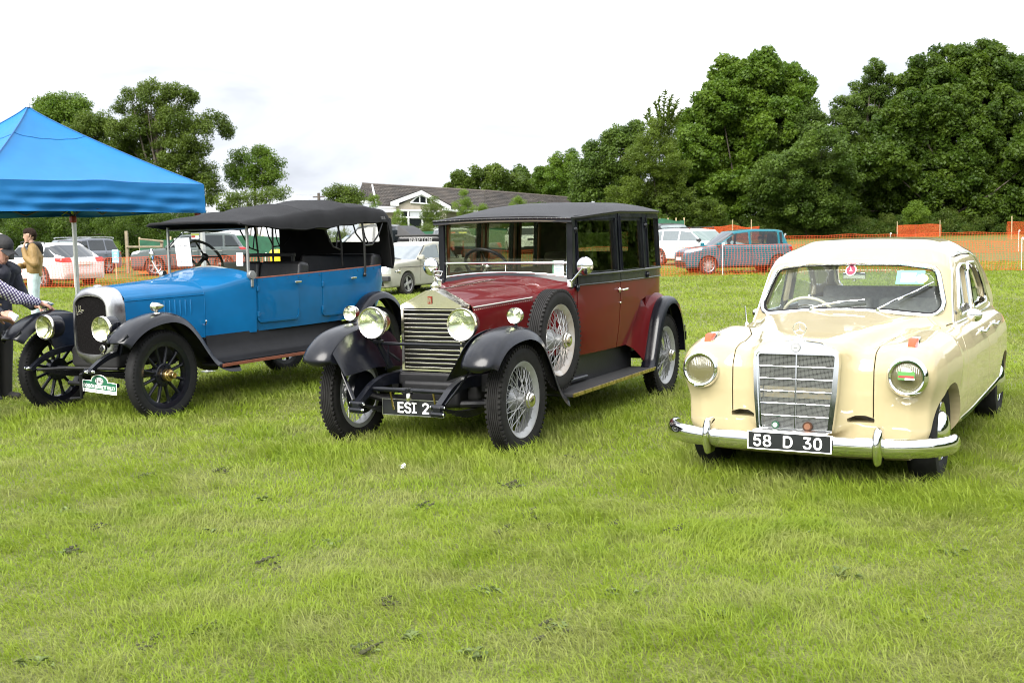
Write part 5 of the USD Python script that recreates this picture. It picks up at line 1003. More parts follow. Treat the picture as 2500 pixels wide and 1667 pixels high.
    # seats
    for s in (-1, 1): se = part(T, 'front_seat', MB().rbox((-2.02, s * .29, 1.0), (.44, .54, .18), .06), SEATLEATHER); part(se, 'seat_back', MB().rbox((-2.24, s * .29, 1.20), (.16, .56, .34), .06, roty(-.2)), SEATLEATHER)
    se = part(T, 'rear_seat', MB().rbox((-3.35, 0, 1.02), (.48, 1.12, .18), .06), SEATLEATHER); part(se, 'seat_back', MB().rbox((-3.62, 0, 1.24), (.18, 1.10, .36), .07, roty(-.15)), SEATLEATHER)
    part(T, 'division_rail', MB().rbox((-2.42, -.05, 1.44), (.03, .72, .04), .01).rbox((-2.42, -.38, 1.37), (.03, .03, .14), .008).rbox((-2.42, .28, 1.37), (.03, .03, .14), .008), BLACKMETAL)
    sc_, sn = np.array([-1.70, -.33, 1.44]), unit([-.78, 0, .60]); u, v, _ = basis(sn)
    st = part(T, 'steering_wheel', MB().tube([sc_ + .215 * (math.cos(a) * u + math.sin(a) * v) for a in np.linspace(0, 2 * pi, 40, endpoint=False)], .014, 8, closed=True).tube([sc_ + .21 * u, sc_ - .21 * u], .010, 6).tube([sc_ + .21 * v, sc_ - .21 * v], .010, 6).sphere(sc_, .04, 8), BLACKMETAL); part(st, 'steering_column', MB().cyl(sc_, sc_ - sn * .6, .02), BLACKMETAL)
    part(T, 'dashboard', MB().rbox((-1.45, 0, 1.20), (.03, 1.1, .16), .01), WOOD)
tourer()
# ------------------------------------------------------------------ trees, hedges, bungalow
def view(px, py, d):
    """world point at depth y = d seen at (px, py) of the 2500 x 1667 photograph: used only to choose where far things stand"""
    a, b = px - 1250, py - 833.5; f = 2884.05; x, y = a * _cr + b * _sr, -a * _sr + b * _cr
    v = np.array([x / f, _c - (y / f) * _s * 1.0, -_s - (y / f) * _c]); return np.array([0, 0, CAM_H]) + v * d / v[1]
def leaf_mat(name, lo, hi, tr=.45):
    n = {'oi': ('object_info', {}), 'geo': ('geometry', {}), 'r': ('rgb_ramp', {'ramp': [(0, lo), (1, hi)]}), 'i': ('rgb_ramp', {'ramp': [(0, (.65, .7, .6)), (1, (1.3, 1.25, 1.2))]}), 'm': ('mix', {'mix_type': 'multiply', 'fac': 1.0}),
         'p': ('principled_bsdf', {'roughness': .5, 'specular_ior_level': .3}), 't': ('translucent_bsdf', {}), 'x': ('mix_closure', {'fac': tr})}
    l = [('oi.random', 'r.fac'), ('geo.random_per_island', 'i.fac'), ('r.color', 'm.color1'), ('i.color', 'm.color2'), ('m.color', 'p.base_color'), ('m.color', 't.color'), ('p.BSDF', 'x.closure1'), ('t.BSDF', 'x.closure2')]
    return usdkit.material(stage, lk(name), n, l, surface='x.closure')
LEAF = dict(sycamore=leaf_mat('sycamore_leaves', (0.086, 0.156, 0.012), (0.156, 0.236, 0.021)), dark=leaf_mat('dark_leaves', (0.055, 0.102, 0.009), (0.110, 0.167, 0.016)), oak=leaf_mat('oak_leaves', (0.078, 0.121, 0.013), (0.149, 0.202, 0.028)),
            ash=leaf_mat('ash_leaves', (0.071, 0.121, 0.016), (0.132, 0.196, 0.028)), yellow=leaf_mat('yellow_green_leaves', (0.139, 0.219, 0.021), (0.219, 0.311, 0.034)), conifer=leaf_mat('larch_leaves', (0.098, 0.144, 0.013), (0.161, 0.219, 0.023)),
            hedge=leaf_mat('bramble_leaves', (0.063, 0.115, 0.013), (0.149, 0.190, 0.034)), straw=leaf_mat('straw_stems', (0.161, 0.161, 0.058), (0.288, 0.254, 0.115)))
BARK = mat('bark', (.075, .062, .048), .9, var=.35, vs=6, bump=.6, bs=20)
def leaf_cluster(n, rad, size, seed, aspect=1.5, droop=.0):
    rng = np.random.default_rng(seed); d = rng.normal(size=(n, 3)); d /= np.linalg.norm(d, axis=1, keepdims=True); c = d * rad * rng.uniform(.25, 1, (n, 1)) ** .6; c[:, 2] *= .72
    nrm = d * .6 + rng.normal(size=(n, 3)) * .6 + [0, 0, .5]; nrm /= np.linalg.norm(nrm, axis=1, keepdims=True); u = np.cross(nrm, rng.normal(size=(n, 3))); u /= np.linalg.norm(u, axis=1, keepdims=True); w = np.cross(nrm, u)
    s = size * rng.uniform(.65, 1.3, (n, 1)); V = np.stack([c - u * s * aspect * .5, c + w * s * .5 - nrm * s * .08, c + u * s * aspect * .5, c - w * s * .5 - nrm * s * .08], 1).reshape(-1, 3)
    i = np.arange(n)[:, None] * 4; return V, np.vstack([i + [0, 1, 2], i + [0, 2, 3]])
_proto = {}
def leaf_proto(size):
    """class prims with leaf sprays, shared by every crown"""
    k = f'{size:.2f}'
    if k not in _proto:
        ps = []
        for j in range(4):
            p = f'/leaf_spray_{len(_proto)}_{j}'; stage.CreateClassPrim(p); V, F = leaf_cluster(230, .64, size * .37, 11 + j + 7 * len(_proto)); usdkit.mesh(stage, p + '/spray', (V, F), None); ps.append(p)
        _proto[k] = ps
    return _proto[k]
def crown(parent, name, blobs, material, density, size, seed, sc=1.0, flat=.8, inner=.25):
    """leaf sprays scattered over the shells of the lobes; blobs: rows of x, y, z, r"""
    rng = np.random.default_rng(seed); B = np.asarray(blobs, float); P = []
    for x, y, z, r in B:
        n = max(6, int(density * 1.45 * 4 * pi * r * r)); d = rng.normal(size=(n, 3)); d /= np.linalg.norm(d, axis=1, keepdims=True)
        q = np.array([x, y, z]) + d * r * np.array([1, 1, flat]) * (1 - inner * rng.random((n, 1)) ** 1.5) + rng.normal(size=(n, 3)) * .12 * r
        keep = np.ones(n, bool)
        for x2, y2, z2, r2 in B:
            if (x2, y2, z2) != (x, y, z): keep &= (((q - [x2, y2, z2]) / [1, 1, flat]) ** 2).sum(1) > (r2 * .62) ** 2
        P.append(q[keep])
    P = np.vstack(P); n = len(P); path = numbered(parent, name); pi_ = UsdGeom.PointInstancer.Define(stage, path)
    for j, c in enumerate(leaf_proto(size)):
        x = UsdGeom.Xform.Define(stage, f'{path}/leaf_spray_{j:03d}' if j else f'{path}/leaf_spray'); x.GetPrim().GetReferences().AddInternalReference(c)
        UsdShade.MaterialBindingAPI.Apply(x.GetPrim()).Bind(material); pi_.CreatePrototypesRel().AddTarget(x.GetPath())
    pi_.CreatePositionsAttr(Vt.Vec3fArray.FromNumpy(P.astype(np.float32))); pi_.CreateProtoIndicesAttr(Vt.IntArray.FromNumpy(rng.integers(0, 4, n).astype(np.int32)))
    a = rng.uniform(0, 2 * pi, n); tl = rng.normal(size=(n, 2)) * .18; q = np.stack([np.cos(a / 2), tl[:, 0], tl[:, 1], np.sin(a / 2)], 1); q /= np.linalg.norm(q, axis=1, keepdims=True)
    pi_.CreateOrientationsAttr(Vt.QuathArray([Gf.Quath(float(w), float(x), float(y), float(z)) for w, x, y, z in q]))
    s = sc * rng.uniform(.7, 1.3, n); pi_.CreateScalesAttr(Vt.Vec3fArray.FromNumpy(np.repeat(s[:, None], 3, 1).astype(np.float32)))
    return tag(path, kind='stuff')
def trunk(T, base, blobs, r, seed=0, limbs=9):
    r = r * .6
    rng = random.Random(seed); mb = MB(); B = sorted(blobs, key=lambda b: -b[2]); base = np.array(base, float); top = np.array(B[0][:3]) * .35 + np.mean([b[:3] for b in B], 0) * .65
    mid = base * .5 + top * .5 + [rng.uniform(-.3, .3), rng.uniform(-.3, .3), 0]; C = spline([base - [0, 0, .1], base + [0, 0, .5], mid, top], 12); mb.tube(C, np.linspace(r, r * .35, 12), 8)
    for b in B[:limbs]:
        k = rng.randint(4, 9); e = np.array(b[:3]); p = C[k]; m = (p + e) / 2 + [rng.uniform(-.4, .4), rng.uniform(-.4, .4), -.05 * np.linalg.norm(e - p)]
        mb.tube(spline([p, m, e], 7), np.linspace(r * .34, r * .07, 7), 6)
    part(T, 'trunk', mb, BARK)
def tree(name, label, kind, crop, lobes, d, seed, density=.9, size=.30, tr=.4, base=None, depth=.8, flat=.85, group=None, sc=1.0, cat='tree', inner=.25, bare=9):
    ox, oy, k = crop; rng = random.Random(seed); f = 2884.05; bl = []
    for lx, ly, lr in lobes:
        p = view(ox + lx / k, oy + ly / k, d); r = lr / k / f * d; dy = rng.uniform(-1, 1) * r * depth * 1.6; s = (d + dy) / d
        q = np.array([0, 0, CAM_H]) + (p - [0, 0, CAM_H]) * s; bl.append((q[0], q[1], q[2], r * s))
    cx = np.mean([b[0] for b in bl]); cy = np.mean([b[1] for b in bl]); bx = cx if base is None else view(base, 600, d)[0]; g = float(gz(bx, cy)); T = thing(name, label, cat, (bx, cy, g), group=group)
    loc = np.array([bx, cy, g]); bl = [(b[0] - loc[0], b[1] - loc[1], max(b[2] - loc[2], b[3] * .3), b[3]) for b in bl]
    trunk(T, (0, 0, 0), bl, tr, seed, bare); crown(T, 'crown', bl, LEAF[kind], density, size, seed, sc, flat, inner); return T
J, K, HH, C1c, T4 = (1300, 80, 1.96), (0, 150, 2.94), (800, 350, 3.36), (0, 400, 2.351), (840, 420, 3.92)
tree('sycamore_tree', 'tall rounded bright green sycamore, biggest dome behind the teal hatchback', 'sycamore', J, [(1100, 170, 95), (980, 240, 110), (1220, 240, 105), (900, 340, 110), (1050, 340, 140), (1240, 330, 90), (830, 440, 120), (1000, 470, 150), (1180, 450, 130), (770, 560, 110), (930, 620, 150), (1100, 610, 140), (790, 700, 110), (950, 770, 120), (860, 840, 90)], 130, 1, .55, .42, .6, sc=1.35)
tree('ash_tree', 'bluish green feathery ash in front of and right of the tall sycamore', 'ash', J, [(1300, 440, 95), (1250, 560, 120), (1390, 560, 120), (1200, 680, 130), (1330, 700, 140), (1430, 690, 100), (1150, 800, 110), (1300, 820, 120), (1420, 820, 100)], 124, 2, .55, .34, .4, sc=1.3)
tree('silver_birch_tree', 'thin pale airy tree top rising in the gap between the two big trees', 'ash', J, [(1640, 170, 50), (1620, 240, 60), (1680, 250, 45), (1560, 300, 65), (1650, 330, 80), (1520, 370, 70), (1480, 430, 80), (1600, 430, 90), (1690, 400, 70), (1500, 530, 90), (1620, 560, 100)], 138, 3, .40, .34, .35, sc=1.15, inner=.6)
tree('oak_tree', 'huge dark oak filling the right edge, tallest of the trees', 'dark', J, [(2160, 110, 65), (2060, 120, 60), (2000, 150, 80), (2200, 180, 110), (1900, 210, 90), (2080, 230, 130), (1830, 270, 80), (2300, 210, 95), (2380, 270, 100), (2150, 350, 150), (2300, 380, 130), (2400, 420, 120)], 134, 4, .55, .42, .7, sc=1.4)
tree('oak_tree', 'dark spreading oak with heavy lower boughs, under the tallest oak at right', 'dark', J, [(1790, 370, 90), (1950, 380, 120), (1720, 480, 100), (1880, 520, 140), (2080, 520, 150), (2280, 540, 140), (2400, 600, 120), (1680, 620, 120), (1850, 670, 140), (2050, 680, 150), (2250, 690, 150)], 128, 5, .55, .42, .6, sc=1.4)
tree('understorey_thicket', 'dark shaded thicket under the right hand oaks behind the bramble hedge', 'dark', J, [(1560, 720, 110), (1700, 780, 110), (1900, 800, 120), (2120, 800, 120), (2320, 800, 120), (1500, 850, 90), (2440, 760, 110)], 131, 6, .5, .40, .4, sc=1.4, cat='thicket')
tree('elm_tree', 'mid green tree mass left of the spiky larch above the limousine roof', 'ash', J, [(445, 480, 48), (500, 470, 40), (390, 530, 60), (480, 530, 65), (310, 570, 65), (400, 610, 80), (270, 650, 65), (350, 700, 80), (260, 760, 60), (430, 700, 70)], 120, 7, .6, .34, .4, sc=1.2)
tree('larch_tree', 'spiky yellow green larch with upswept bare topped branches', 'conifer', J, [(600, 440, 32), (650, 430, 30), (560, 510, 50), (640, 510, 60), (520, 600, 70), (620, 620, 85), (545, 710, 85), (450, 760, 70), (650, 740, 80), (700, 660, 50)], 116, 8, .8, .26, .3, sc=1.0, bare=4)
tree('small_lime_tree', 'light green tree at the far left end of the right hand wood', 'sycamore', J, [(35, 690, 45), (90, 650, 48), (150, 620, 45), (200, 600, 35), (120, 700, 60), (60, 750, 60), (190, 690, 60), (170, 770, 60), (20, 780, 50)], 142, 9, .6, .34, .35, sc=1.1)
tree('poplar_tree', 'straggly open tree with sky gaps behind the bungalow ridge', 'oak', HH, [(1075, 265, 34), (1060, 300, 30), (1150, 320, 36), (1240, 230, 40), (1225, 300, 34), (1200, 370, 40), (1350, 220, 46), (1400, 250, 50), (1330, 300, 50), (1310, 370, 40), (1440, 310, 46), (1550, 290, 36), (1530, 350, 44), (1600, 330, 34), (1640, 370, 34), (1000, 360, 26), (1100, 380, 30)], 140, 10, .75, .40, .3, sc=1.1, inner=.5, bare=14)
tree('understorey_thicket', 'lighter scrub at the left foot of the wood above the white estate', 'oak', J, [(640, 800, 75), (560, 830, 70), (740, 850, 70), (450, 830, 75), (850, 860, 60)], 118, 18, .8, .34, .3, sc=1.0, cat='thicket')
# larch leader shoots
def larch_shoots():
    d = 116; mb = MB(); rng = random.Random(4)
    for x0, y0, x1, y1 in ((620, 440, 628, 292), (600, 450, 600, 320), (590, 470, 560, 360), (585, 490, 540, 400), (640, 440, 668, 300), (650, 450, 700, 320), (640, 430, 648, 330), (655, 470, 712, 375), (610, 430, 580, 345), (630, 430, 690, 350)):
        a, b = view(J[0] + x0 / J[2], J[1] + y0 / J[2], d), view(J[0] + x1 / J[2], J[1] + y1 / J[2], d); a[1] += rng.uniform(-1.5, 1.5); b[1] += rng.uniform(-1.5, 1.5); C = spline([a, (a + b) / 2 + [0, 0, -.12], b], 16); mb.tube(C, np.linspace(.06, .02, 16), 5)
        for c in C[2:]: 
            for _ in range(3): v = np.array([rng.uniform(-1, 1), rng.uniform(-1, 1), rng.uniform(.0, 1)]); mb.tube([c, c + unit(v) * .42], [.085, .02], 4)
    p = [x for x in stage.GetPrimAtPath('/World').GetChildren() if x.GetName().startswith('larch')][0]; t = p.GetAttribute('xformOp:translate').Get(); mb.move((-t[0], -t[1], -t[2])); part(str(p.GetPath()), 'leading_shoots', mb, LEAF['conifer'], smooth=False)
larch_shoots()
tree('beech_tree', 'round topped dense tree just behind the gazebo peak', 'sycamore', K, [(430, 290, 75), (510, 320, 80), (350, 320, 65), (590, 340, 55), (440, 390, 95), (560, 400, 80), (330, 400, 80), (300, 330, 40)], 84, 11, 1.4, .26, .4, sc=.95)
tree('old_oak_tree', 'big uneven oak with crooked limbs, right of the gazebo peak', 'oak', K, [(1080, 180, 40), (1010, 200, 40), (1200, 190, 52), (940, 240, 48), (1050, 260, 58), (1170, 260, 60), (1300, 220, 52), (1360, 280, 46), (870, 320, 42), (1000, 350, 52), (1140, 350, 60), (1290, 330, 56), (620, 450, 80), (750, 430, 62), (850, 480, 72), (700, 520, 85), (950, 470, 72), (1080, 440, 85), (1230, 420, 78), (1390, 430, 64), (1510, 420, 46), (1590, 440, 38), (1625, 510, 32), (1480, 480, 52), (830, 570, 82), (1000, 570, 85), (1180, 540, 85), (1330, 540, 75), (920, 650, 75), (1080, 660, 85), (1250, 650, 85), (1390, 640, 66), (1470, 620, 44), (1350, 740, 75), (1460, 750, 55), (1490, 850, 55), (1530, 900, 36), (1180, 740, 75), (1510, 980, 34), (1400, 850, 60), (560, 560, 70), (450, 520, 70), (700, 640, 80), (1000, 760, 80), (800, 760, 80), (1240, 820, 70), (1100, 860, 70)], 76, 12, 2.0, .24, .45, sc=.80, inner=.35, bare=14)
tree('maple_tree', 'small compact dome shaped tree on a short clear stem left of the bungalow', 'sycamore', K, [(1700, 690, 56), (1840, 665, 52), (1900, 690, 60), (1955, 740, 52), (1685, 770, 54), (1790, 750, 75), (1880, 780, 72), (1970, 820, 42), (1710, 850, 54), (1800, 870, 64), (1890, 880, 52)], 78, 13, 1.6, .24, .28, sc=.8)
tree('elder_bush', 'loose light green bushes below the compact dome tree', 'oak', K, [(1650, 1000, 52), (1740, 1010, 64), (1840, 1000, 64), (1950, 965, 52), (2000, 965, 42), (1700, 1070, 56), (1610, 1070, 40), (1830, 1080, 60)], 74, 14, 1.5, .22, .12, sc=.75, cat='bush')
tree('hawthorn_thicket', 'dark thicket closing the field behind the parked estates under the gazebo', 'dark', C1c, [(40, 330, 90), (150, 330, 90), (270, 330, 95), (400, 330, 95), (530, 330, 95), (660, 330, 95), (790, 340, 90), (900, 350, 80), (1010, 350, 85), (1120, 350, 80), (100, 420, 80), (330, 430, 80), (560, 440, 70), (700, 440, 70), (850, 440, 60), (1000, 420, 60), (-80, 340, 90), (-60, 440, 80)], 64, 15, 1.7, .20, .2, sc=.7, cat='thicket')
tree('bramble_patch', 'sunlit bramble patch with dry stems at the foot of the dark thicket', 'yellow', C1c, [(550, 490, 32), (600, 500, 28), (640, 480, 26), (520, 520, 24), (1470, 470, 40), (1540, 480, 36), (1600, 470, 34)], 60, 16, 2.4, .16, .04, sc=.55, cat='bush')
tree('willow_bush', 'low willow bushes left of the bungalow roof', 'oak', T4, [(-120, 210, 45), (-60, 190, 45), (0, 200, 48), (60, 210, 50), (110, 230, 40), (-110, 290, 50), (-40, 280, 55), (30, 285, 55), (100, 290, 50)], 98, 17, 1.2, .26, .1, sc=.85, cat='bush')
for i, (lb, kd, lo, dd) in enumerate((('bushy garden shrub in front of the white framed gable window', 'oak', [(850, 300, 60), (800, 350, 60), (880, 370, 80), (800, 430, 70), (900, 460, 80), (830, 500, 60)], 96),
        ('bright young tree right of the gable on the bungalow roof line', 'yellow', [(1160, 210, 30), (1150, 270, 45), (1110, 330, 60), (1190, 340, 60), (1150, 390, 60), (1230, 380, 40), (1320, 340, 26), (1330, 370, 26)], 94),
        ('slender climbing shrub at the left verge of the bungalow roof', 'yellow', [(280, 240, 24), (270, 280, 36), (290, 310, 36)], 98), ('small bright sapling rising over the limousine roof', 'yellow', [(1660, 270, 26), (1640, 305, 42), (1690, 310, 36), (1640, 350, 40)], 92),
        ('thin leggy sapling left of the white patio window', 'yellow', [(520, 390, 22), (510, 450, 36), (480, 490, 40), (570, 470, 36), (590, 510, 44), (540, 530, 40)], 97))):
    tree('garden_shrub', lb, kd, T4, lo, dd, 30 + i, 1.8, .20, .05, sc=.55, cat='shrub')
def hedge(name, label, pts, h, w, kind, seed, dens, size, sc):
    """pts: ground line; a bank of lobes along it"""
    rng = random.Random(seed); P = np.array(pts, float); L = np.concatenate([[0], np.cumsum(np.linalg.norm(np.diff(P, axis=0), axis=1))]); n = int(L[-1] / (w * .55)); o = np.array([*P.mean(0), 0]); T = thing(name, label, 'hedge', o); bl = []
    for s in np.linspace(0, L[-1], n):
        x, y = np.interp(s, L, P[:, 0]), np.interp(s, L, P[:, 1]); r = w * rng.uniform(.42, .62); g = float(gz(x, y)); hh = h * rng.uniform(.75, 1.15)
        bl += [(x - o[0], y - o[1] + rng.uniform(-.3, .3), g + max(hh - r, .3), r), (x - o[0] + rng.uniform(-.4, .4), y - o[1] - .3, g + .35, r * .8)]
    crown(T, 'foliage', bl, LEAF[kind], dens, size, seed, sc, .9); return T
hedge('bramble_hedge', 'long bramble hedge along the foot of the right hand wood', [(10, 121), (24, 125), (40, 127), (60, 128)], 2.3, 3.2, 'hedge', 3, 1.0, .26, .95)
hedge('garden_hedge', 'clipped low garden hedge in front of the bungalow', [(-14, 88), (-6, 88), (3, 90), (12, 92)], 1.9, 1.6, 'hedge', 4, 2.2, .18, .55)
hedge('field_hedge', 'dark boundary hedge behind the white crossover', [(1, 96), (8, 104), (14, 112)], 3.0, 2.6, 'dark', 5, 1.3, .26, .85)
tree('young_hawthorn', 'small bright bush standing proud of the bramble hedge at right', 'yellow', J, [(1830, 830, 26), (1810, 860, 32), (1860, 860, 32), (1835, 890, 40)], 122, 41, 1.3, .28, .06, sc=.8, cat='bush')
hedge('backing_tree_belt', 'dark belt of trees closing the gaps behind the right hand wood', [(2, 152), (30, 152), (62, 150), (95, 146)], 9.0, 7.0, 'dark', 21, .5, .42, 1.4)
hedge('distant_tree_belt', 'distant belt of dark trees at the field edge beyond the thicket', [(-75, 95), (-45, 92), (-27, 90)], 7.0, 6.0, 'dark', 8, .5, .42, 1.3)
hedge('field_boundary_trees', 'tall boundary trees down the right hand side of the field', [(62, 120), (66, 80), (58, 40), (52, 5), (46, -25)], 10.0, 8.0, 'dark', 18, .32, .55, 1.7)
hedge('field_boundary_trees', 'tall boundary trees behind the place the picture was taken from', [(60, -50), (15, -62), (-30, -60), (-75, -30), (-80, 10), (-70, 50)], 5.0, 5.0, 'dark', 19, .32, .55, 1.7)
# bungalow
TILE = usdkit.material(stage, lk('concrete_roof_tiles'), {'tc': ('texture_coordinate', {}), 'mp': ('mapping', {'scale': (1, 1, 1)}), 'br': ('brick_texture', {'scale': 1.0, 'brick_width': .30, 'row_height': .33, 'mortar_size': .035, 'mortar_smooth': .6, 'color1': (.080, .070, .062), 'color2': (.052, .047, .043), 'mortar': (.018, .015, .014), 'bias': .0}),
    'n': ('noise_texture', {'scale': .7, 'detail': 5.0}), 'rr': ('rgb_ramp', {'ramp': [(.35, (.7, .7, .7)), (.65, (1.3, 1.25, 1.15))]}), 'm': ('mix', {'mix_type': 'multiply', 'fac': 1.0}), 'b': ('bump', {'strength': 1.0, 'distance': .05}), 'p': ('principled_bsdf', {'roughness': .85})},
    [('tc.UV', 'br.vector'), ('tc.object', 'n.vector'), ('n.fac', 'rr.fac'), ('br.color', 'm.color1'), ('rr.color', 'm.color2'), ('m.color', 'p.base_color'), ('br.fac', 'b.height'), ('b.normal', 'p.normal')], surface='p.BSDF')
RENDER_W = mat('cream_render', (.36, .32, .26), .9, var=.12, vs=1.5); PVC = mat('white_upvc', (.70, .71, .72), .4, var=.04); DGLASS = mat('dark_window_glass', (.012, .015, .017), .06, spec=.6, var=.2)
def roof_plane(parent, quad, name='roof_slope'):
    """quad: ridge a, ridge b, eave b, eave a, with uv in metres; courses of tiles stand proud of each other"""
    a, b, c, d = [np.asarray(q, float) for q in quad]; n = max(4, int(np.linalg.norm(d - a) / .33)); N = unit(np.cross(b - a, d - a)); N = N if N[2] > 0 else -N; L1 = np.linalg.norm(b - a); L2 = np.linalg.norm(d - a); V, F, U = [], [], []
    for i in range(n):
        t0, t1 = i / n, (i + 1) / n; p = [a + (d - a) * t0 + N * .0, b + (c - b) * t0 + N * .0, b + (c - b) * t1 + N * .05, a + (d - a) * t1 + N * .05, b + (c - b) * t1, a + (d - a) * t1]; k = len(V); V += p; U += [(0, t0 * L2), (L1, t0 * L2), (L1, t1 * L2 - .01), (0, t1 * L2 - .01), (L1, t1 * L2), (0, t1 * L2)]; F += [(k, k + 1, k + 2), (k, k + 2, k + 3), (k + 3, k + 2, k + 4), (k + 3, k + 4, k + 5)]
    path = numbered(parent, name); usdkit.mesh(stage, path, (np.array(V), np.array(F)), TILE, smooth=False, uv=np.array(U)); return path
def hp(x, z, d): return np.array([x * d / 105, d, 1.633 + (z - 1.633) * d / 105])
def bungalow():
    T = thing('bungalow', 'long low bungalow with brown tiled roof and white gable windows', 'house'); dd = lambda x: 105 + (x + 13) * .55
    R = lambda x, z: hp(x, z, dd(x) + 4.5); E_ = lambda x, z: hp(x, z, dd(x))
    roof_plane(T, [R(-12.05, 6.10), R(-2.2, 5.34), E_(-2.2, 3.62), E_(-11.6, 4.22)]); roof_plane(T, [R(-12.93, 6.22), R(-12.1, 6.14), E_(-11.95, 4.55), E_(-13.6, 4.72)], 'wing_roof_slope')
    part(T, 'roof_ridge', MB().tube([R(-12.93, 6.24), R(-12.05, 6.14), R(-2.2, 5.36)], .10, 6), mat('ridge_tiles', (.10, .085, .075), .85)); part(T, 'verge', MB().tube([R(-12.08, 6.1), E_(-11.75, 4.55)], .09, 5).tube([E_(-13.65, 4.66), E_(-11.75, 4.5)], .12, 5), PVC)
    w = lambda x0, z0, x1, z1, off, t=.12: MB().hull([hp(x, z, dd(x) + off + o) for x, z in ((x0, z0), (x1, z0), (x1, z1), (x0, z1)) for o in (0, t)])
    part(T, 'wall', w(-13.3, .2, -2.2, 3.65, 1.0, .4), RENDER_W); part(T, 'fascia', MB().tube([E_(-11.6, 4.10), E_(-2.2, 3.50)], .10, 5), PVC)
    # projecting gable
    ap, gl, gr = (-7.72, 5.46), (-10.49, 4.50), (-5.17, 4.02); F_ = lambda p, o=0: hp(p[0], p[1], dd(p[0]) - 2.2 + o)
    part(T, 'gable_wall', MB().hull([F_(p, o) for p in ((-10.0, .2), (-5.6, .2), (-5.6, 3.9), (-10.0, 4.25)) for o in (.25, 2.5)]).hull([F_(p, o) for p in ((-9.9, 4.2), (-5.7, 3.9), (-7.72, 5.2)) for o in (.25, 2.5)]), RENDER_W)
    for e in (gl, gr):
        roof_plane(T, [F_((ap[0], ap[1] + .08), 6.0), F_((ap[0], ap[1] + .08)), F_((e[0], e[1] + .12)), F_((e[0], e[1] + .12), 6.0)], 'gable_roof_slope'); part(T, 'bargeboard', MB().hull([F_((x, z + h), o) for (x, z) in (ap, e) for h in (-.30, .06) for o in (-.08, .06)]), PVC)
        part(T, 'soffit_return', MB().hull([F_((e[0] + sx, e[1] + h - .1), o) for sx in ((0, .75) if e is gl else (0, -.75)) for h in (-.2, .06) for o in (-.06, .9)]), PVC)
    tri = [(-8.72, 4.45), (-6.85, 4.28), (-6.95, 4.75), (-7.72, 5.08), (-8.1, 4.98)]
    f = part(T, 'apex_window', MB().hull([F_(p, o) for p in tri for o in (.12, .28)]), DGLASS); part(f, 'mullion', MB().tube([F_((-7.9, 4.42), .1), F_((-7.9, 5.02), .1)], .05, 4).tube([F_((-7.32, 4.36), .1), F_((-7.32, 4.9), .1)], .05, 4).tube([F_(p, .1) for p in tri + tri[:1]], .06, 4), PVC)
    f = part(T, 'patio_window', MB().hull([F_(p, o) for p in ((-9.6, 2.2), (-6.2, 2.1), (-6.2, 3.62), (-9.6, 3.78)) for o in (.1, .3)]), DGLASS); mb = MB()
    for x in (-9.62, -8.95, -7.72, -6.6): mb.tube([F_((x, 2.1), .06), F_((x, 3.8 - (x + 9.6) * .05), .06)], .075, 4)
    mb.tube([F_((-9.65, 3.80), .06), F_((-6.2, 3.62), .06)], .09, 4).tube([F_((-9.65, 3.18), .06), F_((-6.2, 3.05), .06)], .07, 4).tube([F_((-9.65, 2.15), .06), F_((-6.2, 2.05), .06)], .08, 4); part(f, 'window_bars', mb, PVC); part(f, 'blind', MB().hull([F_(p, o) for p in ((-8.8, 3.2), (-7.8, 3.16), (-7.8, 3.62), (-8.8, 3.7)) for o in (.07, .09)]), mat('grey_blind', (.42, .44, .46), .8))
    f = part(T, 'side_window', w(-11.9, 2.4, -11.0, 3.7, .9), DGLASS); part(f, 'window_bars', MB().tube([hp(-11.9, 2.4, dd(-11.9) + .85), hp(-11.9, 3.7, dd(-11.9) + .85)], .06, 4).tube([hp(-11.0, 2.4, dd(-11) + .85), hp(-11.0, 3.7, dd(-11) + .85)], .06, 4), PVC)
    B = thing('bungalow_annexe', 'lower right hand annexe of the bungalow with plain brown tiled roof', 'house'); d2 = lambda x: 112 + (x + 2) * 1.0; R2 = lambda x, z: hp(x, z, d2(x) + 4); E2 = lambda x, z: hp(x, z, d2(x) - .5)
    roof_plane(B, [R2(-2.12, 5.36), R2(6.2, 4.52), E2(6.4, 3.1), E2(-2.15, 3.5)]); part(B, 'verge', MB().tube([R2(-2.14, 5.4), E2(-2.2, 3.5)], .05, 5), BARK); part(B, 'roof_ridge', MB().tube([R2(-2.12, 5.38), R2(6.2, 4.54)], .10, 6), mat('annexe_ridge_tiles', (.10, .085, .075), .85)); part(B, 'wall', MB().hull([hp(x, z, d2(x) + o) for x, z in ((-2.1, .2), (6.1, .2), (6.1, 3.0), (-2.1, 3.5)) for o in (.8, 1.2)]), RENDER_W)
bungalow()
T = thing('utility_pole', 'wooden overhead line pole left of the bungalow roof', 'utility pole', (-14.4, 90, .42)); part(T, 'pole', MB().tube([(0, 0, 0), (0, 0, 4.5)], [.13, .11], 8), BARK); part(T, 'crossarm', MB().box((0, 0, 4.2), (.9, .1, .1)), BARK)
for z0, z1, dx in ((4.75, 5.6, 0), (4.4, 5.0, .3)):
    a, b = np.array([-14.4 + dx, 90, z0]), np.array([-33, 86, z1 + .6]); solo('overhead_wire', MB().tube([a * (1 - t) + b * t - [0, 0, 1.2 * t * (1 - t) * 1.0] for t in np.linspace(0, 1, 16)], .007, 4), mat('grey_wire', (.25, .26, .27), .6), ('upper' if dx == 0 else 'lower') + ' thin overhead wire running left from the pole', 'wire')
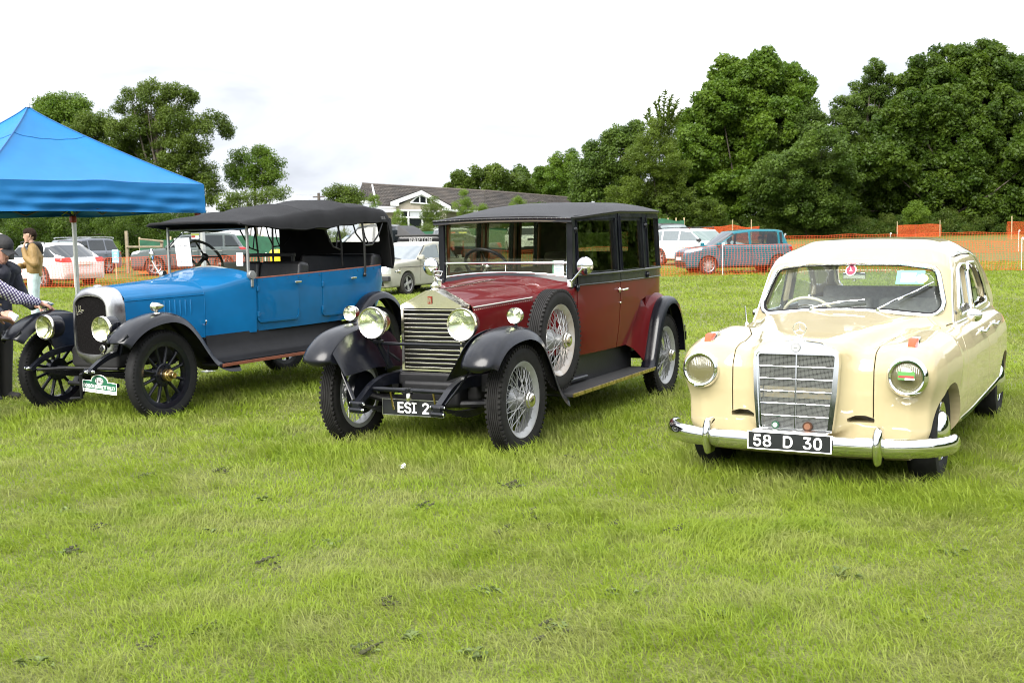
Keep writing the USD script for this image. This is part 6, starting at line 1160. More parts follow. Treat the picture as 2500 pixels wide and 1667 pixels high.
# ------------------------------------------------------------------ modern cars parked beyond the barrier
CARGLASS = mat('dark_car_glass', (.010, .013, .014), .05, spec=.7, var=.2)
CLADDING = mat('grey_plastic_cladding', (.018, .018, .019), .6, var=.2)
LAMPCLEAR = mat('clear_lamp', (.62, .64, .65), .12, .5, var=.1); LAMPRED = mat('red_lamp', (.36, .010, .012), .15, coat=.5, var=.1)
ALLOY = mat('alloy_wheel', (.50, .51, .52), .35, .7, var=.08); PLATE_W = mat('white_plate', (.68, .68, .66), .5); GRIMY = mat('muddy_tyre', (.020, .018, .015), .85, var=.4, vs=8)
def modern_car(name, label, cat, xyz, heading, S, group='cars parked beyond the orange barrier'):
    """S: length L, width W, height H, belt line, keypoints of bonnet, glass and tail; heading = rotation of +x"""
    L, W, H = S['L'], S['W'], S['H']; h = L / 2; bz = S['belt']; hf = S['hood']; cx, rf, rr, gx = S['cowl'], S['rf'], S['rr'], S['gx']; tz = S.get('tail', bz); T = thing(name, label, cat, xyz, heading, group)
    low = [(h - .10, .22), (h - .01, .42), (h, hf - .22), (h - .10, hf - .05), (h - .35, hf + .02), (cx, bz + .03), (gx, bz + .02)] + S.get('bed', []) + [(-h + .12, tz), (-h + .01, tz - .18), (-h, .45), (-h + .10, .25)]
    gh = [(cx + .10, bz - .05), (rf, H - .07), ((rf * .6 + rr * .4), H), ((rf * .2 + rr * .8), H - .02), (rr, H - .07), (gx, bz + .0), (gx, bz - .08)]
    w2 = W / 2; k = S.get('k', .10)
    def fl(x, y, z):
        y = np.abs(y); pl = y - (w2 - .10 * np.clip((np.abs(x) - h * .62) / (h * .38), 0, 1) ** 2 - .03 * np.clip((z - .75) / .4, 0, 1) - .04 * np.clip((.45 - z) / .3, 0, 1)); corner = smax(np.abs(x) - h - 0 * z, y - w2, .45)
        return smax(smax(sdp(x + 0 * z, z + 0 * x, low), pl, k), corner + 0, .05)
    def fg(x, y, z):
        y = np.abs(y); return smax(sdp(x + .25 * np.clip((y - .2) / .5, 0, 1) ** 2 * (x > rf - .3) * np.clip((H - z), 0, 1) - .15 * np.clip((y - .2) / .5, 0, 1) ** 2 * (x < rr + .2), z, gh), y - (w2 - .06 - (z - bz) * .26), S.get('kg', .09))
    fn = lambda x, y, z: smin(fl(x, y, z), fg(x, y, z), .03)
    b = manif(*nets(fn, (-h - .1, -w2 - .1, .14), (h + .1, w2 + .1, H + .08), .042)); out = []
    wx, wr = S['wx'], S['wr']
    for x in wx:
        for s in (-1, 1): a = np.linspace(0, 2 * pi, 28); b = b - mprism(Polygon([(x + (wr + .05) * math.cos(t), wr + (wr + .05) * math.sin(t)) for t in a]), XZ, s * (w2 - .28), s * (w2 + .2))
    def cutp(poly, y0, y1, nm, m, both=True):
        nonlocal b
        for s in ((-1, 1) if both else (1,)):
            pz = mprism(poly, XZ, s * y0, s * y1) if both else mprism(poly, XZ, -y1, y1); piece = b ^ pz; b = b - pz
            if piece.num_tri() > 3: out.append((nm, piece, m))
    belt = Polygon(gh).buffer(-.085).intersection(sbox(-9, bz + .045, 9, H - .10)).difference(sbox(*S['bp'][0])) if 0 else Polygon(gh).buffer(-.075).intersection(sbox(-9, bz + .05, 9, H - .085))
    for p in S['pillars']: belt = belt.difference(sbox(p - .035, 0, p + .035, 3))
    if 'xw' in S: belt = belt.intersection(sbox(S['xw'][0], 0, S['xw'][1], 3))
    for g in getattr(belt, 'geoms', [belt]):
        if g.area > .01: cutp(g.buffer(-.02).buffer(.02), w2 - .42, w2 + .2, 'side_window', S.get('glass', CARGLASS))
    # windscreen and rear screen: bands along the slopes
    slope = lambda p, q, t: LineString([p, q]).buffer(t, cap_style=2)
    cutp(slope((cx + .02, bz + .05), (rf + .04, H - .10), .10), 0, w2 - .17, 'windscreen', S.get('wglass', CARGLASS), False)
    cutp(slope((gx + .02, bz + .10), (rr - .02, H - .12), .10), 0, w2 - .20, 'rear_window', CARGLASS, False)
    hl = S.get('hl', [(h + .1, hf - .20), (h + .1, hf - .06), (h - .50, hf + .03), (h - .42, hf - .10)]); cutp(Polygon(hl), w2 * .48, w2 + .2, 'headlight', LAMPCLEAR)
    tl = S.get('tl', [(-h - .1, tz - .24), (-h - .1, tz - .06), (-h + .26, tz - .05), (-h + .16, tz - .2)]); cutp(Polygon(tl), w2 * .50, w2 + .2, 'tail_light', LAMPRED)
    cutp(sbox(h - .14, hf - .24, h + .1, hf - .10), 0, w2 * .44, 'grille', CLADDING, False); cutp(sbox(h - .14, .26, h + .1, .44), 0, w2 * .7, 'lower_grille', CLADDING, False)
    if S.get('clad'): cutp(sbox(-h - .1, .1, h + .1, .40), 0, w2 + .2, 'sill_cladding', CLADDING, False)
    for x in S.get('gaps', ()):
        for s in (-1, 1): b = b - mprism(sbox(x - .008, .34, x + .008, bz + .02), XZ, s * (w2 - .1), s * (w2 + .2))
    if S.get('hollow'):
        b = b - manif(*nets(lambda x, y, z: smax(smax(fg(x, y, z) + .055, .5 - z, .03), np.abs(y) - (w2 - .14), .03), (-h, -w2, .4), (h, w2, H + .1), .05)); 
        b = b - mprism(sbox(gx + .5, .45, cx - .25, bz + .05), XZ, -(w2 - .14), w2 - .14)
    part(T, 'body', MB().tm(b), S['paint'], smooth=38)
    for nm, m, mm in out:
        if S.get('hollow') and nm == 'side_window':
            m = m - manif(*nets(lambda x, y, z: fg(x, y, z) + .025, (-h, -w2, .3), (h, w2, H + .1), .05)); mm = HATCHGLASS
        part(T, nm, MB().tm(m), mm, smooth=38)
    for x in wx:
        for s in (-1, 1):
            o, ax = np.array([x, s * (w2 - .11), wr]), (0, s, 0); wh = part(T, 'wheel', MB().lathe([(.0005, -.02), (wr * .62, -.02), (wr * .66, .0), (wr * .68, .085), (wr * .62, .09), (wr * .58, .04), (.0005, .03)], o, ax, 28), CLADDING); part(wh, 'tyre', MB().lathe([(wr * .64, -.1), (wr * .9, -.11), (wr, -.08), (wr, .07), (wr * .92, .098), (wr * .7, .1), (wr * .66, .08)], o, ax, 32), GRIMY)
            u, v, d = basis(ax); mb = MB().lathe([(wr * .62, .084), (wr * .68, .094), (wr * .69, .08)], o, ax, 32).lathe([(.0005, .085), (.05, .08), (.06, .05)], o, ax, 14)
            for i in range(S.get('spk', 5)):
                a = 2 * pi * i / S.get('spk', 5) + .3; r = math.cos(a) * u + math.sin(a) * v; t = np.cross(d, r)
                for q in (-1, 1): mb.hull([o + r * rr_ + t * q * (.012 + .20 * rr_ * .35) + t * e * .014 + d * dz for rr_ in (.05, wr * .64) for e in (-1, 1) for dz in (.05, .082)])
            part(wh, 'rim', mb, S.get('rim', ALLOY))
    for s in (-1, 1):
        m = snap(fn, [[cx - .12, s * (w2 - .12), bz + .06]])[0]; part(T, 'door_mirror', MB().rbox(m + [0, s * .12, .04], (.10, .20, .13), .05).tube([m, m + [0, s * .1, .02]], .02, 6), S.get('mirror', S['paint']))
        for x in S.get('hand', ()): c = snap(fn, [[x, s * w2, bz - .12]])[0]; part(T, 'door_handle', MB().rbox(c, (.18, .035, .03), .012), S.get('handle', S['paint']))
        if S.get('rails'): part(T, 'roof_rail', MB().tube(spline([(rf - .15, s * (w2 - .22), H - .03), (rf - .25, s * (w2 - .22), H + .045), (rr + .25, s * (w2 - .22), H + .02), (rr + .12, s * (w2 - .22), H - .05)], 14), .017, 6), S['rails'])
    part(T, 'number_plate', MB().rbox((h + .005, 0, hf - .32), (.02, .50, .11), .004), PLATE_W); part(T, 'number_plate', MB().rbox((-h - .005, 0, S.get('rpz', .80)), (.02, .50, .11), .004), PLATE_W)
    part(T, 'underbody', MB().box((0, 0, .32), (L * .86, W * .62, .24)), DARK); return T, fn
pnt = lambda n, c, **k: paint(n, c, dirt=k.get('d', .08))
HATCHGLASS = glass('tinted_hatch_glass', (.70, .74, .73), .04)
TEAL = pnt('teal_metallic_paint', (.002, .095, .125)); WHT = pnt('white_car_paint', (.62, .63, .64), d=.04)
hatch = dict(L=3.92, W=1.70, H=1.50, belt=.93, hood=.86, cowl=.95, rf=.22, rr=-1.62, gx=-1.86, wx=(1.18, -1.33), wr=.30, pillars=(-.32, -1.36), xw=(-1.50, .85), gaps=(.62, -.36, -1.32), hand=(-.18, -1.15), tail=.93)

S = dict(hatch, paint=TEAL, hollow=True, spk=8, hl=[(2.2, .70), (2.2, .80), (1.36, .95), (1.42, .83)])
T_, _ = modern_car('parked_hatchback', 'teal five door hatchback with two children inside, behind the orange netting', 'car', (7.72, 41.0, .10), deg((-.986, -.166)), S)
estate = dict(L=4.86, W=1.86, H=1.50, belt=.95, hood=.80, cowl=1.05, rf=.35, rr=-1.72, gx=-2.24, wx=(1.48, -1.36), wr=.335, pillars=(-.30, -1.28), xw=(-1.98, 1.0), gaps=(.75, -.32, -1.25), hand=(-.2, -1.18), tail=1.0)
S = dict(estate, rr=-1.35, gx=-2.28, paint=WHT, rails=CLADDING, tl=[(-2.7, .78), (-2.7, .98), (-1.98, .99), (-2.10, .86)], spk=5)
modern_car('parked_estate', 'white sporty estate with red tail lamps behind the standing boy', 'car', (-16.35, 41.55, .11), deg((-.80, .60)), S)
SILV = pnt('silver_grey_paint', (.15, .16, .19))
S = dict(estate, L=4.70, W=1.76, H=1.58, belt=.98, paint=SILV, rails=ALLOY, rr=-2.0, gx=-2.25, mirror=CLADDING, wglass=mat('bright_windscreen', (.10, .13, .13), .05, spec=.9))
modern_car('parked_estate', 'silver grey estate with roof rails facing the camera behind the white estate', 'car', (-19.1, 51.5, .18), deg((-.42, -.91)), S)
suv = dict(L=4.77, W=1.89, H=1.70, belt=1.08, hood=1.02, cowl=1.05, rf=.42, rr=-1.86, gx=-2.20, wx=(1.42, -1.34), wr=.375, pillars=(-.30, -1.36), xw=(-2.0, 1.02), gaps=(.80, -.34, -1.28), hand=(-.18, -1.2), tail=1.06, clad=True, hl=[(2.6, .80), (2.6, .94), (1.96, 1.05), (2.02, .95)])
S = dict(suv, paint=pnt('grey_green_suv_paint', (.075, .09, .092)), rails=ALLOY, tl=[(-2.6, .92), (-2.6, 1.08), (-1.95, 1.10), (-2.05, 1.0)], spk=5, handle=ALLOY)
modern_car('parked_suv', 'dark grey sport utility seen through the blue tourer windscreen', 'car', (-13.45, 49.8, .17), deg((-.965, -.26)), S)
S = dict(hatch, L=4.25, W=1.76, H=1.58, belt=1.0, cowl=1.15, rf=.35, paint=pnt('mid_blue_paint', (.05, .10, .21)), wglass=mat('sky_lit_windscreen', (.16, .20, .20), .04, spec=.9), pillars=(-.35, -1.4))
modern_car('parked_people_carrier', 'blue hatchback framed by the rear window of the tourer hood', 'car', (-5.55, 44.6, .13), deg((-.80, -.60)), S)
# pickup
def pickup():
    S = dict(suv, L=5.4, W=1.9, H=1.90, belt=1.26, hood=1.18, cowl=1.25, rf=.55, rr=-.62, gx=-.85, bed=[(-.90, 1.50)], wx=(1.72, -1.50), wr=.42, pillars=(-.05,), xw=(-.72, 1.2), gaps=(.9, .0, -.78), hand=(.12,), tail=1.50, paint=pnt('black_pickup_paint', (.008, .008, .009)), clad=False, hl=[(2.9, .9), (2.9, 1.04), (2.35, 1.12), (2.4, 1.0)], tl=[(-2.8, 1.0), (-2.8, 1.3), (-2.58, 1.3), (-2.58, 1.0)])
    T, fn = modern_car('pickup_truck', 'black pickup truck with pale lettering on its load bed', 'pickup truck', (-4.30, 39.6, .10), deg((-.97, .24)), S)
    part(T, 'load_cover', MB().hull([(x, s * y, z) for s in (-1, 1) for x, y, z in ((-.75, .78, 1.80), (-1.05, .78, 1.70), (-1.25, .80, 1.38), (-.75, .82, 1.38), (-2.68, .82, 1.37), (-2.68, .80, 1.33))][:0] + [(x, s * y, z) for s in (-1, 1) for x, y, z in ((-.86, .78, 1.84), (-1.08, .76, 1.74), (-1.30, .80, 1.54), (-.86, .82, 1.50))]), CLADDING); part(T, 'bed_rail', MB().rbox((-1.75, 0, 1.515), (1.86, 1.84, .06), .03), CLADDING)
    mb = MB(); text_on(mb, 'RAPTOR', .15, (-1.70, .950, 1.36), (-1, 0, .0), (0, 0, 1), bold=True, width=.78, depth=.006); part(T, 'bed_lettering', mb, mat('pale_grey_decal', (.24, .24, .24), .5))
pickup()
# 1970s saloon
def old_saloon():
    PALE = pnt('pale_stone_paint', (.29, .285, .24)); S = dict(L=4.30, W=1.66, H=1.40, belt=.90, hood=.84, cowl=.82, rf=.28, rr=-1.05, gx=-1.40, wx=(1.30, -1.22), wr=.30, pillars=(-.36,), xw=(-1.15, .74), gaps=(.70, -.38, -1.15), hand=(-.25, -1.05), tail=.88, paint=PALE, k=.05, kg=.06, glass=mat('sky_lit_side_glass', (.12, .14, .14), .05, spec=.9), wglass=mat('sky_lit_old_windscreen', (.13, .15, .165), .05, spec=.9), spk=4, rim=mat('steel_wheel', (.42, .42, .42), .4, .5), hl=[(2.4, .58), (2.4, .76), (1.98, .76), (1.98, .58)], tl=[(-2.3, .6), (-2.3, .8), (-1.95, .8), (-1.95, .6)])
    T, fn = modern_car('old_saloon', 'pale stone coloured 1970s saloon parked between the tourer and the limousine', 'car', (-2.80, 33.15, .04), deg((-.50, -.866)), S)
    part(T, 'front_bumper', MB().rbox((2.16, 0, .46), (.14, 1.64, .13), .03), CLADDING); part(T, 'rear_bumper', MB().rbox((-2.16, 0, .46), (.14, 1.6, .13), .03), CLADDING)
    for s in (-1, 1):
        part(T, 'waist_line', MB().tube([snap(fn, [[x, s * .83, .74]])[0] for x in np.linspace(1.95, -2.0, 14)], .008, 4), CLADDING)
        p = [snap(lambda a, b_, c: fn(a, b_, c), [[x, s * .78, z]])[0] for x, z in ((.80, .93), (.30, 1.33), (-1.05, 1.33), (-1.32, .95), (.80, .93))]; part(T, 'window_trim', MB().tube(p, .014, 5), CLADDING)
    part(T, 'windscreen_paper', MB().box((.70, -.25, 1.01), (.08, .42, .01)), PAPER); part(T, 'windscreen_wiper', MB().tube([(.80, .25, .94), (.76, -.20, 1.0)], .012, 4).tube([(.80, -.25, .94), (.76, -.6, .98)], .012, 4), CLADDING)
old_saloon()
saloon = dict(L=4.82, W=1.82, H=1.45, belt=.93, hood=.82, cowl=1.0, rf=.25, rr=-1.0, gx=-1.78, wx=(1.46, -1.39), wr=.325, pillars=(-.28,), xw=(-1.35, .92), gaps=(.7, -.3, -1.2), hand=(-.15, -1.08), tail=.98)
S = dict(saloon, paint=pnt('steel_grey_paint', (.085, .10, .11)), tl=[(-2.6, .70), (-2.6, .97), (-2.1, .97), (-2.2, .76)])
modern_car('parked_saloon', 'steel grey saloon with a red tail lamp, seen through the limousine windscreen', 'car', (-2.85, 55.6, .22), deg((-.975, -.22)), S)
S = dict(suv, H=1.66, paint=pnt('silver_paint', (.36, .37, .38)), rails=ALLOY)
T_, f_ = modern_car('parked_suv', 'silver four by four with coloured notices in its screen behind the steel grey saloon', 'car', (-3.0, 63.5, .30), deg((.25, -.97)), S)
part(T_, 'screen_notice', MB().box((.82, -.28, 1.36), (.02, .42, .18), R=roty(-.75)), mat('red_notice', (.45, .06, .05), .6)); part(T_, 'screen_notice', MB().box((.82, .32, 1.36), (.02, .42, .18), R=roty(-.75)), mat('yellow_notice', (.55, .52, .12), .6))
S = dict(suv, L=4.48, W=1.85, H=1.63, paint=WHT, clad=True, rails=CLADDING)
modern_car('parked_crossover', 'white crossover facing the camera through the limousine windscreen', 'car', (.95, 72.8, .38), deg((.22, -.975)), S)
S = dict(estate, L=4.63, W=1.81, H=1.50, rr=-1.85, gx=-2.2, paint=WHT, rails=CLADDING, mirror=CLADDING, wglass=mat('green_tint_windscreen', (.10, .14, .13), .05, spec=.9), glass=mat('grey_side_glass', (.13, .15, .16), .06, spec=.8))
modern_car('parked_estate', 'white estate with black roof rails behind the teal hatchback', 'car', (7.75, 48.9, .17), deg((.60, -.80)), S)
S = dict(suv, paint=pnt('charcoal_paint', (.035, .037, .042)), wglass=mat('pale_windscreen', (.13, .16, .16), .05, spec=.9))
modern_car('parked_suv', 'charcoal four by four half hidden by the rear of the limousine', 'car', (7.8, 58.5, .26), deg((.48, -.88)), S)
# ------------------------------------------------------------------ people
SKIN = mat('skin', (.38, .235, .17), .5, var=.08, vs=30, spec=.3); SKIN_R = mat('ruddy_skin', (.38, .205, .15), .5, var=.12, vs=30, spec=.3)
def chain(bones, res=.012, it=6):
    """one continuous smooth surface over tapered bones [((p, r), (q, r)), ...]"""
    hs = []
    for a, b in bones:
        hs.append(m3.Manifold.batch_hull([m3.Manifold.sphere(a[1], 14).translate([float(x) for x in a[0]]), m3.Manifold.sphere(b[1], 14).translate([float(x) for x in b[0]])]))
    m = m3.Manifold.batch_boolean(hs, m3.OpType.Add).refine_to_length(res); q = m.to_mesh(); t = trimesh.Trimesh(q.vert_properties[:, :3], q.tri_verts, process=True); trimesh.smoothing.filter_taubin(t, .5, .53, it); return np.array(t.vertices), np.array(t.faces)
def flat(bones, c, k):
    return bones
def bl(*js): return [(a, b) for a, b in zip(js, js[1:])]
def head(T, body, c, yaw, pitch, s, hair, hm, skin, style):
    """head with face; looks along +x turned by yaw and pitch"""
    R = rotz(yaw) @ roty(pitch); P = lambda x, y, z: np.asarray(c) + R @ (np.array([x, y, z]) * s)
    b = []
    S_ = lambda x, y, z, r: (P(x, y, z), r * s)
    b += bl(S_(-.015, 0, .035, .088), S_(.02, 0, .03, .080), S_(.045, 0, -.055, .048), S_(.062, 0, -.085, .030)) + bl(S_(-.03, 0, .0, .078), S_(.02, 0, -.05, .055)) + bl(S_(.078, 0, .02, .014), S_(.102, 0, -.018, .013), S_(.085, 0, -.028, .016)) + bl(S_(.074, .028, .032, .016), S_(.074, -.028, .032, .016)) + bl(S_(.08, .018, -.058, .008), S_(.08, -.018, -.058, .008))
    for k in (-1, 1): b += bl(S_(-.012, k * .078, .012, .012), S_(-.022, k * .088, .018, .014), S_(-.016, k * .084, -.016, .009))
    hd = part(T, 'head', chain(b, .009, 4), skin, smooth=60)
    for k in (-1, 1): part(hd, 'eye', MB().sphere(P(.072, k * .030, .014), .009 * s, 6), mat('eye', (.05, .04, .035), .2))
    part(hd, 'mouth', MB().tube([P(.088, .018, -.052), P(.093, 0, -.050), P(.088, -.018, -.052)], .0035 * s, 5), mat('lips', (.30, .10, .08), .5))
    H = []
    if style == 'mop': H = bl(S_(-.03, 0, .06, .095), S_(.03, 0, .078, .074)) + bl(S_(.055, -.04, .074, .034), S_(.06, .04, .07, .034)) + bl(S_(-.05, .03, .05, .075), S_(-.05, -.03, .0, .07)) + bl(S_(-.06, 0, .02, .075), S_(-.065, 0, -.03, .055)) + bl(S_(-.03, .06, .03, .045), S_(-.02, .066, .0, .028)) + bl(S_(-.03, -.06, .03, .045), S_(-.02, -.066, .0, .028))
    elif style == 'short': H = bl(S_(-.035, 0, .06, .088), S_(.02, 0, .082, .062), S_(.06, 0, .075, .03)) + bl(S_(-.06, 0, .02, .068), S_(-.06, 0, -.04, .045)) + bl(S_(-.02, .062, .03, .030), S_(-.01, .070, .0, .016)) + bl(S_(-.02, -.062, .03, .030), S_(-.01, -.070, .0, .016))
    elif style == 'wavy': H = bl(S_(-.04, 0, .055, .092), S_(.01, .02, .085, .065), S_(.05, .03, .07, .03)) + bl(S_(-.07, 0, .02, .07), S_(-.075, 0, -.05, .052)) + bl(S_(-.03, .066, .03, .036), S_(-.03, .074, -.02, .022)) + bl(S_(-.03, -.066, .03, .036), S_(-.03, -.074, -.02, .022))
    v, f = chain(H, .010, 2); n = (meshkit.noise(v * 90, 3) - .5)[:, None] * .010 * s; part(hd, 'hair', (v + (v - np.asarray(c)) / .1 * n * .5, f), hm, smooth=60)
    return hd, P
def hand(T, wrist, d, palm, mat_, curl=.5, s=1.0, thumb=1):
    """hand from the wrist along d; palm = direction the palm faces"""
    d = unit(d); pn = unit(np.asarray(palm) - d * (d @ np.asarray(palm))); sd = np.cross(d, pn) * thumb; w = np.asarray(wrist, float); b = bl((w, .024 * s), (w + d * .035 * s, .023 * s)) 
    for k, L in zip((-1.5, -.5, .5, 1.5), (.062, .078, .082, .072)):
        kn = w + d * .088 * s + sd * k * .019 * s; b += bl((w + d * .03 * s + sd * k * .012 * s, .016 * s), (kn, .0115 * s)); p = kn; dd = d
        for j, (fr, rr_) in enumerate(((.45, .010), (.32, .009), (.23, .008))):
            dd = unit(dd * math.cos(curl * (.7 if j == 0 else .9)) + pn * math.sin(curl * (.7 if j == 0 else .9))); q = p + dd * L * fr * s; b += bl((p, (rr_ + .0008) * s), (q, rr_ * s)); p = q
    t0 = w + d * .03 * s + sd * .022 * s; t1 = t0 + (d * .6 + sd * .8 + pn * .2) * .040 * s; t2 = t1 + unit(d + sd * .3 + pn * .5) * .034 * s; b += bl((t0, .014 * s), (t1, .011 * s), (t2, .009 * s))
    return part(T, 'hand', chain(b, .005, 3), mat_, smooth=60)
def torso_bones(hip, chest, neck, w_sh, w_hip, side, r):
    side = unit(side); o = []
    for k in (-1, 1): o += bl((hip + side * k * w_hip * .5, r * .92), (chest + side * k * w_sh * .30, r), (neck + side * k * w_sh * .30 - [0, 0, .06], r * .62), (neck + side * k * w_sh * .5 - [0, 0, .085], r * .50))
    o += bl((hip, r), (chest, r * 1.08), (neck - [0, 0, .10], r * .85), (neck - [0, 0, .03], .072)); return o
A_ = np.array
def boy():
    px, py = -9.68, 24.0; T = thing('person', 'young person in tan bomber jacket and pale jeans with a hand raised to the mouth', 'person', (px, py, .005), deg((-.93, -.28)), scale=(1.10, 1.12, 1.09))
    JK = mat('tan_bomber_cloth', (.185, .115, .035), .7, var=.18, vs=7, bump=.25, bs=25); JEANS = mat('pale_denim', (.36, .45, .46), .85, var=.12, vs=10, bump=.1); BLK = mat('black_hood_cotton', (.010, .010, .011), .9); HAIR = mat('dark_brown_hair', (.014, .008, .005), .85, spec=.15, var=.4, vs=40, bump=.4, bs=120)
    skin = chain(bl((A_([-.03, 0, 1.0]), .06), (A_([-.04, 0, 1.25]), .07), (A_([-.01, 0, 1.45]), .055), (A_([.015, 0, 1.53]), .05)) + bl((A_([0, .09, .9]), .08), (A_([.0, .1, .5]), .05), (A_([-.01, .1, .08]), .035)) + bl((A_([0, -.09, .9]), .08), (A_([.0, -.1, .5]), .05), (A_([-.01, -.1, .08]), .035)) + bl((A_([-.02, .17, 1.38]), .04), (A_([-.02, .24, 1.10]), .035), (A_([.14, .10, 1.38]), .026)), .025)
    b = part(T, 'body', skin, SKIN, smooth=60); hd, P = head(T, b, A_([.03, 0, 1.605]), .15, .05, 1.0, None, HAIR, SKIN, 'mop')
    hp_, ch, nk = A_([-.02, 0, .98]), A_([-.045, 0, 1.22]), A_([-.03, 0, 1.46]); j = torso_bones(hp_, ch, nk, .40, .20, (0, 1, 0), .135); j += bl((hp_ + [0, .07, -.06], .13), (hp_ + [0, -.07, -.06], .13), (ch, .14))
    j += bl((A_([-.03, .19, 1.37]), .085), (A_([-.06, .28, 1.10]), .078), (A_([.08, .20, 1.20]), .062), (A_([.13, .10, 1.36]), .045)) + bl((A_([-.03, -.19, 1.37]), .085), (A_([.02, -.26, 1.12]), .075), (A_([.20, -.10, 1.05]), .055), (A_([.22, .05, 1.07]), .045))
    v, f = chain(j, .016, 5); n = (meshkit.fbm(v * 9, 3, 2) - .5)[:, None] * .035; part(b, 'jacket', (v + (v - [0, 0, 1.2]) * [1, 1, 0] * n * 3, f), JK, smooth=60)
    part(b, 'hood', chain(bl((A_([-.07, .10, 1.45]), .06), (A_([-.12, 0, 1.42]), .07), (A_([-.07, -.10, 1.45]), .06), (A_([.03, -.06, 1.44]), .045), (A_([.04, .06, 1.43]), .045), (A_([-.07, .10, 1.45]), .06)) + bl((A_([-.12, 0, 1.40]), .075), (A_([-.15, 0, 1.30]), .05)), .014), BLK, smooth=60)
    lg = []
    for k in (-1, 1): lg += bl((A_([-.02, k * .075, .94]), .125), (A_([0, k * .095, .72]), .105), (A_([.01, k * .10, .48]), .085), (A_([-.01, k * .105, .25]), .078), (A_([-.01, k * .105, .06]), .078))
    v, f = chain(lg, .016, 5); n = (meshkit.fbm(v * 11, 3, 5) - .5)[:, None] * .12; part(b, 'jeans', (v + (v - [0, 0, .5]) * [1, .5, 0] * n * 1.2, f), JEANS, smooth=60)
    for k in (-1, 1): part(b, 'shoe', chain(bl((A_([-.05, k * .105, .045]), .045), (A_([.08, k * .11, .04]), .042), (A_([.15, k * .112, .032]), .034)), .012), mat('white_trainer', (.5, .5, .5), .6), smooth=60)
    hand(b, A_([.135, .10, 1.40]), (-.25, -.55, 1), (-1, -.4, 0), SKIN, .7)
boy()
def bearded():
    T = thing('person', 'grey haired bearded man in black jacket with white striped sleeve, beside the white estate', 'person', (-14.85, 34.6, .07), deg((-.80, -.55)))
    BLK = mat('black_jacket_cloth', (.012, .013, .015), .6, var=.25, vs=8, bump=.25, bs=25); HG = mat('grey_hair', (.36, .34, .31), .6, var=.25, vs=40, bump=.4, bs=120); TR = mat('black_trousers', (.011, .011, .012), .85)
    s = 1.04; b = part(T, 'body', chain(bl((A_([-.02, 0, 1.0]), .07), (A_([-.03, 0, 1.3]), .08), (A_([-.01, 0, 1.52]), .06), (A_([.015, 0, 1.60]), .055)) + bl((A_([0, .1, .95]), .085), (A_([0, .1, .5]), .055), (A_([0, .1, .08]), .04)) + bl((A_([0, -.1, .95]), .085), (A_([0, -.1, .5]), .055), (A_([0, -.1, .08]), .04)), .03), SKIN_R, smooth=60)
    hd, P = head(T, b, A_([.03, 0, 1.69]), .2, .08, 1.04, None, HG, SKIN_R, 'short'); part(hd, 'beard', chain(bl((P(.035, .055, -.045), .028), (P(.078, .0, -.088), .032), (P(.035, -.055, -.045), .028)) + bl((P(.08, 0, -.05), .014), (P(.08, 0, -.088), .03)), .010), HG, smooth=60)
    j = torso_bones(A_([-.02, 0, 1.0]), A_([-.03, 0, 1.28]), A_([-.02, 0, 1.54]), .44, .22, (0, 1, 0), .150)
    for k in (-1, 1): j += bl((A_([-.02, k * .215, 1.43]), .080), (A_([-.02, k * .285, 1.16]), .068), (A_([.18, k * .16, 1.02]), .052), (A_([.24, k * .08, 1.00]), .046))
    part(b, 'jacket', chain(j, .018, 5), BLK, smooth=60); st = MB()
    for q in np.linspace(.0, .28, 7): st.rbox((.07 + q * .05, .255, 1.32 - q), (.09, .06, .016), .006)
    part(b, 'jacket_stripes', st, WHITE); lg = []
    for k in (-1, 1): lg += bl((A_([-.02, k * .085, 1.0]), .135), (A_([0, k * .10, .75]), .11), (A_([0, k * .105, .48]), .085), (A_([0, k * .11, .06]), .07))
    part(b, 'trousers', chain(lg, .018, 5), TR, smooth=60); part(b, 'backpack', MB().rbox((-.24, 0, 1.28), (.16, .30, .42), .06), BLK)
    for k in (-1, 1): part(b, 'shoe', chain(bl((A_([-.05, k * .11, .045]), .048), (A_([.14, k * .12, .035]), .038)), .014), TR, smooth=60); hand(b, A_([.24, k * .07, 1.0]), (.6, -k * .6, .1), (-1, 0, 0), SKIN_R, .6)
bearded()
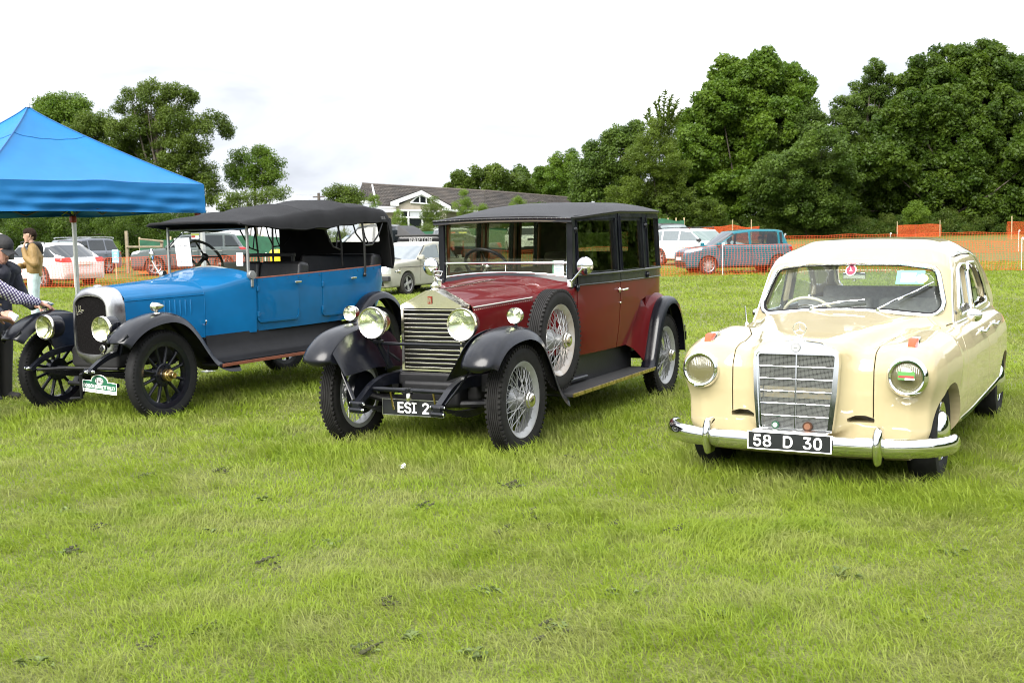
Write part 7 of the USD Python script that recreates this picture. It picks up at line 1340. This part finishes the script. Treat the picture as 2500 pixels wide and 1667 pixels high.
def capman():
    # leans over the near wing; facing the tourer
    o = A_([-5.33, 12.2, 0]); T = thing('person', 'man in black baseball cap and navy quilted jacket looking down at the tourer wheel', 'person', o, deg((.93, -.36)))
    NV = mat('navy_quilted_cloth', (.012, .013, .022), .62, var=.25, vs=10, bump=.5, bs=22); TR = mat('dark_trousers', (.013, .012, .011), .85); CAP = mat('black_cap_cotton', (.012, .012, .013), .85, bump=.15, bs=80); HG = mat('dark_grey_hair', (.10, .09, .08), .6)
    b = part(T, 'body', chain(bl((A_([-.08, 0, .95]), .07), (A_([-.04, 0, 1.22]), .07), (A_([.08, 0, 1.42]), .06), (A_([.12, 0, 1.49]), .055)) + bl((A_([-.05, .1, .92]), .085), (A_([-.03, .1, .5]), .055), (A_([-.05, .1, .08]), .04)) + bl((A_([-.05, -.1, .92]), .085), (A_([-.03, -.1, .5]), .055), (A_([-.05, -.1, .08]), .04)), .03), SKIN_R, smooth=60)
    hd, P = head(T, b, A_([.15, -.02, 1.555]), -.1, .42, 1.0, None, HG, SKIN_R, 'short')
    part(hd, 'cap', chain(bl((P(-.025, 0, .070), .094), (P(.025, 0, .078), .082)) + bl((P(.01, .05, .06), .05), (P(.01, -.05, .06), .05)), .012), CAP, smooth=60); v = MB().sheet(np.array([[P(.07 + .10 * t, y * (.085 - .02 * t), .058 - .02 * t - .25 * y * y * .1) for y in np.linspace(-1, 1, 9)] for t in np.linspace(0, 1, 6)]), .006); part(hd, 'cap_peak', v, CAP, smooth=60)
    mb = MB(); R_ = rotz(-.1) @ roty(.42); text_on(mb, 'OB', .035, P(.0, -.092, .080), R_ @ A_([1., 0, 0]), R_ @ A_([0, .25, 1.]), bold=True); part(hd, 'cap_emblem', mb, mat('grey_embroidery', (.35, .35, .35), .8))
    j = torso_bones(A_([-.10, 0, .95]), A_([-.05, 0, 1.20]), A_([.07, 0, 1.42]), .44, .24, (0, 1, 0), .14); j += bl((A_([.05, -.20, 1.32]), .082), (A_([.06, -.25, 1.08]), .070), (A_([.24, -.20, .93]), .052)) + bl((A_([.05, .20, 1.32]), .082), (A_([.08, .30, 1.06]), .07), (A_([.28, .22, .98]), .055)); j += bl((A_([-.05, .06, 1.05]), .15), (A_([-.04, .06, .78]), .160)) + bl((A_([-.05, -.06, 1.05]), .15), (A_([-.04, -.06, .78]), .160)) + bl((A_([-.03, 0, 1.15]), .16), (A_([.03, 0, 1.33]), .12))
    v, f = chain(j, .014, 5); n = (meshkit.fbm(v * 9, 3, 2) - .5)[:, None] * .10; part(b, 'jacket', (v + (v - [0, 0, 1.1]) * [1, 1, 0] * n, f), NV, smooth=60)
    part(b, 'jacket_collar', chain(bl((A_([.13, .06, 1.40]), .03), (A_([.03, .09, 1.44]), .03), (A_([-.02, 0, 1.45]), .035), (A_([.03, -.09, 1.44]), .03), (A_([.13, -.06, 1.40]), .03)), .012), NV, smooth=60); bt = MB()
    for z in (1.25, 1.12, 1.0, .88): bt.sphere((.142 if z > 1 else .12, -.05, z), .012, 6)
    part(b, 'jacket_studs', bt, BRASS, kind='stuff'); lg = []
    for k in (-1, 1): lg += bl((A_([-.05, k * .085, .92]), .13), (A_([-.03, k * .105, .70]), .108), (A_([-.03, k * .11, .46]), .085), (A_([-.05, k * .115, .06]), .068))
    part(b, 'trousers', chain(lg, .016, 5), TR, smooth=60)
    for k in (-1, 1): part(b, 'shoe', chain(bl((A_([-.10, k * .12, .045]), .048), (A_([.10, k * .13, .035]), .038)), .012), TR, smooth=60)
    hand(b, A_([.27, -.20, .925]), (1, .1, -.15), (0, .6, -.8), SKIN_R, .55); hand(b, A_([.31, .22, .975]), (1, -.1, -.2), (0, -.3, -1), SKIN_R, .6)
    part(b, 'folded_paper', MB().rbox((.39, -.17, .89), (.09, .05, .07), .015, rotz(.4) @ roty(.5)), PAPER)
capman()
def checkman():
    # the hand rests on the off side front wing of the tourer
    tgt = carw('V', [.02, -.70, 1.005])[0]; o = A_([-5.02, 10.62, 0]); fw = unit(tgt - [o[0], o[1], tgt[2]]); fw[2] = 0; fw = unit(fw); rz = math.degrees(math.atan2(fw[1], fw[0])); T = thing('person', 'white haired man in checked shirt and dark waistcoat resting a hand on the tourer wing', 'person', o, rz)
    n = {'tc': ('texture_coordinate', {}), 'mp': ('mapping', {'rotation': (.2, .5, .3)}), 'c1': ('checker_texture', {'scale': 62.0, 'color1': (.72, .72, .74), 'color2': (.10, .085, .17)}), 'p': ('principled_bsdf', {'roughness': .85}), 'sx': ('wave_texture', {'bands_direction': 'x', 'scale': 12.0, 'profile': 'sine'}), 'sy': ('wave_texture', {'bands_direction': 'z', 'scale': 12.0}), 'ra': ('rgb_ramp', {'ramp': [(.42, (.74, .74, .77)), (.55, (.13, .10, .24))]}), 'rb': ('rgb_ramp', {'ramp': [(.42, (1, 1, 1)), (.55, (.28, .25, .34))]}), 'm': ('mix', {'mix_type': 'multiply', 'fac': 1.0})}
    SH = usdkit.material(stage, lk('checked_shirt'), n, [('tc.object', 'mp.vector'), ('mp.vector', 'sx.vector'), ('mp.vector', 'sy.vector'), ('sx.fac', 'ra.fac'), ('sy.fac', 'rb.fac'), ('ra.color', 'm.color1'), ('rb.color', 'm.color2'), ('m.color', 'p.base_color')], surface='p.BSDF')
    WV = mat('dark_waistcoat', (.013, .013, .016), .75, var=.2, bump=.3, bs=20); TR = mat('charcoal_trousers', (.016, .016, .016), .85); HW = mat('white_hair', (.62, .60, .55), .6, var=.15, vs=40, bump=.5, bs=110)
    inv = lambda p: rotz(-math.radians(rz)) @ (np.asarray(p) - o); tl = inv(tgt); wr = tl + A_([-.115, .0, .05]); sh_l = A_([.20, -.19, 1.30]); el = (sh_l + wr) / 2 + A_([.0, -.04, -.045])
    b = part(T, 'body', chain(bl((A_([-.12, 0, .95]), .07), (A_([.04, 0, 1.22]), .07), (A_([.19, 0, 1.42]), .06), (A_([.24, 0, 1.47]), .058)) + bl((A_([-.12, .1, .92]), .09), (A_([-.06, .1, .5]), .055), (A_([-.08, .1, .08]), .04)) + bl((A_([-.12, -.1, .92]), .09), (A_([-.06, -.1, .5]), .055), (A_([-.08, -.1, .08]), .04)) + bl((sh_l, .04), (el, .035), (wr, .026)), .025), SKIN_R, smooth=60)
    head(T, b, A_([.29, .02, 1.53]), -.15, .55, 1.0, None, HW, SKIN_R, 'wavy')
    j = torso_bones(A_([-.12, 0, .95]), A_([.04, 0, 1.20]), A_([.19, 0, 1.40]), .42, .24, (0, 1, 0), .135); part(b, 'waistcoat', chain(j, .016, 5), WV, smooth=60)
    v, f = chain(bl((sh_l, .078), (el, .064), (wr + A_([-.03, 0, .012]), .042)), .012, 4); v = v + (meshkit.fbm(v * 14, 3, 4) - .5)[:, None] * .022; part(b, 'shirt_sleeve', (v, f), SH, smooth=60); e2, w2 = A_([.20, .30, 1.06]), A_([.46, .16, .93]); part(b, 'shirt_sleeve', chain(bl((A_([.16, .20, 1.30]), .078), (e2, .062), (w2, .042)), .012, 4), SH, smooth=60)
    hand(b, wr, tl - wr + A_([.0, 0, .0]), (0, 0, -1), SKIN_R, .35, 1.05, -1); hand(b, w2 + A_([.02, 0, 0]), (.9, -.25, -.2), (0, -.3, -1), SKIN_R, .3, 1.05); lg = []
    for k in (-1, 1): lg += bl((A_([-.12, k * .085, .92]), .13), (A_([-.07, k * .105, .70]), .108), (A_([-.06, k * .11, .46]), .085), (A_([-.08, k * .115, .06]), .07)); 
    part(b, 'trousers', chain(lg, .018, 5), TR, smooth=60)
    for k in (-1, 1): part(b, 'shoe', chain(bl((A_([-.12, k * .12, .045]), .048), (A_([.08, k * .13, .035]), .038)), .014), TR, smooth=60)
checkman()
def child(x, y, z, lab, cloth, hair):
    T = thing('person', lab, 'person', (x, y, z), deg((-.6, -.8))); b = part(T, 'body', chain(bl((A_([0, 0, .12]), .10), (A_([0, 0, .32]), .10), (A_([0, 0, .45]), .045), (A_([.01, 0, .50]), .042)), .025), SKIN, smooth=60)
    part(b, 'top', chain(bl((A_([0, 0, .06]), .13), (A_([0, .06, .34]), .085), (A_([0, -.06, .34]), .085), (A_([0, 0, .06]), .13)) + bl((A_([0, .10, .35]), .06), (A_([.05, .16, .14]), .05)) + bl((A_([0, -.10, .35]), .06), (A_([.05, -.16, .14]), .05)), .022), cloth, smooth=60); head(T, b, A_([.02, 0, .56]), 0, .05, .92, None, hair, SKIN, 'mop')
HB = mat('child_brown_hair', (.03, .018, .010), .6)
child(7.52, 40.72, .68, 'small child looking out of the front side window of the teal hatchback', mat('pink_child_top', (.35, .22, .22), .8), HB)
child(8.66, 40.95, .66, 'small child in yellow top behind the rear side window of the teal hatchback', mat('yellow_child_top', (.60, .45, .06), .8), HB)
# ------------------------------------------------------------------ gazebo, barrier netting and small field things
def gazebo():
    CANVAS = mat('blue_canopy_polyester', (.008, .128, .320), .6, var=.07, vs=2.5, bump=.12, bs=7, spec=.3); CANVAS_U = mat('canopy_seam', (.005, .095, .28), .6); WPOLE = mat('white_pole_paint', (.56, .57, .56), .45, var=.08); LIME = mat('lime_green_strap', (.30, .42, .03), .6)
    th = math.radians(52); e, n = A_([math.cos(th), math.sin(th), 0]), A_([-math.sin(th), math.cos(th), 0]); C1 = A_([-3.70, 14.4, 0]); C0 = C1 - 2.8 * e; ctr = (C0 + C1) / 2 + 1.4 * n; T = thing('gazebo', 'bright blue pop up gazebo with white legs at the left edge', 'gazebo', (ctr[0], ctr[1], 0), 52.0)
    cs = [A_([-1.4, -1.4]), A_([1.4, -1.4]), A_([1.4, 1.4]), A_([-1.4, 1.4])]; apz, ez = 3.23, 2.285; rng = np.random.default_rng(5)
    for k in range(4):
        a, b = cs[k], cs[(k + 1) % 4]; G = np.zeros((26, 33, 3))
        for i, t in enumerate(np.linspace(0, 1, 26)):
            for j, s in enumerate(np.linspace(0, 1, 33)):
                p = (a * (1 - s) + b * s) * t; z = apz + (ez - apz) * (t ** .86); edge = 4 * s * (1 - s); z -= .075 * math.sin(pi * min(t, 1)) * edge ** .7 * .9; z += .012 * math.sin(26 * s + 5 * t + k) * t * t * (1 - t) * 2 + .02 * math.exp(-((s - .5) / .10) ** 2) * t ** 6
                G[i, j] = (p[0], p[1], z)
        cp = part(T, 'canopy_panel', fix_normals(MB().sheet(G, .004)), CANVAS, smooth=60)
        V = np.zeros((14, 90, 3)); o = unit(A_([*(a + b) / 2, 0]))
        for i, t in enumerate(np.linspace(0, 1, 14)):
            s = np.linspace(-.003, 1.003, 90); z = ez - .33 * t - .0 * s; w = t * (.018 * np.sin(7 * s + 15 * t + k) + .026 * np.sin(3.2 * s - 17 * t + 2 * k) + .009 * np.sin(37 * s + 7 * t)) * np.minimum(1, 8 * np.minimum(s + .003, 1.003 - s)) + .010 * t
            V[i] = np.stack([a[0] + (b[0] - a[0]) * s + o[0] * (.012 + w), a[1] + (b[1] - a[1]) * s + o[1] * (.012 + w), z + .010 * np.sin(5 * s + k) * t + .02 * np.exp(-((s - .5) / .10) ** 2) * (1 - t)], 1)
        part(T, 'valance', fix_normals(MB().sheet(V, .004)), CANVAS, smooth=60)
        sm = [G[i, 0] + [0, 0, .004] for i in range(26)]; part(cp, 'hip_seam', MB().tube(sm, .007, 5), CANVAS_U); part(cp, 'cross_seam', MB().tube([q + [0, 0, .003] for q in G[8]], .004, 4), CANVAS_U); part(cp, 'eave_seam', MB().tube([q + [0, 0, .002] for q in G[-1]], .008, 5), CANVAS_U)
        c = a * .985; lg = part(T, 'leg', MB().rbox((c[0], c[1], 1.10), (.045, .045, 2.20), .006), WPOLE); part(lg, 'inner_leg', MB().rbox((c[0], c[1], .30), (.036, .036, .62), .004), ALU); part(lg, 'foot_plate', MB().rbox((c[0], c[1], .012), (.13, .13, .02), .004), ALU); part(lg, 'release_knob', MB().rbox((c[0] * .98, c[1] * .98, 1.93), (.07, .07, .09), .02), mat('red_knob', (.28, .03, .02), .4))
        d = b - a; tr = MB()
        for s0, s1, z0, z1 in ((.0, .25, 1.98, 2.22), (.25, .5, 2.22, 1.98), (.5, .75, 1.98, 2.22), (.75, 1, 2.22, 1.98), (0, .25, 2.22, 1.98), (.25, .5, 1.98, 2.22), (.5, .75, 2.22, 1.98), (.75, 1, 1.98, 2.22)): p, q = a * .98 + d * .98 * s0, a * .98 + d * .98 * s1; tr.tube([(p[0], p[1], z0), (q[0], q[1], z1)], .011, 4)
        part(T, 'truss', tr, mat('dark_truss', (.05, .055, .05), .5)); part(T, 'corner_strap', MB().tube([(c[0], c[1], 1.98), (c[0] * .80, c[1] * .80, 2.24)], .016, 4, flat=.3).tube([(c[0] * .86, c[1] * .98, 1.98), (c[0] * .98, c[1] * .86, 2.14)], .014, 4, flat=.3), LIME)
    part(T, 'centre_mast', MB().cyl((0, 0, 2.05), (0, 0, 3.21), .02), WPOLE); part(T, 'peak_cap', MB().cyl((0, 0, 3.22), (0, 0, 3.27), .03, 8).cyl((0, 0, 3.27), (0, 0, 3.31), .012, 6), WPOLE)
gazebo()
NET = mat('orange_netting', (.52, .07, .014), .6, var=.12, vs=3, spec=.3); STAKE = mat('pale_timber_stake', (.42, .33, .20), .85, var=.15); PIN = mat('white_pigtail_pin', (.72, .72, .70), .5)
def netting(name, label, pts, h, pitch_x=.10, pitch_z=.068, wst=.0095, post=None, sag=.05, seed=0, group=None, pins=()):
    P = np.array(pts, float); Ls = np.concatenate([[0], np.cumsum(np.linalg.norm(np.diff(P[:, :2], axis=0), axis=1))]); o = A_([P[:, 0].mean(), P[:, 1].mean(), 0]); T = thing(name, label, 'barrier netting', o, group=group); rng = np.random.default_rng(seed); ph = rng.uniform(0, 6, 4)
    def at(s, t):
        x, y = np.interp(s, Ls, P[:, 0]), np.interp(s, Ls, P[:, 1]); g = gz(x, y); top = h * (1 - sag * (.5 + .5 * np.sin(s * 1.3 + ph[0])) - sag * .6 * (.5 + .5 * np.sin(s * 3.1 + ph[1]))); low = .02 + .03 * np.sin(s * 2.2 + ph[2]); off = .05 * np.sin(s * 1.7 + ph[3]) * np.sin(pi * t) + .02 * np.sin(9 * s + 5 * t); d = np.stack([np.interp(s + .01, Ls, P[:, 0]) - np.interp(s - .01, Ls, P[:, 0]), np.interp(s + .01, Ls, P[:, 1]) - np.interp(s - .01, Ls, P[:, 1])], -1); d /= np.maximum(np.linalg.norm(d, axis=-1, keepdims=True), 1e-9)
        s2 = .02 * np.sin(7 * t + s) ; return np.stack([x - d[..., 1] * off + d[..., 0] * s2 - o[0], y + d[..., 0] * off + d[..., 1] * s2 - o[1], g + low + (top - low) * t], -1)
    mb = MB(); n = int(Ls[-1] / .12) + 2; S_ = np.linspace(0, Ls[-1], n); nz = int(h / pitch_z) + 1
    for t in np.linspace(0, 1, nz): C = at(S_, np.full(n, t)); w = wst * (1.6 if t in (0, 1) else .8); up = A_([0, 0, w / 2]); mb.loft(np.stack([C - up, C + up, C + up + [0, .004, 0], C - up + [0, .004, 0]], 1), cap=False)
    for s in np.arange(0, Ls[-1], pitch_x):
        C = at(np.full(8, s), np.linspace(0, 1, 8)); i = min(np.searchsorted(Ls, s, 'right') - 1, len(P) - 2); d = unit(A_([*(P[i + 1] - P[i])[:2], 0])) * wst * .42; mb.loft(np.stack([C - d, C + d, C + d + [0, .004, 0], C - d + [0, .004, 0]], 1), cap=False)
    part(T, 'mesh', mb, NET, smooth=False, kind='stuff')
    for s in (post or ()): c = at(A_([s]), A_([0.]))[0]; part(T, 'post', MB().rbox((c[0], c[1] - .04, c[2] + h * .62), (.05, .05, h * 1.3), .008), STAKE)
    for s in pins:
        c = at(A_([s]), A_([0.]))[0] - [0, .06, 0]; part(T, 'pigtail_pin', MB().tube(np.vstack([[c, c + [0, 0, h * .98]], c + [0, 0, h * .98] + np.array([[.03 - .03 * math.cos(a), 0, .035 * math.sin(a) + .01] for a in np.linspace(.3, 4.6, 10)])]), .010, 5), PIN)
    return T
netting('barrier_netting', 'long run of orange mesh barrier netting across the field in front of the parked cars', [(-27, 39.9), (-15.6, 39.5), (-14.2, 39.4), (-6, 39.2), (0, 39.3), (6.4, 39.1), (9.6, 38.9), (15.5, 38.5), (22, 37.6)], 1.02, seed=1, pins=(3.5, 9.6, 12.5, 18.9, 23.5, 28.6, 34.0, 43.6))
netting('barrier_netting', 'second line of orange netting further back on the right, behind the cream saloon roof', [(9.8, 60), (18, 58), (26, 57), (36, 56)], 1.0, .13, .09, .010, seed=2, pins=(4, 9, 15, 22))
netting('barrier_netting', 'short panel of orange netting between two stakes against the bramble hedge', [(39.0, 119.5), (43.1, 118.5)], 1.25, .10, .06, .020, (.02, 4.1), seed=3)
netting('barrier_netting', 'orange netting panel on a single stake at the far right edge', [(36.9, 88), (43, 87)], 1.35, .10, .07, .016, (.3, 6.0), seed=4)
netting('barrier_netting', 'sagging orange netting between stakes behind the teal hatchback', [(8.6, 100), (13.6, 99), (18.6, 98), (20.4, 97)], 1.5, .10, .06, .020, (.1, 5, 10, 11.6), sag=.12, seed=5)
netting('barrier_netting', 'old orange netting heaped in rough grass behind the blue sign', [(-16.2, 51.5), (-14.5, 51.0), (-13.0, 50.4)], .95, .07, .05, .012, seed=6, sag=.25)
def flat_net(name, label, a, b, h, seed=0):
    a, b = A_(a), A_(b); o = (a + b) / 2; m = mat('green_windbreak_mesh', (.012, .075, .038), .8, var=.25, vs=4); n = 30; P = np.array([[(*(a[:2] * (1 - s) + b[:2] * s - o[:2]), float(gz(*(a[:2] * (1 - s) + b[:2] * s))) + h * t * (1 - .05 * math.sin(9 * s)) ) for t in np.linspace(0, 1, 4)] for s in np.linspace(0, 1, n)]); T = thing(name, label, 'windbreak', (o[0], o[1], 0)); part(T, 'mesh', MB().sheet(P, .01), m)
    for s in np.linspace(0, 1, 7): p = a * (1 - s) + b * s; part(T, 'post', MB().rbox((p[0] - o[0], p[1] - o[1] + .06, float(gz(p[0], p[1])) + h * .52), (.07, .07, h * 1.08), .01), STAKE)
flat_net('green_windbreak', 'dark green mesh windbreak in front of the bungalow hedge', (-8, 74, 0), (3.5, 76, 0), 1.5); flat_net('green_windbreak', 'dark green mesh screen behind the grey sport utility', (-17.5, 56, 0), (-9, 57, 0), 1.45); flat_net('green_windbreak', 'green mesh screen behind the charcoal four by four', (8.3, 78, 0), (11.4, 77.5, 0), 1.9)
OLDWOOD = mat('weathered_grey_timber', (.20, .165, .11), .9, var=.25)
T = thing('timber_fence', 'weathered timber post and rail in front of the dark thicket', 'fence', (-16.8, 52, .2))
part(T, 'post', MB().rbox((0, 0, .92), (.12, .12, 1.85), .01), OLDWOOD); part(T, 'post', MB().rbox((1.5, .1, .7), (.11, .11, 1.4), .01), OLDWOOD); part(T, 'rail', MB().tube([(0, -.08, 1.15), (1.55, .0, 1.12)], .05, 6), OLDWOOD); part(T, 'rail', MB().tube([(.6, -.05, 1.48), (1.6, .0, 1.36)], .045, 6), OLDWOOD)
T = thing('field_sign', 'narrow pale blue sign on a stake behind the netting', 'sign', (-14.73, 44.2, .13)); part(T, 'sign_panel', MB().rbox((0, 0, .92), (.24, .02, .48), .005), mat('pale_blue_sign', (.16, .45, .58), .5)); part(T, 'stake', MB().rbox((0, .03, .45), (.04, .03, .9), .004), STAKE); part(T, 'sign_border', MB().box((0, -.012, 1.13), (.22, .004, .05)), PAPER)
for z_, w_ in ((.72, .22), (1.02, .10), (.90, .10)): part(T, 'sign_mark', MB().box((0, -.012, z_), (w_, .004, .05)), PAPER)
T = thing('plastic_bin', 'yellow lined waste bin beyond the tourer seats', 'bin', (-7.46, 38.2, .09)); part(T, 'bin_body', MB().loft([[(r * math.cos(a), r * math.sin(a), z) for a in np.linspace(0, 2 * pi, 20, endpoint=False)] for r, z in ((.20, 0), (.24, .55), (.26, .95), (.27, .98))]), mat('pale_bin_plastic', (.50, .44, .30), .5)); part(T, 'bin_liner', MB().loft([[(r * (1 + .05 * math.sin(5 * a + z * 9)) * math.cos(a), r * math.sin(a), z + .03 * math.sin(3 * a)) for a in np.linspace(0, 2 * pi, 24, endpoint=False)] for r, z in ((.265, .55), (.275, .75), (.285, .98), (.28, 1.10), (.24, 1.14), (.02, 1.10))]), mat('yellow_bin_liner', (.62, .44, .01), .35, var=.1, bump=.4, bs=14), smooth=50)
T = thing('litter', 'small crumpled white scrap lying on the grass in front of the limousine', 'litter', (-.77, 8.05, .045)); v, f = MB().sphere((0, 0, 0), .021, 6, (1.2, .7, .6)).vf(); part(T, 'scrap', (v + (meshkit.noise(v * 70, 1) - .5)[:, None] * .03, f), PAPER, smooth=False)
def clods():
    rng = np.random.default_rng(9); MUD = mat('dark_mud', (.034, .036, .013), .95, var=.4, vs=40, bump=.6, bs=60); mb = MB(); spots = [(1300, 1265), (1340, 1285), (1500, 1285), (165, 1350), (80, 1480), (660, 1380), (1190, 1450), (420, 1560), (360, 1570), (880, 1590), (910, 1610), (1330, 1560), (1360, 1540), (290, 1160), (545, 1155), (360, 1165), (1420, 1130), (1560, 1350), (1030, 1240), (1650, 1300), (1800, 1210), (2100, 1210), (1700, 1120), (230, 1290), (90, 1620), (1120, 1360), (720, 1250), (1250, 1190), (950, 1470), (1880, 1480), (1290, 1130), (1385, 1120), (1440, 1200), (1580, 1160), (1230, 1300), (240, 1500), (510, 1540)]
    for px, py in spots:
        if rng.random() < .35: continue
        k = view(px, py, 10.0); d = k - [0, 0, CAM_H]; p = A_([0, 0, CAM_H]) + d * (-CAM_H / d[2])
        for _ in range(rng.integers(4, 11)):
            q = p + [rng.normal() * .032, rng.normal() * .05, 0]; r = rng.uniform(.005, .0125); v, f = MB().sphere((0, 0, 0), r, 5, (1.4, 1.1, .8)).vf(); v = v + (meshkit.noise(v * 90, int(rng.integers(99))) - .5)[:, None] * r * .9; mb.add(v + [q[0], q[1], float(gz(q[0], q[1])) + r * .6 + .012], f)
            mb.add(v * .7 + [q[0] + .02, q[1] + .01, float(gz(q[0], q[1])) + r * .5 + .02], f)
    weeds = MB(); WEED = mat('torn_weed_leaves', (.075, .105, .024), .7, var=.4, vs=20)
    for px, py in spots[::3] + [(500, 1300), (1000, 1560), (1750, 1500), (2050, 1400), (150, 1250), (820, 1330), (1500, 1450), (2200, 1500), (1950, 1300), (640, 1220), (2320, 1350), (1150, 1600)]:
        k = view(px, py, 10.0); dv = k - [0, 0, CAM_H]; p = A_([0, 0, CAM_H]) + dv * (-CAM_H / dv[2])
        for _ in range(int(rng.integers(5, 11))):
            a, L = rng.uniform(0, 2 * pi), rng.uniform(.03, .075); d = A_([math.cos(a), math.sin(a), 0]); w = A_([-d[1], d[0], 0]) * rng.uniform(.008, .016); q = p + [rng.normal() * .03, rng.normal() * .03, 0]; q[2] = float(gz(q[0], q[1])); h_ = rng.uniform(.012, .035)
            weeds.add([q, q + d * L * .5 + w + [0, 0, h_], q + d * L + [0, 0, h_ * .8], q + d * L * .5 - w + [0, 0, h_ * .9]], [[0, 1, 2], [0, 2, 3]])
    solo('weeds', weeds, WEED, 'scattered low dark weed leaves among the grass', kind='stuff', smooth=False)
    solo('mud_clods', mb, MUD, 'scattered dark clods of mud and torn weeds over the grass', kind='stuff', smooth=False)
clods()
# ------------------------------------------------------------------ grass: every blade its own sliver
def foot(x, y, k, x0, x1, w):
    cx, cy, a = CARS[k]; a = math.radians(a); dx, dy = x - cx, y - cy; X = -dx * math.sin(a) - dy * math.cos(a); Y = dx * math.cos(a) - dy * math.sin(a)
    ax = np.maximum(np.maximum(x0 - X, X - x1), 0); ay = np.maximum(np.abs(Y) - w, 0); return np.hypot(ax, ay), X, Y
def grass():
    rng = np.random.default_rng(21); N = 500000
    u = rng.random(N); d = np.where(u < .26, 3.7 + 3.3 * (u / .26) ** .8, 7.0 * (46 / 7.0) ** ((u - .26) / .74)); lat = rng.uniform(-1, 1, N); x = lat * (.47 * d + 1.0); y = d
    keep = np.ones(N, bool); x, y = x[keep], y[keep]; d = y
    m = np.full(len(x), 9.0); wh = np.zeros(len(x), bool)
    for k, x0, x1, w in (('R', -3.9, .75, .85), ('M', -4.0, .75, .88), ('V', -4.0, .65, .86)):
        q, X, Y = foot(x, y, k, x0, x1, w); m = np.minimum(m, q)
        for wx in (0, {'R': -3.267, 'M': -2.82, 'V': -3.373}[k]):
            for sd in (-1, 1): wh |= (np.abs(X - wx) < .30) & (np.abs(Y - sd * .715) < .085)
    nz = meshkit.fbm(np.stack([x * 1.3, y * 1.3, 0 * x], -1), 4, 3); n2 = meshkit.fbm(np.stack([x * 5, y * 5, 0 * x], -1), 3, 8); tall = np.clip(1 - (m + (nz - .5) * .5) / .48, 0, 1) ** 1.1
    rough = np.clip((nz - .5) * 5, 0, 1); hgt = (.020 + .036 * n2 + .050 * rough * n2) * rng.uniform(.55, 1.5, len(x)) + tall * (.085 * rng.uniform(.4, 1.35, len(x))); far = np.clip((d - 14) / 20, 0, 1); hgt = hgt * (1 + .3 * far)
    hgt[wh] = np.minimum(hgt[wh], .05)
    wdt = np.maximum(.0048, .00090 * d) * rng.uniform(.7, 1.35, len(x)); a = rng.uniform(0, 2 * pi, len(x)); comb = 2 * pi * meshkit.fbm(np.stack([x * .8, y * .8, 0 * x + 4], -1), 3, 12); la = comb + rng.normal(0, 1.25, len(x)); lean = (rng.uniform(.4, 1.7, len(x)) * (1 - .45 * tall)) * hgt
    B = np.stack([x, y, gz(x, y) - .006], -1); t = np.stack([np.cos(a), np.sin(a), 0 * a], -1) * (wdt / 2)[:, None]; L = np.stack([np.cos(la), np.sin(la), 0 * a], -1) * lean[:, None]; z = np.stack([0 * a, 0 * a, hgt], -1)
    mid = B + L * .35 + z * .62; tip = B + L + z * (1 - .25 * np.clip(lean / np.maximum(hgt, 1e-6), 0, 1))[:, None]
    V = np.stack([B - t, B + t, mid - t * .75, mid + t * .75, tip], 1).reshape(-1, 3); i = np.arange(len(x))[:, None] * 5; F = np.vstack([i + [0, 1, 3], i + [0, 3, 2], i + [2, 3, 4]])
    solo('grass', (V, F), BLADE, 'short field grass, left longer and darker green around the parked cars', kind='stuff', smooth=False)
grass()
